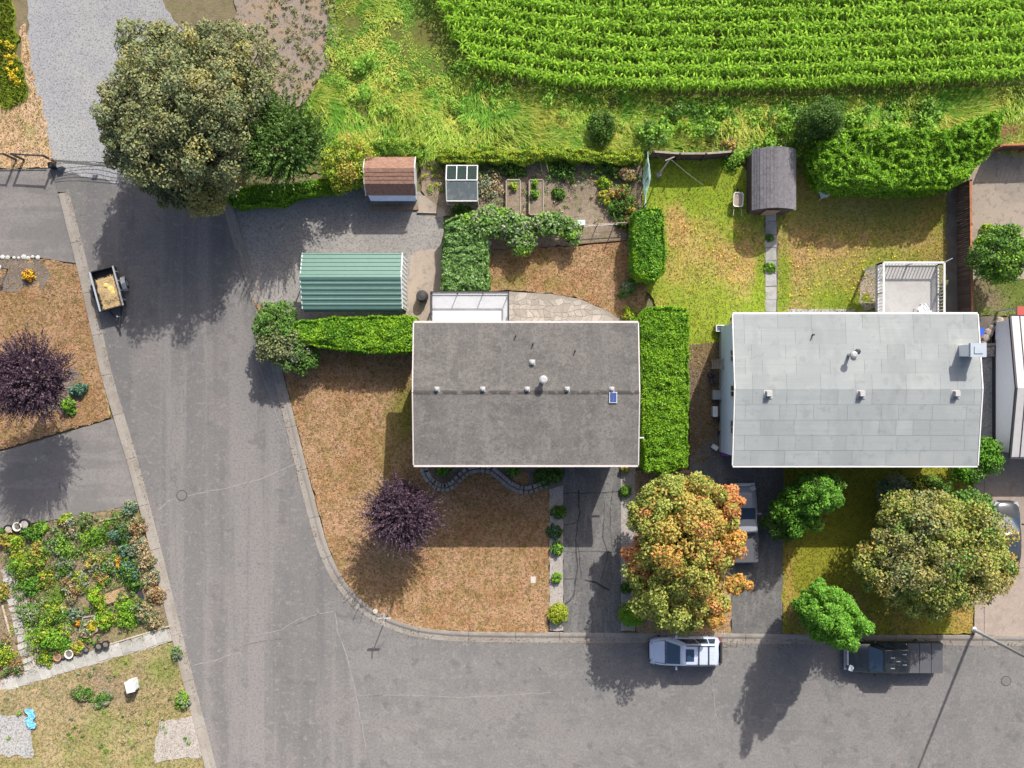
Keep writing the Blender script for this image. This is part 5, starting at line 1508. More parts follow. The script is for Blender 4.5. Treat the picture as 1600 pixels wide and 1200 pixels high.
# rock wall between right house and neighbour
rwt = thing('rock_wall', 'pale rough rock edging beside the chimney', 'rock wall', at(1545, 530, 0))
for x, y in ((1537, 548), (1538, 538), (1541, 528), (1546, 520), (1552, 513), (1558, 506), (1563, 500), (1543, 546), (1551, 545)):
    q = at(x, y, .3); s = random.uniform(.22, .3); b = MB(); b.lathe((q.x, q.y, .06), [(s, 0), (s * 1.1, .15), (s * .8, .32), (s * .3, .38)], 8); b.build('stone', 'dirt_yard', rwt)
plank('beam', 'pale timber beam lying across the passage by the chimney', 'beam', (1532, 539), (1562, 538), .16, .16, 'wood_pale', .3)
q = at(1546, 551, .3); b = MB(); b.box((q.x, q.y, .22), (.62, .5, .32)); tag(b.build('rubble_crate', mat('grey_rubble', (.33, .31, .29), .95, [('v', 16, .3, .9, (.14, .13, .12), .9)], (16, .9, .05)), org=(q.x, q.y, .06)), 'square block of speckled rubble beside the chimney', 'rubble')
# ------------------------------------------------------------------ vegetation builders
def unit(v): return v / (np.linalg.norm(v, axis=1, keepdims=True) + 1e-9)
def leaf_quads(P, Nn, D, Lf, Wf, fold=.25):
    """pointed leaves folded along the midrib: P centre, Nn normal, D leaf direction"""
    D = unit(D - Nn * (D * Nn).sum(1, keepdims=True))
    Sd = np.cross(Nn, D)
    n = len(P)
    Lf = np.broadcast_to(Lf, n)[:, None]; Wf = np.broadcast_to(Wf, n)[:, None]
    V = np.stack([P - D * Lf * .5, P + Sd * Wf * .5 + Nn * Wf * fold, P + D * Lf * .5, P - Sd * Wf * .5 + Nn * Wf * fold], 1)
    F = np.arange(n * 4).reshape(n, 4)
    return V.reshape(-1, 3), F
def fib_dirs(n, zmin, g):
    i = np.arange(n) + .5
    z = 1 - i / n * (1 - zmin)
    a = i * 2.399963 + g.uniform(0, 6)
    r = np.sqrt(np.maximum(0, 1 - z * z))
    d = np.stack([r * np.cos(a), r * np.sin(a), z], 1) + g.normal(0, .09, (n, 3))
    return unit(d)
def clump_leaves(Cc, rad, per, g, L=.2, W=.12, up=.5, out=.7, stretch=None, jitter=.55):
    """leaves over little balls of foliage at Cc (m,3) with radius rad (m)"""
    m = len(Cc)
    d = unit(g.normal(0, 1, (m * per, 3)))
    r = np.repeat(rad, per) * (.45 + .55 * g.random(m * per) ** .6)
    off = d * r[:, None]
    if stretch is not None: off = off * stretch
    P = np.repeat(Cc, per, 0) + off
    Nn = unit(d * out + np.array([0, 0, up]) + g.normal(0, jitter, (m * per, 3)))
    D = d + g.normal(0, .8, (m * per, 3)) - np.array([0, 0, .2])
    s = g.uniform(.7, 1.25, m * per)
    return leaf_quads(P, Nn, D, L * s, W * s)
def merge(parts):
    V, F, M_ = [], [], []
    b = 0
    for v, f, m in parts:
        V.append(v); F.append(f + b); M_.append(np.full(len(f), m, np.int32)); b += len(v)
    return np.concatenate(V), np.concatenate(F), np.concatenate(M_)
def limb_mesh(base, tips, r0, fork, g):
    """tapered trunk to the fork, limbs to the tips"""
    b = MB()
    base, fork = Vector(base), Vector(fork)
    mid = base.lerp(fork, .5) + Vector((g.uniform(-.1, .1), g.uniform(-.1, .1), 0))
    b.tube([base - Vector((0, 0, .1)), base + Vector((0, 0, .25)), mid, fork], [r0 * 1.5, r0, r0 * .85, r0 * .7], 9)
    for t in tips:
        t = Vector(t)
        m = fork.lerp(t, .5) + Vector((g.uniform(-.25, .25), g.uniform(-.25, .25), g.uniform(.1, .4)))
        b.tube([fork - Vector((0, 0, .1)), m, t], [r0 * .5, r0 * .28, .03], 6)
    return b

MT['lf_olive'] = leafmat('olive_leaf', (0.112, 0.136, 0.052), (0.143, 0.164, 0.065), (0.176, 0.182, 0.088), (0.223, 0.212, 0.100), .45, .54, .66, .15)
MT['lf_olive_tan'] = leafmat('seeding_olive_leaf', (.27, .24, .075), (.34, .30, .11), (.21, .21, .055), None)
MT['lf_grey_olive'] = leafmat('grey_olive_leaf', (0.153, 0.190, 0.090), (0.189, 0.225, 0.115), (0.117, 0.155, 0.066), None)
MT['lf_dark'] = leafmat('dark_green_leaf', (.038, .085, .012), (.055, .115, .016), (.08, .145, .025), None)
MT['lf_laurel'] = leafmat('laurel_shoot_leaf', (.06, .13, .022), (.09, .17, .035), (.17, .24, .08), None)
MT['lf_mid'] = leafmat('mid_green_leaf', (.06, .14, .02), (.085, .185, .03), (.12, .21, .05), None)
MT['lf_bright'] = leafmat('bright_green_leaf', (.12, .25, .02), (.16, .30, .025), (.20, .33, .04), None)
MT['lf_lime'] = leafmat('lime_leaf', (.22, .30, .02), (.28, .34, .025), (.30, .33, .05), None)
MT['lf_yellow'] = leafmat('yellow_flower', (.50, .36, .02), (.58, .45, .03), (.48, .30, .02), None)
MT['lf_grey'] = leafmat('grey_green_leaf', (.15, .19, .10), (.20, .235, .14), (.24, .26, .17), None)
MT['lf_blue'] = leafmat('blue_green_leaf', (.05, .12, .075), (.075, .16, .10), (.12, .2, .14), None)
MT['lf_plum'] = leafmat('purple_plum_leaf', (.038, .022, .034), (.058, .034, .050), (.090, .060, .076), None, transl=.08, rough=.5)
MT['lf_orange'] = leafmat('orange_maple_leaf', (.42, .215, .05), (.46, .25, .065), (.38, .255, .06), None)
MT['lf_coral'] = leafmat('coral_maple_leaf', (.44, .18, .07), (.48, .22, .09), (.40, .20, .06), None)
MT['lf_gold'] = leafmat('golden_maple_leaf', (.33, .255, .06), (.38, .28, .07), (.27, .24, .05), None)
MT['lf_maple'] = leafmat('turning_maple_leaf', (.18, .24, .045), (.24, .28, .06), (.31, .30, .07), None)
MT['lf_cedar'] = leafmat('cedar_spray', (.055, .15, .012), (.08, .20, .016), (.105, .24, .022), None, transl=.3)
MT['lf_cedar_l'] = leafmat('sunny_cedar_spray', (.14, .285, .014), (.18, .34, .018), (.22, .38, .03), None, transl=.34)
MT['lf_conifer'] = leafmat('fresh_conifer_spray', (0.057, 0.176, 0.015), (0.095, 0.240, 0.020), (0.152, 0.304, 0.035), None, transl=.28)
MT['lf_ivy'] = leafmat('ivy_leaf', (.075, .165, .035), (.11, .215, .05), (.20, .29, .11), None, rough=.4)
MT['lf_dry'] = leafmat('dry_seedhead', (.33, .25, .13), (.27, .21, .12), (.38, .31, .18), None)
MT['lf_rust'] = leafmat('rusty_leaf', (.24, .13, .06), (.28, .17, .07), (.22, .17, .07), None)
MT['lf_flower_o'] = leafmat('orange_flower', (.62, .24, .02), (.66, .30, .03), (.60, .20, .02), None)
MT['lf_flower_r'] = leafmat('dark_red_flower', (.24, .02, .03), (.30, .03, .04), (.2, .02, .02), None)
MT['core'] = mat('light_block_core', (.045, .06, .018), .95, [('n', 6, .4, .7, (.03, .035, .012), .8)])

def tree(name, label, base, ells, mats, leaf=(.2, .12), per=150, trunk_r=.2, trunk_h=2.0, picks=None, seed=1, up=.5, group=None, cat='tree', stretch=None, inner=True, lob=.16):
    """ells: (px, py, z, rx, ry, rz, number of clumps, clump radius, material index or -1 for a mix)"""
    g = np.random.default_rng(seed)
    bx = at(*base, 0); bz = .06
    t = thing(name, label, cat, (bx.x, bx.y, bz), group=group)
    parts, tips = [], []
    for (px, py, z, rx, ry, rz, n, cr, mi) in ells:
        c = np.array(at(px, py, z))
        d = fib_dirs(n, -.55, g)
        lobe = 1 + lob * np.sin(d[:, 0] * 5 + seed) * np.cos(d[:, 1] * 5 + seed * 2) + g.normal(0, .07, n)
        Cc = c + d * np.array([rx, ry, rz]) * (lobe * .86)[:, None]
        Cc[:, 2] = np.maximum(Cc[:, 2], .35)
        rad = cr * g.uniform(.7, 1.3, n)
        if mi >= 0: groups = [(mi, np.arange(n))]
        else:
            w = np.array(picks if picks else [1 / len(mats)] * len(mats)); w = w / w.sum()
            # neighbouring clumps turn together
            field = smooth_noise(Cc[:, 0], Cc[:, 1], 1.1, seed) + .6 * g.normal(0, 1, n)
            rk = np.argsort(np.argsort(field)) / n
            edges = np.cumsum(w)
            idx = np.minimum(np.searchsorted(edges, rk), len(mats) - 1)
            groups = [(k, np.where(idx == k)[0]) for k in range(len(mats))]
        for k, ii in groups:
            if len(ii):
                v, f = clump_leaves(Cc[ii], rad[ii], per, g, leaf[0], leaf[1], up, stretch=stretch)
                if mi < 0 and len(mats) > 2:      # leaves of the neighbouring tints run into each clump
                    mx = np.where(g.random(len(f)) < .34, g.integers(0, len(mats), len(f)), k)
                    for kk in range(len(mats)):
                        sel = np.where(mx == kk)[0]
                        if len(sel): parts.append((v[f[sel].ravel()], np.arange(len(sel) * 4).reshape(-1, 4), kk))
                else:
                    parts.append((v, f, k))
        if inner:
            ni = max(6, n // 3)
            di = fib_dirs(ni, -.8, g)
            Ci = c + di * np.array([rx, ry, rz]) * .52
            v, f = clump_leaves(Ci, np.full(ni, cr * 1.25), max(30, per // 3), g, leaf[0] * 1.5, leaf[1] * 1.5, up)
            parts.append((v, f, 0))
        for k in g.choice(n, min(n, 7), replace=False): tips.append(c + (Cc[k] - c) * .85)
    V, F, mi_ = merge(parts)
    cc = np.array(at(*ells[0][:3]))
    fork = (bx.x * .6 + cc[0] * .4, bx.y * .6 + cc[1] * .4, trunk_h)
    limb_mesh((bx.x, bx.y, .0), tips, trunk_r, fork, g).build('trunk', 'bark', t)
    me = np_mesh('crown', V, F, WLOC[t.name], mi_)
    finish('crown', me, mats, t)
    return t

def shoot_tree(name, label, base, c, rad, nsh, mats, sh_len=1.1, leaf=(.15, .075), per=18, up=.7, seed=3, trunk_r=.14, trunk_h=1.2, spread=.15):
    """crown of long leafy shoots that fan up and out"""
    g = np.random.default_rng(seed)
    bx = at(*base, 0)
    t = thing(name, label, 'tree', (bx.x, bx.y, .08))
    cc = np.array(at(*c))
    d = fib_dirs(nsh, -.5, g)
    R3 = np.array(rad)
    R3 = R3 * (1 + .17 * np.sin(d[:, 0] * 4 + seed) * np.cos(d[:, 1] * 5 + seed) + .08 * g.normal(0, 1, nsh))[:, None]
    st = cc + d * R3 * g.uniform(.30, .66, nsh)[:, None]
    dr = unit(d * .9 + np.array([0, 0, up]) + g.normal(0, spread, (nsh, 3)))
    ln = sh_len * g.uniform(.55, 1.4, nsh)
    tt = np.linspace(.05, 1, per)
    P = st[:, None] + dr[:, None] * (ln[:, None] * tt)[:, :, None]
    P = P.reshape(-1, 3)
    DD = np.repeat(dr, per, 0)
    side = unit(np.cross(DD, g.normal(0, 1, (len(P), 3))))
    wob = (1.1 - np.tile(tt, nsh))[:, None]
    P = P + side * wob * leaf[0] * .55
    D = DD * .8 + side * .7
    Nn = unit(np.cross(D, side) + np.array([0, 0, .6]) + g.normal(0, .35, (len(P), 3)))
    s = g.uniform(.75, 1.2, len(P)) * (1.15 - .45 * np.tile(tt, nsh))
    mi = np.repeat(g.integers(0, len(mats), nsh), per)
    v, f = leaf_quads(P, Nn, D, leaf[0] * s, leaf[1] * s)
    ci = cc + fib_dirs(50, -.9, g) * np.array(rad) * .5
    v2, f2 = clump_leaves(ci, np.full(50, .5), 60, g, leaf[0] * 1.5, leaf[1] * 1.6)
    V = np.concatenate([v, v2]); F = np.concatenate([f, f2 + len(v)]); mi = np.concatenate([mi, np.zeros(len(f2), int)])
    b = limb_mesh((bx.x, bx.y, 0), list((cc + d * R3 * .6)[::max(1, nsh // 12)]), trunk_r, (bx.x * .7 + cc[0] * .3, bx.y * .7 + cc[1] * .3, trunk_h), g)
    b.build('trunk', 'bark', t)
    finish('crown', np_mesh('crown', V, F, WLOC[t.name], mi), mats, t)
    return t

def hedge(name, label, poly_px, h, mats, leaf=(.17, .07), dens=620, seed=5, rough=.10, z0=.05, up=.55, lean=.45, belly=.06, cat='hedge', group=None, top_wave=.08, vert=True):
    """clipped hedge standing on the outline given (photo points of its top)"""
    g = np.random.default_rng(seed)
    poly = np.array([at2(p[0], p[1], h) for p in poly_px])
    ar = np.sum(poly[:, 0] * np.roll(poly[:, 1], -1) - np.roll(poly[:, 0], -1) * poly[:, 1])
    if ar < 0: poly = poly[::-1]
    cen = poly.mean(0)
    t = thing(name, label, cat, (cen[0], cen[1], z0), group=group)
    P, Nn = [], []
    top = pts_in([tuple(p) for p in poly], dens, g)
    zt = h + top_wave * smooth_noise(top[:, 0], top[:, 1], 2.2, seed) + .5 * top_wave * smooth_noise(top[:, 0], top[:, 1], 6, seed + 1)
    # round the shoulders
    dist = np.full(len(top), 9.0)
    for i in range(len(poly)):
        a, b = poly[i], poly[(i + 1) % len(poly)]
        ab = b - a; u = np.clip(((top - a) @ ab) / (ab @ ab), 0, 1)
        dist = np.minimum(dist, np.linalg.norm(top - a - u[:, None] * ab, axis=1))
    zt = zt - .22 * np.exp(-(dist / .16) ** 1.5)
    P.append(np.c_[top, zt - g.random(len(top)) ** 2 * .12]); Nn.append(np.tile([0, 0, 1.0], (len(top), 1)))
    for i in range(len(poly)):
        a, b = poly[i], poly[(i + 1) % len(poly)]
        L_ = np.linalg.norm(b - a); n = int(L_ * h * dens * .62)
        nn = np.array([(b - a)[1], -(b - a)[0]]) / L_
        s = g.random(n); z = g.uniform(.02, h - .05, n)
        xy = a + s[:, None] * (b - a)
        w = belly * np.sin(z / h * 3.0) + rough * .6 * smooth_noise(xy[:, 0] + z, xy[:, 1] + z * 1.3, 3.0, seed + 2) + g.normal(0, .03, n)
        P.append(np.c_[xy + nn * w[:, None], z + z0]); Nn.append(np.tile([nn[0], nn[1], .25], (n, 1)))
    P = np.concatenate(P); Nn = np.concatenate(Nn)
    n = len(P)
    P[:, 2] += rough * .5 * smooth_noise(P[:, 0], P[:, 1], 7, seed + 8) + g.normal(0, .02, n)
    Nr = unit(Nn * lean + np.array([0, 0, up * .4]) + g.normal(0, .55, (n, 3)))
    D = Nn * (.9 if vert else .3) + np.array([0, 0, .35]) + g.normal(0, .5, (n, 3))
    s = g.uniform(.7, 1.3, n)
    v, f = leaf_quads(P, Nr, D, leaf[0] * s, leaf[1] * s)
    field = smooth_noise(P[:, 0], P[:, 1], 2.4, seed + 4) + .8 * g.normal(0, 1, n)
    mi = (np.argsort(np.argsort(field)) * len(mats) // n).clip(0, len(mats) - 1)
    inset = cen + (poly - cen) * (1 - .22 / np.maximum(.4, np.linalg.norm(poly - cen, axis=1)))[:, None]
    b = MB(); b.prism([tuple(p) for p in inset], .03, h - .18 - top_wave * 1.5 - rough * .5); fix_normals(b.build('stems', 'core', t))  # solid dark core added inside the foliage to block light
    finish('foliage', np_mesh('foliage', v, f, WLOC[t.name], mi), mats, t)
    return t

def plant(name, label, px, py, r, h, mats, n=26, per=34, leaf=(.16, .09), seed=0, cat='plant', group=None, flower=None, up=.5, z0=.06, shape=1.0, stems=True, picks=None):
    """low shrub or perennial: leafy balls over a dome, with stems; flower = material of blooms as a part"""
    g = np.random.default_rng(seed + int(px * 7 + py * 13))
    q = at(px, py, h * .6)
    t = thing(name, label, cat, (q.x, q.y, z0), group=group)
    d = fib_dirs(n, -.1, g)
    if cat == 'plant':
        an, asp = g.uniform(0, 3.14), g.uniform(.55, .95)
        u_, w_ = d[:, 0] / asp ** .5, d[:, 1] * asp ** .5
        d = np.stack([u_ * np.cos(an) - w_ * np.sin(an), u_ * np.sin(an) + w_ * np.cos(an), d[:, 2]], 1)
        rad_ = g.uniform(.45, 1.35, n)
    else:
        rad_ = g.uniform(.75, 1.12, n)
    Cc = np.array([q.x, q.y, z0]) + d * np.array([r * .8, r * .8 * shape, h * .8]) * rad_[:, None]
    Cc[:, 2] = np.maximum(Cc[:, 2], z0 + .08)
    parts = []
    idx = g.choice(len(mats), n, p=picks)
    for k in range(len(mats)):
        ii = np.where(idx == k)[0]
        if len(ii):
            v, f = clump_leaves(Cc[ii], np.full(len(ii), r * .36) * g.uniform(.55, 1.3, len(ii)), per, g, leaf[0], leaf[1], up)
            v[:, 2] = np.maximum(v[:, 2], z0 + .005)
            parts.append((v, f, k))
    V, F, mi = merge(parts)
    finish('foliage', np_mesh('foliage', V, F, WLOC[t.name], mi), mats, t)
    if stems:
        b = MB()
        for k in range(0, n, max(1, n // 6)):
            b.tube([(q.x, q.y, z0 - .02), tuple(np.array([q.x, q.y, z0]) * .4 + Cc[k] * .6), tuple(Cc[k])], [.025, .018, .008], 5)
        b.build('stem', 'bark', t)
    if flower:
        m = max(4, n // 3)
        df = fib_dirs(m, .25, g)
        Cf = np.array([q.x, q.y, z0]) + df * np.array([r * .95, r * .95 * shape, h * 1.12])
        v, f = clump_leaves(Cf, np.full(m, .07), 14, g, .09, .08, 1.0)
        finish('flowers', np_mesh('flowers', v, f, WLOC[t.name]), flower, t)
    return t

# ------------------------------------------------------------------ trees
tree('olive_tree', 'huge dusty olive-green tree overhanging the top of the street', (352, 258),
     [(285, 180, 7.2, 3.7, 4.2, 3.0, 92, .70, -1), (250, 95, 6.6, 2.2, 2.2, 2.2, 34, .62, -1), (358, 110, 6.6, 2.5, 2.6, 2.4, 42, .65, -1), (205, 165, 6.6, 1.9, 1.7, 1.8, 28, .56, -1), (200, 208, 6.0, 1.5, 1.1, 1.3, 20, .5, -1), (205, 240, 5.0, 1.3, 1.0, 1.1, 16, .46, 0), (375, 165, 5.4, 1.6, 2.2, 1.8, 26, .58, -1), (350, 235, 5.0, 1.6, 1.4, 1.4, 20, .5, 0), (250, 270, 4.4, 1.6, 1.1, 1.1, 20, .5, 0), (245, 200, 8.2, 1.6, 1.4, 1.2, 22, .5, -1), (320, 160, 9.0, 1.9, 1.6, 1.3, 26, .52, -1),
      (287, 262, 5.0, 1.15, .95, .9, 20, .42, 2), (325, 302, 4.2, 1.0, 1.25, 1.0, 20, .42, 2), (285, 300, 3.6, 1.3, 1.0, 1.0, 18, .45, 0)],
     ['lf_olive', 'lf_grey_olive', 'lf_olive_tan'], (.185, .10), 225, .34, 3.2, [.60, .28, .12], 11, lob=.28)
shoot_tree('laurel_tree', 'dark green tree of long upright shoots beside the big olive tree', (462, 245), (440, 224, 4.8), (3.5, 3.1, 2.5), 820, ['lf_laurel', 'lf_dark', 'lf_laurel'], 1.25, (.21, .10), 18, .8, 12)
tree('golden_shrub', 'yellow-green rounded shrub between dark tree and brown shed', (552, 268), [(543, 256, 2.1, 1.5, 1.7, 1.3, 56, .44, -1)], ['lf_lime', 'lf_bright', 'lf_gold'], (.15, .09), 110, .09, .8, [.45, .3, .25], 13, cat='shrub')
shoot_tree('plum_tree', 'large purple-leaved plum tree on the left lawn', (78, 596), (46, 594, 5.6), (2.95, 2.85, 2.8), 1050, ['lf_plum'], 1.25, (.17, .08), 18, .75, 14, .16, 2.2)
shoot_tree('plum_tree', 'small round purple-leaved plum tree on the parched corner lawn', (642, 792), (628, 802, 3.7), (2.6, 2.5, 2.0), 760, ['lf_plum'], 1.15, (.17, .08), 17, .5, 15, .13, 1.4)
tree('maple_tree', 'orange and green maple turning colour between the two driveways', (1056, 852),
     [(1066, 845, 5.4, 2.8, 3.3, 2.7, 86, .60, -1), (1040, 915, 4.6, 2.2, 2.3, 2.0, 44, .58, 4), (1095, 925, 4.4, 1.4, 2.0, 1.6, 28, .48, -1), (1098, 795, 5.2, 1.7, 1.9, 1.9, 34, .52, -1), (1045, 790, 5.0, 1.7, 1.7, 1.7, 30, .55, 3),
      (1136, 785, 5.6, .8, .9, .8, 13, .36, 2), (1138, 838, 5.0, .7, 1.2, .9, 13, .36, 1), (1004, 878, 4.4, 1.0, 1.2, .9, 16, .42, 2), (1012, 808, 4.6, 1.1, 1.1, 1.0, 18, .45, 4), (1112, 948, 3.8, .8, 1.1, .9, 15, .38, 1), (1148, 913, 3.8, .7, .45, .5, 8, .28, 1), (1060, 965, 3.4, 1.6, .8, .9, 16, .42, 3)],
     ['lf_gold', 'lf_orange', 'lf_coral', 'lf_maple', 'lf_maple'], (.165, .125), 215, .22, 2.2, [.26, .20, .08, .23, .23], 16, lob=.28)
tree('maple_tree', 'wide olive and tan maple on the right front lawn', (1415, 835),
     [(1470, 860, 5.2, 3.8, 3.0, 2.6, 110, .62, -1), (1395, 880, 4.6, 2.2, 1.9, 1.9, 44, .55, -1), (1530, 865, 4.8, 1.9, 2.4, 1.9, 44, .55, -1), (1440, 815, 5.0, 2.3, 1.7, 1.8, 40, .55, -1), (1455, 925, 4.0, 2.0, 1.4, 1.4, 32, .5, 0), (1520, 795, 4.0, 1.1, 1.1, 1.0, 18, .45, 2)],
     ['lf_maple', 'lf_gold', 'lf_mid', 'lf_olive_tan', 'lf_olive'], (.155, .11), 215, .22, 2.0, [.40, .08, .10, .12, .30], 17, lob=.26)
tree('conifer', 'bright green upright conifer at the kerb by the dark pickup', (1262, 936),
     [(1299, 963, 4.8, 1.55, 1.55, 4.1, 76, .46, -1), (1287, 956, 2.2, 1.65, 1.6, 1.7, 30, .44, 0)], ['lf_conifer', 'lf_conifer', 'lf_cedar'], (.18, .075), 320, .2, 2.5, None, 18, up=.9, stretch=np.array([.8, .8, 1.6]), lob=.3)
tree('conifer', 'fresh green conifer close to the front of the white-roofed house', (1243, 772),
     [(1278, 770, 4.0, 1.35, 1.1, 2.2, 40, .46, -1), (1246, 795, 2.6, 1.4, 1.6, 1.9, 44, .46, -1), (1228, 815, 1.8, 1.1, 1.1, 1.4, 24, .45, 2)], ['lf_conifer', 'lf_cedar', 'lf_dark'], (.18, .075), 170, .16, 1.6, [.45, .4, .15], 19, up=.9, stretch=np.array([.8, .8, 1.3]), lob=.22)  # lowest lobe gets dark leaves to paint in the house shade
tree('round_tree', 'round leafy green tree in the far right back yard', (1540, 412), [(1562, 399, 3.3, 1.75, 1.75, 1.6, 76, .42, -1)], ['lf_mid', 'lf_bright', 'lf_dark'], (.18, .10), 120, .12, 1.4, [.4, .4, .2], 20)
tree('shrub', 'loose green shrub at the corner of the street and gravel yard', (452, 532), [(432, 508, 2.1, 1.25, 1.4, 1.2, 40, .42, 1), (455, 540, 1.8, 1.3, 1.3, 1.2, 36, .42, -1), (430, 540, 2.2, 1.0, 1.2, 1.0, 26, .4, 0), (475, 560, 1.4, .9, .7, .8, 18, .35, 1)],
     ['lf_olive', 'lf_mid', 'lf_grey'], (.17, .10), 120, .09, .9, [.4, .4, .2], 21, cat='shrub')
tree('laurel_shrub', 'glossy green shrub at the right corner of the white-roofed house', (1522, 722), [(1541, 712, 1.9, .85, 1.0, .9, 26, .38, 0), (1512, 735, 1.5, 1.0, .7, .9, 22, .38, -1)], ['lf_cedar', 'lf_mid'], (.17, .10), 120, .07, .7, None, 22, cat='shrub')
tree('dark_shrub', 'dark bluish shrub in the house shade above the olive maple', (1398, 778), [(1400, 775, 1.6, 1.0, 1.3, 1.2, 30, .4, -1)], ['lf_blue', 'lf_grey'], (.14, .08), 100, .07, .6, None, 23, cat='shrub')
tree('dark_shrub', 'wide dark shrub in the house shade right of the bluish one', (1448, 778), [(1450, 770, 1.4, 1.5, 1.0, 1.0, 30, .4, -1)], ['lf_dark', 'lf_mid'], (.14, .08), 100, .07, .6, None, 24, cat='shrub')
tree('pointed_cypress', 'dark green pointed cypress clump behind the dark shed', (1300, 220), [(1289, 184, 3.6, .9, .95, 1.8, 40, .4, -1), (1272, 195, 2.4, 1.1, 1.2, 1.2, 26, .4, -1), (1303, 232, 2.2, .9, 1.3, 1.1, 26, .4, -1)], ['lf_dark'], (.15, .06), 150, .1, 1.2, None, 25, up=.8)
tree('elder_bush', 'dark bush in a hollow of the tall meadow', (948, 208), [(941, 198, 1.0, .8, 1.0, .8, 18, .35, -1)], ['lf_dark'], (.15, .09), 90, .06, .5, None, 26, cat='shrub')

# ------------------------------------------------------------------ hedges
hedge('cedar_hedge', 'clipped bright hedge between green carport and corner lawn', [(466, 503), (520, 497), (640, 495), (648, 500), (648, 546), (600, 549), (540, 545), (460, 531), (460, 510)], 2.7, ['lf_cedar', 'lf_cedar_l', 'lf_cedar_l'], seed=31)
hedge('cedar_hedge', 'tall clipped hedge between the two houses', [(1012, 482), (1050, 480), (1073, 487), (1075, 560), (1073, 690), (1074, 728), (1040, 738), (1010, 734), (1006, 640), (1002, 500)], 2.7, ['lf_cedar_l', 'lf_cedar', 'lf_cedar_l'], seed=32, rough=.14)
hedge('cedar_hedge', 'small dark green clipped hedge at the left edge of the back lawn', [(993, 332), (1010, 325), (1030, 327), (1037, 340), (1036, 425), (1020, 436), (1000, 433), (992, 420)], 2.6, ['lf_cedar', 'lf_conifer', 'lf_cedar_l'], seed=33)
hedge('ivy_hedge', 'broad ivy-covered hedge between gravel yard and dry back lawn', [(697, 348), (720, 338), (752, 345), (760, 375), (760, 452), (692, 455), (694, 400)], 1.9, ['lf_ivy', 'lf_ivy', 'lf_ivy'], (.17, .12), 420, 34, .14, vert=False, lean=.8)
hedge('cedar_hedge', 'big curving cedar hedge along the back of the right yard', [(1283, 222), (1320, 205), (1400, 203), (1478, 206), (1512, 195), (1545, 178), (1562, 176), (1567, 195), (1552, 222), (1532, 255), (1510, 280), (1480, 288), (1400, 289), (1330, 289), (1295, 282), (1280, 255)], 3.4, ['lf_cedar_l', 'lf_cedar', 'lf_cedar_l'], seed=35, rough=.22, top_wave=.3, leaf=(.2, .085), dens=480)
hedge('laurel_hedge', 'low clipped hedge curving below the two big trees', [(352, 303), (400, 290), (470, 288), (540, 270), (574, 258), (577, 282), (520, 296), (455, 306), (440, 316), (365, 321)], 1.5, ['lf_cedar_l', 'lf_bright', 'lf_cedar'], seed=36, leaf=(.15, .08))
hedge('boundary_hedge', 'thin yellow-topped hedge line behind the vegetable plot', [(682, 236), (760, 234), (800, 238), (860, 232), (920, 236), (965, 240), (1002, 236), (1002, 248), (965, 251), (920, 247), (860, 245), (800, 249), (684, 248)], 1.35, ['lf_lime', 'lf_bright', 'lf_lime'], seed=37, leaf=(.16, .06), top_wave=.14, rough=.2)
hedge('boundary_hedge', 'short ragged hedge behind the brown shed', [(577, 222), (650, 222), (662, 232), (655, 246), (580, 240)], 1.2, ['lf_bright', 'lf_mid', 'lf_lime'], seed=38, leaf=(.16, .06), top_wave=.2, rough=.25)
tree('grape_vine', 'sprawling row of vines from ivy hedge to the green box', (790, 366), [(752, 350, 1.5, 1.2, .8, .7, 30, .38, -1), (790, 350, 1.4, 1.1, .7, .6, 28, .38, -1), (815, 368, 1.3, .8, 1.2, .6, 28, .38, -1), (860, 350, 1.3, 1.3, .6, .6, 28, .38, -1), (893, 362, 1.2, .5, .7, .5, 14, .32, -1), (770, 335, 1.2, .9, .4, .5, 14, .34, -1)], ['lf_ivy', 'lf_grey', 'lf_bright'], (.19, .13), 80, .06, .8, [.6, .2, .2], 39, cat='vine')
MT['lf_ball'] = leafmat('lime_ball_leaf', (.27, .31, .03), (.33, .36, .04), (.22, .30, .03), None)
plant('ball_shrub', 'lime yellow clipped ball shrub left of the cracked driveway mouth', 872, 960, .66, .95, ['lf_ball', 'lf_lime'], 60, 70, (.09, .06), cat='shrub', z0=.09)
plant('ball_shrub', 'larger green clipped ball shrub right of the cracked driveway mouth', 988, 962, .82, 1.15, ['lf_bright', 'lf_cedar_l'], 70, 80, (.09, .06), cat='shrub', z0=.09)
for a in (('dark mounded shrub topmost in the left gravel strip', 873, 800, .5, .6, ['lf_mid', 'lf_dark']), ('second dark shrub in the left gravel strip, in house shade', 866, 831, .5, .5, ['lf_dark', 'lf_blue']),
          ('light green shrub at the shade edge in the left gravel strip', 871, 858, .46, .6, ['lf_bright', 'lf_mid']), ('small light green shrub lowest above the lime ball', 870, 903, .34, .5, ['lf_bright', 'lf_mid']),
          ('small leafy shrub in the top of the right gravel strip', 978, 767, .38, .6, ['lf_mid', 'lf_bright']), ('yellowish shrub at the right corner below the grey roof', 977, 731, .34, .7, ['lf_lime', 'lf_gold']),
          ('dark shrub under the maple in the right gravel strip', 980, 918, .4, .5, ['lf_dark', 'lf_mid']), ('low green plant in the left scallop of the shaded bed', 692, 732, .55, .5, ['lf_bright', 'lf_mid']),
          ('low green plant in the right scallop of the shaded bed', 802, 734, .5, .5, ['lf_bright', 'lf_mid']), ('leafy green shrub at the driveway end of the shaded bed', 850, 745, .7, .7, ['lf_mid', 'lf_dark']), ('dark shrub on the strip corner of the shaded bed', 870, 742, .5, .7, ['lf_dark', 'lf_mid'])):
    plant('garden_shrub', *a, cat='shrub', z0=.09, leaf=(.13, .08))
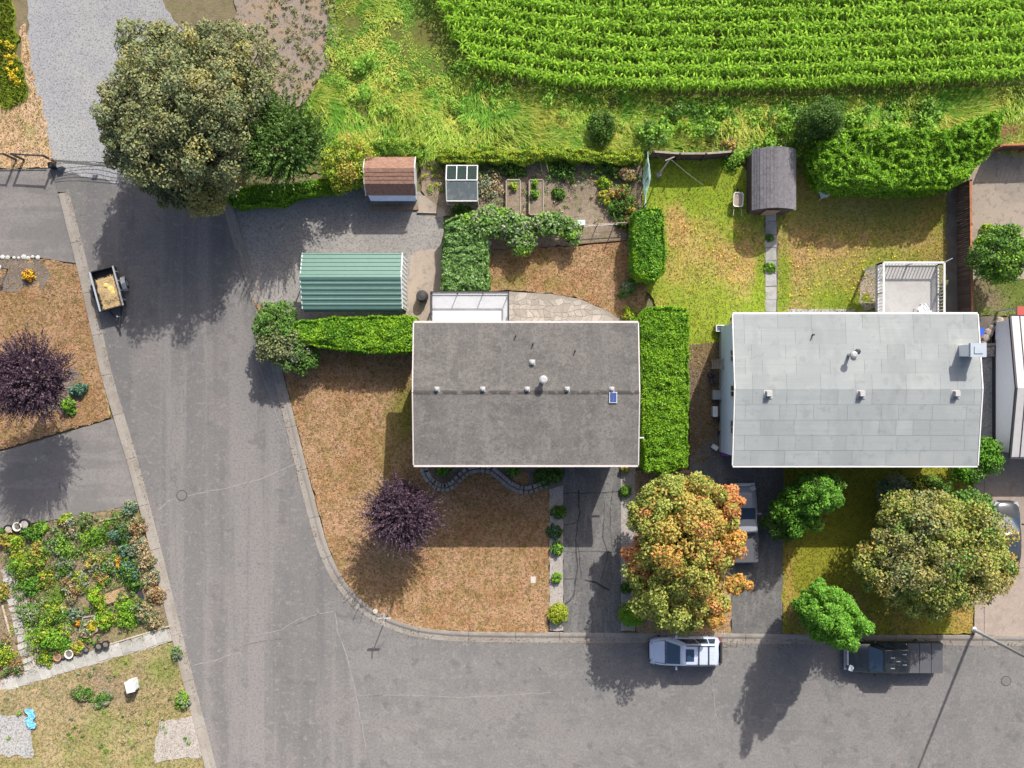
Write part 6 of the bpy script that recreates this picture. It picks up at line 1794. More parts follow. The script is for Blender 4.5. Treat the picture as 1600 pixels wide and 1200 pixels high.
# shrubs and perennials of the back gardens
for a in (('pale green bush beside the small clipped hedge', 981, 452, .55, .9, ['lf_grey', 'lf_mid']), ('yellow-green bush at the top of the tall hedge', 985, 494, .5, .6, ['lf_lime', 'lf_bright']),
          ('rusty orange perennial at the right end of the vegetable plot', 970, 298, .55, .9, ['lf_rust', 'lf_gold', 'lf_mid']), ('tan and orange perennial by the top of the net trellis', 978, 272, .6, .9, ['lf_gold', 'lf_rust', 'lf_dry']),
          ('green and gold perennial above the garden fence end', 985, 318, .5, .8, ['lf_gold', 'lf_mid', 'lf_rust']), ('dark leafy perennial by the garden fence', 965, 325, .6, .7, ['lf_dark', 'lf_mid']), ('second dark perennial right behind the garden fence rail', 976, 348, .5, .6, ['lf_dark', 'lf_rust']),
          ('fresh green plant in the vegetable plot', 944, 285, .45, .5, ['lf_bright', 'lf_lime']), ('yellow flowering plant in the vegetable plot', 945, 308, .5, .5, ['lf_lime', 'lf_gold']), ('dark plant between plot and rusty perennial', 958, 258, .7, .8, ['lf_dark', 'lf_mid']),
          ('grey prunings heap right of the greenhouse', 765, 290, .9, .6, ['lf_dry', 'lf_grey']), ('small green plant in the middle of the vegetable plot', 872, 302, .4, .4, ['lf_mid', 'lf_dark']), ('low green plant below the greenhouse', 722, 330, .6, .6, ['lf_mid', 'lf_dark']),
          ('weedy clump on the shaded back edge of the vegetable plot', 800, 262, .8, .6, ['lf_dark', 'lf_mid']), ('second weedy clump on the shaded back edge of the plot', 880, 265, .9, .6, ['lf_dark', 'lf_mid']),
          ('pale seedheads behind the right end of the board fence', 1143, 226, .5, .9, ['lf_dry', 'lf_gold']), ('green tussock at the right end of the board fence', 1146, 252, .55, .6, ['lf_bright', 'lf_mid']),
          ('yellow-green bush at the back of the bare dirt yard', 1545, 358, .4, .5, ['lf_lime', 'lf_bright']), ('green weeds beside the slab path upper', 1203, 372, .22, .25, ['lf_mid']), ('green weeds beside the slab path lower', 1204, 418, .3, .3, ['lf_mid', 'lf_bright']),
          ('leafy sprouts in the left raised bed', 803, 292, .3, .8, ['lf_lime', 'lf_bright']), ('leafy greens in the right raised bed', 835, 303, .36, .85, ['lf_bright', 'lf_mid']), ('pale sprouts low in the right raised bed', 836, 288, .28, .8, ['lf_bright']),
          ('blue-green shrub at the right side of the left plum tree', 121, 608, .45, .8, ['lf_blue']), ('small green shrub below the left plum tree', 106, 636, .5, .8, ['lf_mid', 'lf_bright'])):
    plant('garden_plant', *a, z0=.08)
plant('flowering_shrub', 'red and yellow flowering shrub in the left flower bed', 43, 430, .42, .6, ['lf_yellow', 'lf_flower_r', 'lf_yellow'], 22, 30, (.10, .08), cat='shrub', z0=.09)
plant('pot_plant', 'pale green plant in the dark pot on the white deck', 1449, 447, .16, .3, ['lf_grey', 'lf_lime'], 10, 14, (.08, .05), z0=DZ + .26, stems=False)
# allotment
for a in (('long yellow-green shrub lying at the left end of the allotment', 27, 882, .95, 1.2, ['lf_lime', 'lf_bright', 'lf_mid']), ('yellow and green shrub beside the long yellow-green one', 55, 868, .85, 1.1, ['lf_bright', 'lf_gold', 'lf_mid']),
          ('green and rust plant by the black and pale pots', 8, 843, .6, .7, ['lf_mid', 'lf_gold']), ('yellow-green plant by the driveway pots', 22, 846, .5, .6, ['lf_lime', 'lf_bright']), ('deep green leafy plant right of the driveway pots', 47, 833, .55, .6, ['lf_mid', 'lf_cedar']), ('second deep green leafy plant near the driveway pots', 63, 826, .45, .5, ['lf_mid', 'lf_bright']),
          ('round light green shrub in the upper middle of the allotment', 92, 852, .9, 1.0, ['lf_bright', 'lf_mid', 'lf_grey']), ('grey-green shrub below the round light green one', 100, 886, .65, .8, ['lf_grey', 'lf_mid']), ('fresh green spreading shrub at the upper right of the allotment', 145, 838, .85, .9, ['lf_bright', 'lf_bright', 'lf_mid']),
          ('dark bluish shrub at the roadside corner of the allotment', 184, 834, .75, 1.0, ['lf_blue', 'lf_dark']), ('grey wispy plant above the fresh green spreading shrub', 112, 822, .6, .6, ['lf_grey', 'lf_dry']), ('olive mounded plant at the top of the allotment', 130, 815, .6, .6, ['lf_olive', 'lf_mid']), ('yellow-green tuft near the top dry grass', 101, 811, .35, .5, ['lf_lime', 'lf_mid']),
          ('pale olive shrub in the middle of the allotment', 148, 876, .85, .8, ['lf_maple', 'lf_grey', 'lf_gold']), ('white-dotted green plant right of the pale olive shrub', 165, 884, .6, .6, ['lf_grey', 'lf_mid']), ('bluish leafy plant by the dark roadside board', 198, 860, .5, .7, ['lf_blue', 'lf_grey']), ('tall green plant along the dark roadside board', 201, 895, .6, .8, ['lf_blue', 'lf_mid']),
          ('dark green clump lower along the roadside board', 208, 915, .5, .6, ['lf_mid', 'lf_dark']), ('leafy deep green plant by the vertical stone path', 46, 915, .7, .7, ['lf_conifer', 'lf_mid']), ('yellow-leaved plant beside the deep green path plant', 70, 903, .6, .6, ['lf_lime', 'lf_gold', 'lf_mid']), ('pink-tan seedhead bush in the middle of the allotment', 108, 917, .7, .8, ['lf_dry', 'lf_rust', 'lf_grey']),
          ('pale flowering plant right of the pink-tan bush', 126, 908, .6, .6, ['lf_grey', 'lf_lime']), ('yellow-green cone bush left of the straw bed', 149, 936, .6, .9, ['lf_cedar_l', 'lf_lime']), ('rust-coloured plant above the straw bed', 158, 902, .5, .5, ['lf_rust', 'lf_gold', 'lf_mid']), ('green shrub above the bright bush by the path', 42, 958, .85, .9, ['lf_mid', 'lf_bright', 'lf_grey']),
          ('yellow-green shrub beside the garden pale board', 84, 957, .75, .8, ['lf_lime', 'lf_mid']), ('large bright green feathery bush near the pot row', 62, 996, 1.05, 1.2, ['lf_bright', 'lf_lime', 'lf_bright']), ('deep green side of the feathery bush', 82, 1002, .7, .9, ['lf_conifer', 'lf_bright']), ('grey plant in the stone planter box', 136, 984, .5, .4, ['lf_grey', 'lf_dry']),
          ('yellow flowers in the stone planter box', 144, 979, .35, .4, ['lf_yellow', 'lf_lime']), ('round lime bush below the straw bed', 163, 970, .6, .8, ['lf_lime', 'lf_bright']), ('vivid green feathery bush below the straw bed', 196, 958, .85, .9, ['lf_bright', 'lf_cedar_l']), ('dry flowerheads right of the vivid green bush', 220, 955, .65, .7, ['lf_dry', 'lf_grey', 'lf_dark']),
          ('dry plant at the lower roadside corner of the allotment', 237, 972, .5, .6, ['lf_dry', 'lf_olive']), ('grey seedheads along the kerb, upper', 212, 822, .6, .7, ['lf_dry', 'lf_rust', 'lf_olive']), ('grey-green shrub alone at the driveway corner', 203, 795, .42, .6, ['lf_grey', 'lf_blue']), ('dry seedheads along the kerb, second', 216, 852, .6, .6, ['lf_dry', 'lf_grey']),
          ('dry seedheads along the kerb, third', 228, 875, .55, .6, ['lf_dry', 'lf_olive']), ('dry seedheads along the kerb, fourth', 236, 905, .5, .5, ['lf_dry', 'lf_grey']), ('dry seedheads along the kerb, lowest', 240, 926, .55, .6, ['lf_dry', 'lf_rust']), ('yellow-green plant left of the stone path at the bottom', 4, 1025, .7, .7, ['lf_lime', 'lf_mid']),
          ('mixed green plant below the yellow-green one at the left edge', 20, 1042, .65, .6, ['lf_mid', 'lf_grey', 'lf_rust']), ('green weeds at the left edge above the path', 2, 925, .5, .5, ['lf_mid', 'lf_gold']), ('low yellow plant among the pots', 122, 1012, .4, .35, ['lf_lime', 'lf_gold']), ('low green plant left of the pots', 70, 1030, .45, .35, ['lf_lime', 'lf_mid']),
          ('grey spiky plant left of the orange flowers', 118, 960, .45, .5, ['lf_blue', 'lf_grey']), ('small leafy plant by the small pale board', 104, 984, .45, .4, ['lf_grey', 'lf_lime']), ('white-flowering weed beside the kerb below the path', 276, 1020, .4, .4, ['lf_grey', 'lf_mid']), ('white-flowering weed at the bottom of the kerb', 286, 1095, .5, .4, ['lf_grey', 'lf_bright']), ('white-flowering weed left of the utility box', 162, 1094, .5, .4, ['lf_grey', 'lf_mid']), ('dark weed mound left of the utility box', 128, 1085, .55, .5, ['lf_olive', 'lf_mid'])):
    plant('garden_plant', a[0], a[1], a[2], a[3] * 1.04, a[4], a[5], z0=.07, n=34, leaf=(.14, .08), group='plants of the allotment garden')
plant('flowering_plant', 'bright orange flowers near the stone planter box', 122, 973, .3, .45, ['lf_flower_o', 'lf_mid'], 14, 24, (.10, .08), z0=.07, group='plants of the allotment garden')
plant('flowering_plant', 'orange flowers by the dark roadside board', 186, 880, .35, .6, ['lf_flower_o', 'lf_yellow', 'lf_mid'], 14, 24, (.10, .08), z0=.07, group='plants of the allotment garden')

# low growth between the plants
def cover(name, label, poly, dens, mats, rad, h, per, leaf, seed, thresh=-9.0, z0=.06):
    g = np.random.default_rng(seed)
    pc = pts_in([at2(*p) for p in poly], dens, g)
    f_ = smooth_noise(pc[:, 0], pc[:, 1], 1.6, seed) + .4 * g.normal(0, 1, len(pc))
    pc = pc[f_ > thresh]
    idx = g.integers(0, len(mats), len(pc)); parts = []
    for k in range(len(mats)):
        q = pc[idx == k]
        if len(q):
            c3 = np.c_[q, z0 + g.uniform(.1, 1, len(q)) * h]
            v, f = clump_leaves(c3, g.uniform(.6, 1.3, len(q)) * rad, per, g, leaf[0], leaf[1], .8); v[:, 2] = np.maximum(v[:, 2], z0 + .01); parts.append((v, f, k))
    V, F, mi = merge(parts)
    return tag(finish(name, np_mesh(name, V, F, mi=mi), mats), label, kind='stuff')
cover('garden_weeds', 'low mixed greenery filling the gaps of the allotment', [(8, 850), (95, 822), (198, 800), (222, 860), (252, 965), (160, 1000), (70, 1035), (44, 980), (10, 890)], 8.5, ['lf_mid', 'lf_bright', 'lf_mid', 'lf_olive', 'lf_cedar'], .2, .3, 26, (.11, .065), 91, -.7)
cover('garden_weeds', 'dry seedheads and weeds filling the kerb side of the allotment', [(150, 800), (198, 796), (226, 850), (262, 985), (240, 985), (215, 870), (195, 815)], 7.0, ['lf_dry', 'lf_olive', 'lf_grey'], .17, .25, 22, (.11, .06), 92, -.3)
cover('garden_weeds', 'weeds and low plants left of the vertical stone path', [(-20, 910), (2, 905), (28, 990), (40, 1050), (-20, 1068)], 7.0, ['lf_mid', 'lf_lime', 'lf_dry', 'lf_rust'], .18, .25, 24, (.12, .07), 93, -.3)
cover('plot_weeds', 'straggling weeds and dry stalks over the vegetable plot', [(750, 252), (1000, 250), (1000, 330), (985, 350), (910, 350), (850, 335), (755, 325)], 6.0, ['lf_olive', 'lf_dry', 'lf_mid', 'lf_dry', 'lf_grey'], .18, .2, 22, (.13, .05), 94, -.1, .055)
cover('plot_weeds', 'dark green weeds in the hedge shade at the back of the plot', [(690, 252), (1000, 250), (1000, 282), (690, 282)], 6.0, ['lf_mid', 'lf_bright', 'lf_dark'], .22, .3, 26, (.14, .08), 95, -.4, .055)
cover('plot_weeds', 'patchy grass and weeds between brown shed and greenhouse', [(655, 250), (696, 250), (696, 300), (660, 300)], 9.0, ['lf_bright', 'lf_lime', 'lf_dry'], .18, .15, 24, (.14, .05), 96, -.6, .055)
cover('lawn_weeds', 'weeds and seedheads scattered in the bottom left lawn', [(-10, 1080), (270, 1005), (302, 1133), (315, 1190), (-10, 1190)], 1.6, ['lf_mid', 'lf_dry', 'lf_grey', 'lf_bright'], .16, .12, 24, (.12, .06), 97, .2, .075)
# ------------------------------------------------------------------ meadow, brambles and maize (nobody could count them)
MT['meadow'] = mat('tall_meadow_grass', (0.276, 0.411, 0.052), .8, [('island', 1, 0, .6, (0.346, 0.490, 0.068), 1), ('island', 1, .72, 1, (0.530, 0.541, 0.211), .9), ('n', .33, .47, .66, (0.484, 0.502, 0.105), .75), ('n', .55, .50, .62, (0.150, 0.360, 0.046), .8)], transl=.38, island=.25, spec=.1)
g = np.random.default_rng(61)
mead = [at2(*p) for p in [(440, 205), (475, 165), (500, 120), (512, 40), (505, -30), (900, -30), (700, 70), (760, 105), (900, 140), (1060, 150), (1300, 150), (1620, 132), (1620, 232), (1548, 234), (1500, 215), (1285, 215), (1150, 236), (1004, 238), (690, 238), (640, 245), (575, 225), (520, 225)]]
pp = pts_in(mead, 210, g)
dens_f = smooth_noise(pp[:, 0], pp[:, 1], 1.2, 62) + .5 * smooth_noise(pp[:, 0], pp[:, 1], 3, 63)
pp = pp[dens_f + g.normal(0, .5, len(pp)) > -.9]
k = len(pp)
lean = -0.9 + .9 * smooth_noise(pp[:, 0], pp[:, 1], .5, 64) + g.normal(0, .55, k)
hh = (.55 + .25 * smooth_noise(pp[:, 0], pp[:, 1], .9, 65)) * g.uniform(.6, 1.3, k)
edge_y = np.interp(pp[:, 0] * PPM + 800, [735, 790, 850, 920, 1000, 1120, 1300, 1450, 1640], [96, 108, 121, 129, 133, 134, 130, 124, 114])
hh *= np.clip(((600 - pp[:, 1] * PPM) - edge_y) / 55, .22, 1)      # short growth along the shaded field edge
v, f = blades(np.c_[pp, np.full(k, .03)], np.stack([np.cos(lean), np.sin(lean)], 1), hh * g.uniform(.8, 1.7, k), g.uniform(.045, .11, k), hh * .85, 2)
tag(finish('meadow_grass', np_mesh('meadow_grass', v, f), 'meadow'), 'tall leaning wild grass behind the garden hedges', 'grass', kind='stuff')
bram = [at2(*p) for p in [(1010, 168), (1060, 172), (1300, 168), (1480, 166), (1470, 205), (1285, 215), (1255, 260), (1165, 240), (1150, 205), (1012, 232), (985, 190)]]
pc = pts_in(bram, 3.2, g); hz = .55 + .35 * smooth_noise(pc[:, 0], pc[:, 1], 1.1, 66) + g.uniform(-.15, .25, len(pc))
parts = []
idx = g.integers(0, 3, len(pc))
for kk in range(3):
    c3 = np.c_[pc, np.maximum(hz, .2)][idx == kk]
    v, f = clump_leaves(c3, g.uniform(.3, .5, len(c3)), 60, g, .19, .13, .7); parts.append((v, f, kk))
V, F, mi = merge(parts); V[:, 2] = np.maximum(V[:, 2], .03)
MT['lf_bramble'] = leafmat('bramble_leaf', (.12, .27, .025), (.17, .33, .035), (.24, .38, .07), None)
tag(finish('brambles', np_mesh('brambles', V, F, mi=mi), ['lf_bramble', 'lf_bright', 'lf_mid']), 'mounds of leafy brambles behind the right back gardens', 'brambles', kind='stuff')
for (x, y, r, n) in ((560, 90, 46, 9), (600, 150, 40, 7), (700, 160, 60, 9), (760, 130, 40, 7), (640, 75, 30, 6)):
    pass
pc = pts_in([at2(*p) for p in [(520, 70), (760, 70), (1000, 150), (1000, 215), (640, 200), (520, 170)]], .55, g)
c3 = np.c_[pc, g.uniform(.3, .7, len(pc))]
v, f = clump_leaves(c3, g.uniform(.3, .55, len(c3)), 70, g, .17, .09, .7)
v[:, 2] = np.maximum(v[:, 2], .03)
tag(finish('meadow_weeds', np_mesh('meadow_weeds', v, f), 'lf_bramble'), 'leafy green weeds scattered through the tall wild grass', 'weeds', kind='stuff')
# weeds on the waste ground and straw heaps
pc = pts_in([at2(*p) for p in [(415, -20), (525, -20), (520, 80), (505, 140), (450, 185), (415, 170)]], 6.5, g)
v, f = clump_leaves(np.c_[pc, np.full(len(pc), .1)], g.uniform(.1, .22, len(pc)), 22, g, .12, .07, .7); v[:, 2] = np.maximum(v[:, 2], .035)
tag(finish('waste_weeds', np_mesh('waste_weeds', v, f), 'lf_olive'), 'sparse weeds dotted over the stony waste ground', 'weeds', kind='stuff')
parts = []
for pl in ([(1476, 178), (1515, 178), (1512, 212), (1480, 218)], [(1545, 197), (1625, 193), (1625, 228), (1545, 230)]):
    ps = pts_in([at2(*p) for p in pl], 160, g); k = len(ps); an = g.uniform(0, 6.28, k)
    v, f = blades(np.c_[ps, g.uniform(.05, .3, k)], np.stack([np.cos(an), np.sin(an)], 1), g.uniform(.15, .4, k), np.full(k, .04), g.uniform(-.03, .2, k)); parts.append((v, f, 0))
V, F, mi = merge(parts)
MT['straw_red'] = mat('reddish_cut_straw', (.42, .235, .115), .9, [('island', 1, 0, 1, (.33, .17, .085), 1)], island=.25)
tag(finish('cut_straw', np_mesh('cut_straw', V, F), 'straw_red'), 'reddish dry cut straw heaped behind the fences at right', 'straw', kind='stuff')

# flowers in the lawns
ps = np.concatenate([pts_in([at2(*p) for p in [(1225, 340), (1465, 340), (1465, 470), (1225, 470)]], 5, g), pts_in([at2(*p) for p in [(1060, 330), (1185, 350), (1185, 460), (1060, 450)]], 3, g)])
ps = ps[smooth_noise(ps[:, 0], ps[:, 1], 1.5, 70) > -.1]
v, f = leaf_quads(np.c_[ps, np.full(len(ps), .17)], unit(g.normal(0, .3, (len(ps), 3)) + [0, 0, 1]), g.normal(0, 1, (len(ps), 3)), .11, .10)
tag(finish('dandelions', np_mesh('dandelions', v, f), 'lf_yellow'), 'yellow dandelion flowers scattered in the weedy back lawns', 'flowers', kind='stuff')
ps = pts_in([at2(*p) for p in [(-10, 40), (22, 50), (38, 130), (20, 165), (-10, 165)]], 14, g); ps = ps[smooth_noise(ps[:, 0], ps[:, 1], 2.0, 71) > 0]
v, f = clump_leaves(np.c_[ps, np.full(len(ps), .35)], np.full(len(ps), .14), 10, g, .11, .09, 1.0)
tag(finish('ragwort', np_mesh('ragwort', v, f), 'lf_yellow'), 'yellow ragwort flowers on the verge at the top left', 'flowers', kind='stuff')

# maize: stalks in rows, arching leaves
rows = []
for r_ in range(10):
    dy = r_ * 22
    rows.append([(735 - r_ * 12, 84 - dy + 6), (790, 100 - dy), (850, 113 - dy), (920, 121 - dy), (1000, 125 - dy), (1120, 126 - dy), (1300, 122 - dy), (1450, 116 - dy), (1640, 106 - dy)])
ST, ROT = [], []
for rw_ in rows:
    pts_ = [np.array(at2(x, y, 1.9)) for x, y in rw_]
    for a, b in zip(pts_[:-1], pts_[1:]):
        n = max(1, int(np.linalg.norm(b - a) / .21))
        for i in range(n):
            ST.append(a + (b - a) * (i + g.uniform(-.3, .3)) / n + g.normal(0, .03, 2))
ST = np.array(ST); ST = ST[g.random(len(ST)) > .05]; ns = len(ST); nl = 11
top = g.uniform(1.7, 2.3, ns) + .22 * smooth_noise(ST[:, 0], ST[:, 1], .8, 90)
base = np.repeat(ST, nl, 0); tt = np.repeat(top, nl)
lv = np.tile(np.linspace(.32, .98, nl), ns)
an = np.repeat(g.uniform(0, 6.28, ns), nl) + np.tile(np.arange(nl) * 2.6, ns) + g.normal(0, .3, ns * nl)
D = np.stack([np.cos(an), np.sin(an)], 1); S2 = np.stack([-D[:, 1], D[:, 0]], 1)
ln = g.uniform(.34, .66, ns * nl) * np.where(lv > .85, .65, 1); vs = []
for t_, w_, z_ in ((0, .035, 0), (.38, .10, .26), (.75, .075, .22), (1.0, .008, -.02)):
    for sg_ in (-1, 1):
        q = np.empty((ns * nl, 3)); q[:, :2] = base + D * (ln * t_)[:, None] + S2 * (sg_ * w_ * .5); q[:, 2] = tt * lv + ln * z_ * np.where(lv > .8, 1.5, 1.0); vs.append(q)
V = np.stack(vs, 1).reshape(-1, 3); b0 = np.arange(ns * nl)[:, None] * 8
F = np.stack([b0 + np.array([2 * k_, 2 * k_ + 1, 2 * k_ + 3, 2 * k_ + 2]) for k_ in range(3)], 1).reshape(-1, 4)
sv, sf = blades(np.c_[ST, np.full(ns, .03)], np.tile([[1.0, 0.0]], (ns, 1)), np.zeros(ns), np.full(ns, .05), top + .1)
ti = np.repeat(ST, 5, 0); an = g.uniform(0, 6.28, ns * 5)
tv, tf = blades(np.c_[ti, np.repeat(top, 5)], np.stack([np.cos(an), np.sin(an)], 1), g.uniform(.05, .16, ns * 5), np.full(ns * 5, .022), g.uniform(.15, .3, ns * 5))
V, F, mi = merge([(V, F, 0), (sv, sf, 0), (tv, tf, 1)])
MT['maize'] = mat('maize_leaf', (0.150, 0.314, 0.017), .6, [('island', 1, 0, .5, (0.213, 0.414, 0.022), 1), ('island', 1, .6, 1, (0.301, 0.502, 0.036), 1)], transl=.38, island=.2, spec=.2)
MT['tassel'] = mat('maize_tassel', (.30, .29, .08), .8, island=.2)
tag(finish('maize_field', np_mesh('maize_field', V, F, mi=mi), ['maize', 'tassel']), 'green maize field in curving rows along the top', 'maize field', kind='stuff')
# ------------------------------------------------------------------ vehicles (local frame: +x is the front)
def paint(name, c, metal=.35, rough=.32):
    return plain(name, c, rough, metal=metal, spec=.5, coat=.6, grime=.08, gs=2)
MT['lf_yellow_dull'] = plain('yellow_cuttings', (.62, .47, .16), .9, gs=9)
MT['paint_silver'] = paint('silver_blue_car_paint', (.50, .55, .66), .2, .35)
MT['paint_dark'] = paint('dark_green_black_paint', (.018, .022, .022), .2, .28)
MT['paint_grey'] = paint('worn_grey_truck_paint', (.25, .265, .29), .1, .5)
MT['paint_black'] = paint('charcoal_car_paint', (.055, .058, .062), .3, .25)
MT['car_glass'] = plain('tinted_car_glass', (.018, .040, .075), .08, spec=.8, grime=0)
MT['lamp_clear'] = plain('headlamp_lens', (.34, .37, .40), .2, spec=.5, grime=0)
MT['lamp_red'] = plain('tail_lamp_lens', (.30, .02, .02), .15, spec=.6, grime=0)
MT['tonneau'] = plain('grey_vinyl_tonneau', (.075, .075, .082), .75, grime=.2)
MT['trim_black'] = plain('black_plastic_trim', (.025, .025, .027), .6)

def ring(x, hw, zb, zt, tuck=.12, crown=.035, rnd=.10):
    """closed cross-section of a car body at station x"""
    h = zt - zb
    pts = [(-hw + tuck, zb), (-hw + .01, zb + h * .28), (-hw, zb + h * .62), (-hw + .03, zt - rnd * .8), (-hw + rnd, zt - .01), (-hw * .5, zt + crown * .8)]
    r = [(x, y, z) for y, z in pts] + [(x, 0, zt + crown)] + [(x, -y, z) for y, z in pts[::-1]]
    return r
def body_loft(t, st, m, name='body'):
    b = MB(); b.loft([ring(*s) for s in st])
    return fix_normals(b.build(name, m, t, smooth=True, local=True))
def plan(x0, x1, hw0, hw1, z, c=.12):
    """rounded outline from rear x0 to front x1"""
    return [(x0, -hw0 + c, z), (x0 + c * .8, -hw0, z), ((x0 + x1) / 2, -(hw0 + hw1) / 2 - .012, z), (x1 - c * .8, -hw1, z), (x1, -hw1 + c * 1.6, z),
            (x1 + .05, 0, z), (x1, hw1 - c * 1.6, z), (x1 - c * .8, hw1, z), ((x0 + x1) / 2, (hw0 + hw1) / 2 + .012, z), (x0 + c * .8, hw0, z), (x0, hw0 - c, z), (x0 - .03, 0, z)]
def patch(t, name, m, a, b_, c, d, u0, u1, v0, v1, off=.012, n=4):
    """curved pane over the quad a-b (bottom) d-c (top), inset by u, v and set off outwards"""
    a, b_, c, d = map(Vector, (a, b_, c, d))
    nn = (b_ - a).cross(d - a).normalized() * off
    f = lambda u, v: (a.lerp(b_, u)).lerp(d.lerp(c, u), v)
    vs = []
    for j in range(3):
        for i in range(n + 1):
            u = u0 + (u1 - u0) * i / n; v = v0 + (v1 - v0) * j / 2
            vs.append(f(u, v) + nn)
    k = n + 1
    fs = [(j * k + i, j * k + i + 1, (j + 1) * k + i + 1, (j + 1) * k + i) for j in range(2) for i in range(n)]
    mb_ = MB(); mb_.add(vs, fs)
    o = mb_.build(name, m, t, local=True, smooth=True)
    return o
def cabin(t, m, bx0, bx1, bhw, zb, rx0, rx1, rhw, zr, side_splits, crown=.05):
    b = MB()
    lo = plan(bx0, bx1, bhw, bhw * .97, zb, .10); mid = plan(rx0 - .02, rx1 + .04, rhw + .03, rhw + .01, zr - .05, .10); hi = plan(rx0 + .08, rx1 - .06, rhw - .07, rhw - .08, zr + .008, .10)
    b.loft([lo, mid, hi], cap=False)
    k = len(hi); base = len(b.v)
    b.add(hi + [((rx0 + rx1) / 2, 0, zr + crown)], [(i, (i + 1) % k, k) for i in range(k)])
    o = fix_normals(b.build('cabin', m, t, smooth=True, local=True))
    wl, wr = bhw * .97, rhw + .01
    e = .012
    zt = zr - .05
    patch(t, 'windshield', 'car_glass', (bx1 + .03, -wl + .1, zb), (bx1 + .03, wl - .1, zb), (rx1 + .05, wr - .1, zt), (rx1 + .05, -wr + .1, zt), .0, 1, .04, .97, .03)
    patch(t, 'rear_window', 'car_glass', (bx0 - .01, bhw - .1, zb), (bx0 - .01, -bhw + .1, zb), (rx0 - .035, -rhw + .1, zt), (rx0 - .035, rhw - .1, zt), .04, .96, .15, .9, .02)
    for s in (-1, 1):
        for u0, u1 in side_splits:
            A, B_ = (bx0 + .1, s * (bhw + .012), zb), (bx1 - .1, s * (bhw * .985 + .012), zb)
            Ct, Dt = (rx1 - .06, s * (rhw + .02), zt), (rx0 + .1, s * (rhw + .03), zt)
            if s > 0: patch(t, 'side_window', 'car_glass', B_, A, Dt, Ct, 1 - u1, 1 - u0, .06, .92, .016)
            else: patch(t, 'side_window', 'car_glass', A, B_, Ct, Dt, u0, u1, .06, .92, .016)
    return o
def wheel(t, x, y, r, w=.22):
    n = 18; b = MB()
    cs = [(math.cos(2 * math.pi * i / n), math.sin(2 * math.pi * i / n)) for i in range(n)]
    s = 1 if y > 0 else -1
    b.loft([[(x + c * rr_, y + yy_, r + q * rr_) for c, q in cs] for rr_, yy_ in ((r * .86, -w / 2), (r, -w / 2 + .03), (r, w / 2 - .03), (r * .86, w / 2))])
    o = fix_normals(b.build('wheel', 'rubber', t, local=True))
    b = MB()
    b.loft([[(x + c * rr_, y + s * (w / 2 + yy_), r + q * rr_) for c, q in cs] for rr_, yy_ in ((r * .62, -.02), (r * .60, .006), (r * .2, .012))])
    fix_normals(b.build('rim', 'metal', o, local=True))
def common(t, L_, W, zlamp, belt, mx, m, wheels, wr):
    for s in (-1, 1):
        b = MB(); b.box((L_ / 2 - .22, s * (W / 2 - .30), zlamp), (.30, .36, .13), s * -.35); b.build('headlight', 'lamp_clear', t, local=True)
        b = MB(); b.box((-L_ / 2 + .08, s * (W / 2 - .15), belt - .14), (.10, .16, .28)); b.build('tail_light', 'lamp_red', t, local=True)
        b = MB(); b.box((mx, s * (W / 2 + .09), belt + .07), (.11, .20, .13)); b.bar((mx + .02, s * (W / 2 - .06), belt + .03), (mx, s * (W / 2 + .04), belt + .05), .04); b.build('side_mirror', m, t, local=True)
        for x in wheels: wheel(t, x, s * (W / 2 - .13), wr)
        for dx in (mx - .75, mx - 1.7):
            b = MB(); b.box((dx, s * (W / 2 + .004), belt - .16), (.16, .03, .035)); b.build('door_handle', m, t, local=True)

# silver SUV at the kerb, nose to the left
q = at(1071, 1018.5, .9)
t = thing('parked_suv', 'silver-blue SUV with sunroof and roof bars parked at the kerb', 'car', (q.x, q.y, .0), R(180))
L_, W = 4.55, 1.84
body_loft(t, [(-2.27, .62, .42, .86), (-2.22, .78, .32, 1.0), (-2.05, .88, .28, 1.04, .12, .02), (-1.4, .92, .26, 1.04), (-.2, .92, .26, 1.02), (.75, .915, .26, 1.0), (1.3, .90, .27, .96), (1.75, .87, .28, .90), (2.02, .79, .30, .83), (2.18, .66, .36, .75), (2.28, .46, .42, .64)], 'paint_silver')
cabin(t, 'paint_silver', -2.16, 1.24, .85, .99, -1.92, .38, .66, 1.72, ((.05, .20), (.225, .47), (.495, .84)))
common(t, L_, W, .74, 1.0, .62, 'paint_silver', (-1.36, 1.38), .35)
b = MB(); b.box((-.14, 0, 1.757), (.52, .78, .012)); b.build('sunroof', 'car_glass', t, local=True)
for s in (-1, 1):
    b = MB(); b.bar((-1.72, s * .60, 1.775), (.10, s * .60, 1.77), .04, .05); b.build('roof_rail', 'trim_black', t, local=True)
for x in (-.70, -1.33):
    b = MB(); b.bar((x, -.66, 1.82), (x, .66, 1.82), .055, .04); b.build('roof_bar', 'trim_black', t, local=True)
for y in (-.2, 0.0, .2):
    b = MB(); b.box((-1.1, y, 1.757), (1.15, .02, .012)); b.build('roof_rib', 'paint_silver', t, local=True)
b = MB(); b.box((-2.24, 0, .55), (.14, 1.55, .30)); b.build('rear_bumper', 'trim_black', t, local=True)
b = MB(); b.box((-2.235, 0, 1.12), (.12, 1.30, .26)); b.build('tailgate_trim', 'trim_black', t, local=True)
b = MB(); b.box((2.25, 0, .40), (.12, 1.0, .20)); b.build('grille', 'trim_black', t, local=True)

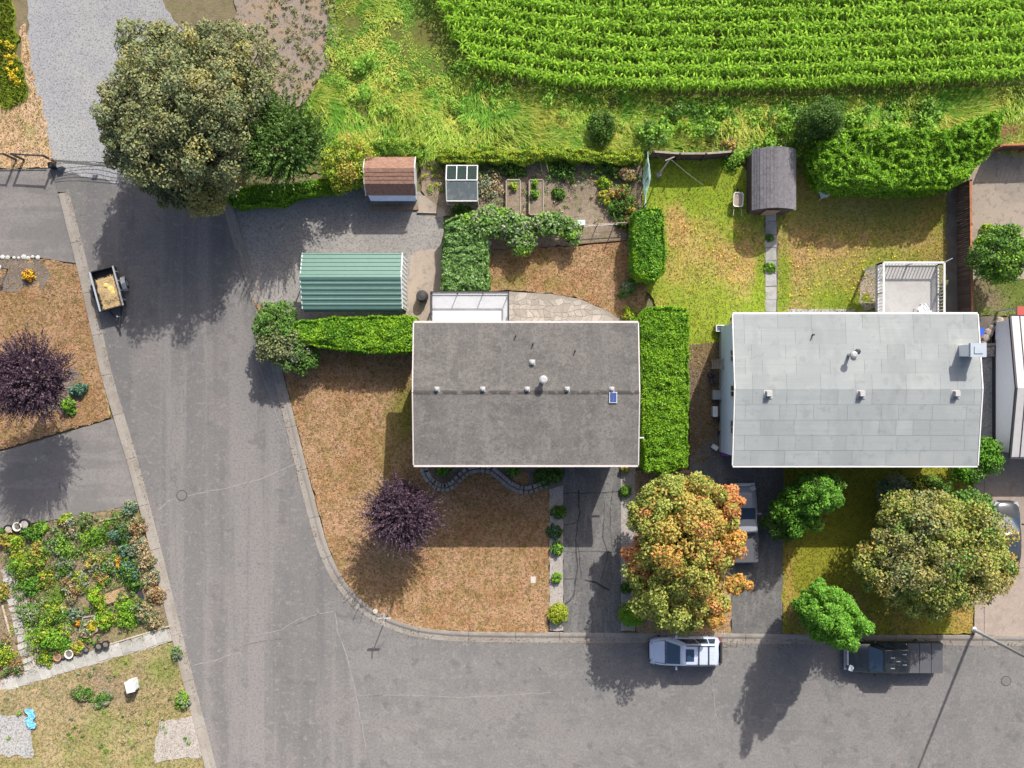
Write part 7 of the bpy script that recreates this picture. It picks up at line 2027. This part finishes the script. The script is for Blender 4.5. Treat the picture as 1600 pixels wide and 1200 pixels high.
def pickup(label, loc, rz, L_, W, m, front, cab, bed, roof_z, belt, cover, ribs=False, wr=.38):
    t = thing('pickup_truck', label, 'pickup', loc, rz)
    x0, x1 = -L_ / 2, L_ / 2
    hw = W / 2
    body_loft(t, [(bed[0] - .02, hw - .06, .45, belt - .02, .06, .005, .04), (bed[0] + .05, hw - .01, .42, belt, .06, .005, .04), (bed[1], hw, .40, belt, .06, .005, .04), (cab[1] - .1, hw, .38, belt, .1, .02), (cab[1] + .25, hw - .01, .38, belt - .01, .1, .03), (x1 - .75, hw - .03, .40, belt - .06, .1, .035), (x1 - .22, hw - .09, .44, belt - .15, .1, .03), (x1 - .03, hw - .22, .48, belt - .26, .1, .02), (x1, hw - .35, .5, belt - .34, .1, .01)], m)
    cabin(t, m, cab[0], cab[1], hw - .06, belt - .02, cab[0] + .12, cab[1] - .72, hw - .24, roof_z, front, .03)
    common(t, L_, W, belt - .18, belt, cab[1] - .35, m, (x0 + 1.15, x1 - .95), wr)
    b = MB(); b.bar((x1 + .02, -hw + .12, .56), (x1 + .02, hw - .12, .56), .16, .2); b.build('front_bumper', 'metal', t, local=True)
    b = MB(); b.bar((x0 - .0, -hw + .06, .56), (x0 - .0, hw - .06, .56), .16, .18); b.build('rear_bumper', 'metal', t, local=True)
    b = MB(); b.box((x1 - .02, 0, belt - .30), (.10, W * .52, .26)); b.build('grille', 'metal', t, local=True)
    n = cover
    for i in range(n):
        a_, c_ = bed[0] + (bed[1] - bed[0]) * i / n + .012, bed[0] + (bed[1] - bed[0]) * (i + 1) / n - .012
        b = MB(); b.box(((a_ + c_) / 2, 0, belt + .035), (c_ - a_, W - .06, .06), 0, 0, .985)
        for y in (-.55, 0, .55): b.box(((a_ + c_) / 2, y, belt + .067), (c_ - a_ - .1, .02, .012))
        b.build('bed_cover', 'tonneau', t, local=True)
    if ribs:
        for i, x in enumerate((cab[0] + .45, cab[0] + .85, cab[0] + 1.2)):
            for j in range(5):
                b = MB(); b.box((x, -.44 + j * .22, roof_z + .035), (.26, .05, .03)); b.build('roof_rib', MT['trim_black'] if (i + j) % 3 else MT['paint_grey'], t, local=True)
    return t
q = at(1398, 1027, .95)
pickup('dark pickup with grey folding bed cover parked at the kerb', (q.x, q.y, 0), R(180), 6.05, 1.98, 'paint_dark', ((.06, .42), (.47, .84)), (-.70, 1.72), (-3.0, -.74), 1.88, 1.12, 3, True, .41)
q = at(1163, 818, .9)
pickup('grey pickup with covered bed half hidden by the orange maple', (q.x, q.y, .09), R(91), 4.95, 1.74, 'paint_grey', ((.10, .80),), (-.55, 1.0), (-2.45, -.60), 1.60, 1.0, 1, False, .34)

# charcoal hatchback in the far right driveway, nose up the picture
q = at(1572, 834, .8)
t = thing('parked_car', 'charcoal hatchback beside the olive maple in the concrete driveway', 'car', (q.x, q.y, .08), R(89))
L_, W = 4.2, 1.78
body_loft(t, [(-2.1, .55, .42, .80), (-2.02, .74, .32, .94), (-1.8, .84, .28, .97), (-1.1, .89, .25, .96), (.0, .89, .25, .94), (.8, .88, .25, .92), (1.3, .86, .26, .88), (1.75, .80, .28, .80), (2.0, .68, .32, .70), (2.1, .52, .38, .60)], 'paint_black')
cabin(t, 'paint_black', -1.95, 1.05, .80, .92, -1.35, .10, .60, 1.46, ((.12, .30), (.33, .55), (.58, .86)))
common(t, L_, W, .66, .93, .66, 'paint_black', (-1.25, 1.28), .32)
b = MB(); b.box((-.42, 0, 1.505), (.72, .70, .012)); b.build('sunroof', 'car_glass', t, local=True)
b = MB(); b.box((2.06, 0, .48), (.10, .9, .18)); b.build('grille', 'trim_black', t, local=True)
b = MB(); b.box((-2.05, 0, .52), (.12, 1.4, .26)); b.build('rear_bumper', 'trim_black', t, local=True)

# panel gaps and wipers on the car at the kerb
suv = bpy.data.objects['parked_suv']
for s_ in (-1, 1):
    for x in (.82, -.18, -1.10):
        b = MB(); b.box((x, s_ * .912, .70), (.018, .03, .52)); b.build('door_gap', 'trim_black', suv, local=True)
    b = MB(); b.bar((1.28, s_ * .06, 1.015), (1.02, s_ * .62, 1.10), .02); b.build('wiper', 'trim_black', suv, local=True)
    b = MB(); b.bar((1.30, s_ * .76, .985), (2.0, s_ * .66, .865), .016, .02); b.build('bonnet_gap', 'trim_black', suv, local=True)
b = MB(); b.bar((1.31, -.74, 1.0), (1.31, .74, 1.0), .05, .03); b.build('cowl', 'trim_black', suv, local=True)
# open box trailer with hay and garden waste
q0, q1 = at(159, 420.5, 1.0), at(175.5, 482, 1.0)
c = (q0 + q1) / 2; d = q1 - q0
t = thing('box_trailer', 'black open box trailer loaded with hay beside the left kerb', 'trailer', (c.x, c.y, 0), math.atan2(d.y, d.x))
tl, tw = d.length, 1.56
b = MB(); b.box((0, 0, .52), (tl - .1, tw - .1, .06)); b.build('floor', 'trim_black', t, local=True)
for s in (-1, 1):
    b = MB(); b.box((0, s * (tw / 2 - .03), .78), (tl, .04, .56)); b.build('side_panel', 'black', t, local=True)
    b = MB(); b.box((s * (tl / 2 - .02), 0, .78), (.04, tw - .1, .56)); b.build('end_panel', 'black', t, local=True)
    b = MB(); b.bar((-tl / 2, s * (tw / 2 - .02), 1.09), (tl / 2, s * (tw / 2 - .02), 1.09), .10, .06); b.build('top_rail', 'metal' if s > 0 else plain('grey_rail', (.30, .33, .36), .5), t, local=True)
    b = MB(); b.bar((s * (tl / 2 - .02), -tw / 2 + .08, 1.09), (s * (tl / 2 - .02), tw / 2 - .08, 1.09), .07, .05); b.build('end_rail', 'black', t, local=True)
    for i in range(4):
        b = MB(); b.box((-tl / 2 + .35 + i * .62, s * (tw / 2 + .015), .78), (.06, .05, .54)); b.build('stake', 'metal', t, local=True)
    wheel(t, -.15, s * (tw / 2 + .22), .32, .2)
    b = MB(); pr = [(-.62, .42), (-.50, .66), (-.15, .74), (.22, .66), (.34, .42)]
    b.loft([[(x, s * (tw / 2 + .06), z) for x, z in pr] + [(x, s * (tw / 2 + .06), z - .03) for x, z in pr[::-1]], [(x, s * (tw / 2 + .36), z) for x, z in pr] + [(x, s * (tw / 2 + .36), z - .03) for x, z in pr[::-1]]])
    fix_normals(b.build('mudguard', 'metal' if s > 0 else 'black', t, local=True))
b = MB(); b.bar((tl / 2 - .1, -.45, .46), (tl / 2 + .95, 0, .46), .08); b.bar((tl / 2 - .1, .45, .46), (tl / 2 + .95, 0, .46), .08); b.build('drawbar', 'black', t, local=True)
b = MB(); b.box((tl / 2 + 1.1, 0, .48), (.34, .10, .10)); b.build('coupling', 'black', t, local=True)
b = MB(); b.tube([(tl / 2 + .55, .12, .02), (tl / 2 + .55, .12, .85)], .035, 8); b.box((tl / 2 + .55, .12, .88), (.12, .05, .04)); b.build('jockey_stand', 'metal', t, local=True)
c_t = t
g = np.random.default_rng(81)
hay = thing('hay_load', 'heap of pale hay and yellow garden waste in the black trailer', 'hay', (c.x, c.y, .55), math.atan2(d.y, d.x))
k = 2600; P = np.c_[g.uniform(-.75, 1.2, k), g.uniform(-.62, .62, k)]
hz = .12 + .22 * np.exp(-((P[:, 0] - .2) ** 2 / .6 + P[:, 1] ** 2 / .25)) + .05 * smooth_noise(P[:, 0], P[:, 1], 6, 82)
an = g.uniform(0, 6.28, k)
v, f = blades(np.c_[P, hz + g.uniform(0, .05, k)], np.stack([np.cos(an), np.sin(an)], 1), g.uniform(.08, .22, k), np.full(k, .03), g.uniform(-.03, .07, k))
MT['hay'] = mat('pale_hay', (.62, .50, .29), .9, [('island', 1, 0, 1, (.50, .36, .17), 1)], island=.2)
o = finish('hay', np_mesh('hay', v, f), 'hay', hay); o['kind'] = 'stuff'
n = 14; vs = [(-.75 + 1.95 * i / (n - 1), -.62 + 1.24 * j / 7, .06 + .20 * math.exp(-(((-.75 + 1.95 * i / (n - 1)) - .2) ** 2 / .6 + (-.62 + 1.24 * j / 7) ** 2 / .25)) + g.uniform(0, .06)) for j in range(8) for i in range(n)]
b = MB(); b.add(vs, [(j * n + i, j * n + i + 1, (j + 1) * n + i + 1, (j + 1) * n + i) for j in range(7) for i in range(n - 1)]); b.build('hay_base', 'hay', hay, local=True)
b = MB()
for x, y, s in ((.05, .18, .22), (-.25, -.05, .16), (.3, .25, .14)):
    b.lathe((x, y, .26), [(s, 0), (s * 1.1, .06), (s * .7, .12), (s * .2, .15)], 8)
b.build('flower_heap', 'lf_yellow_dull', hay, local=True)
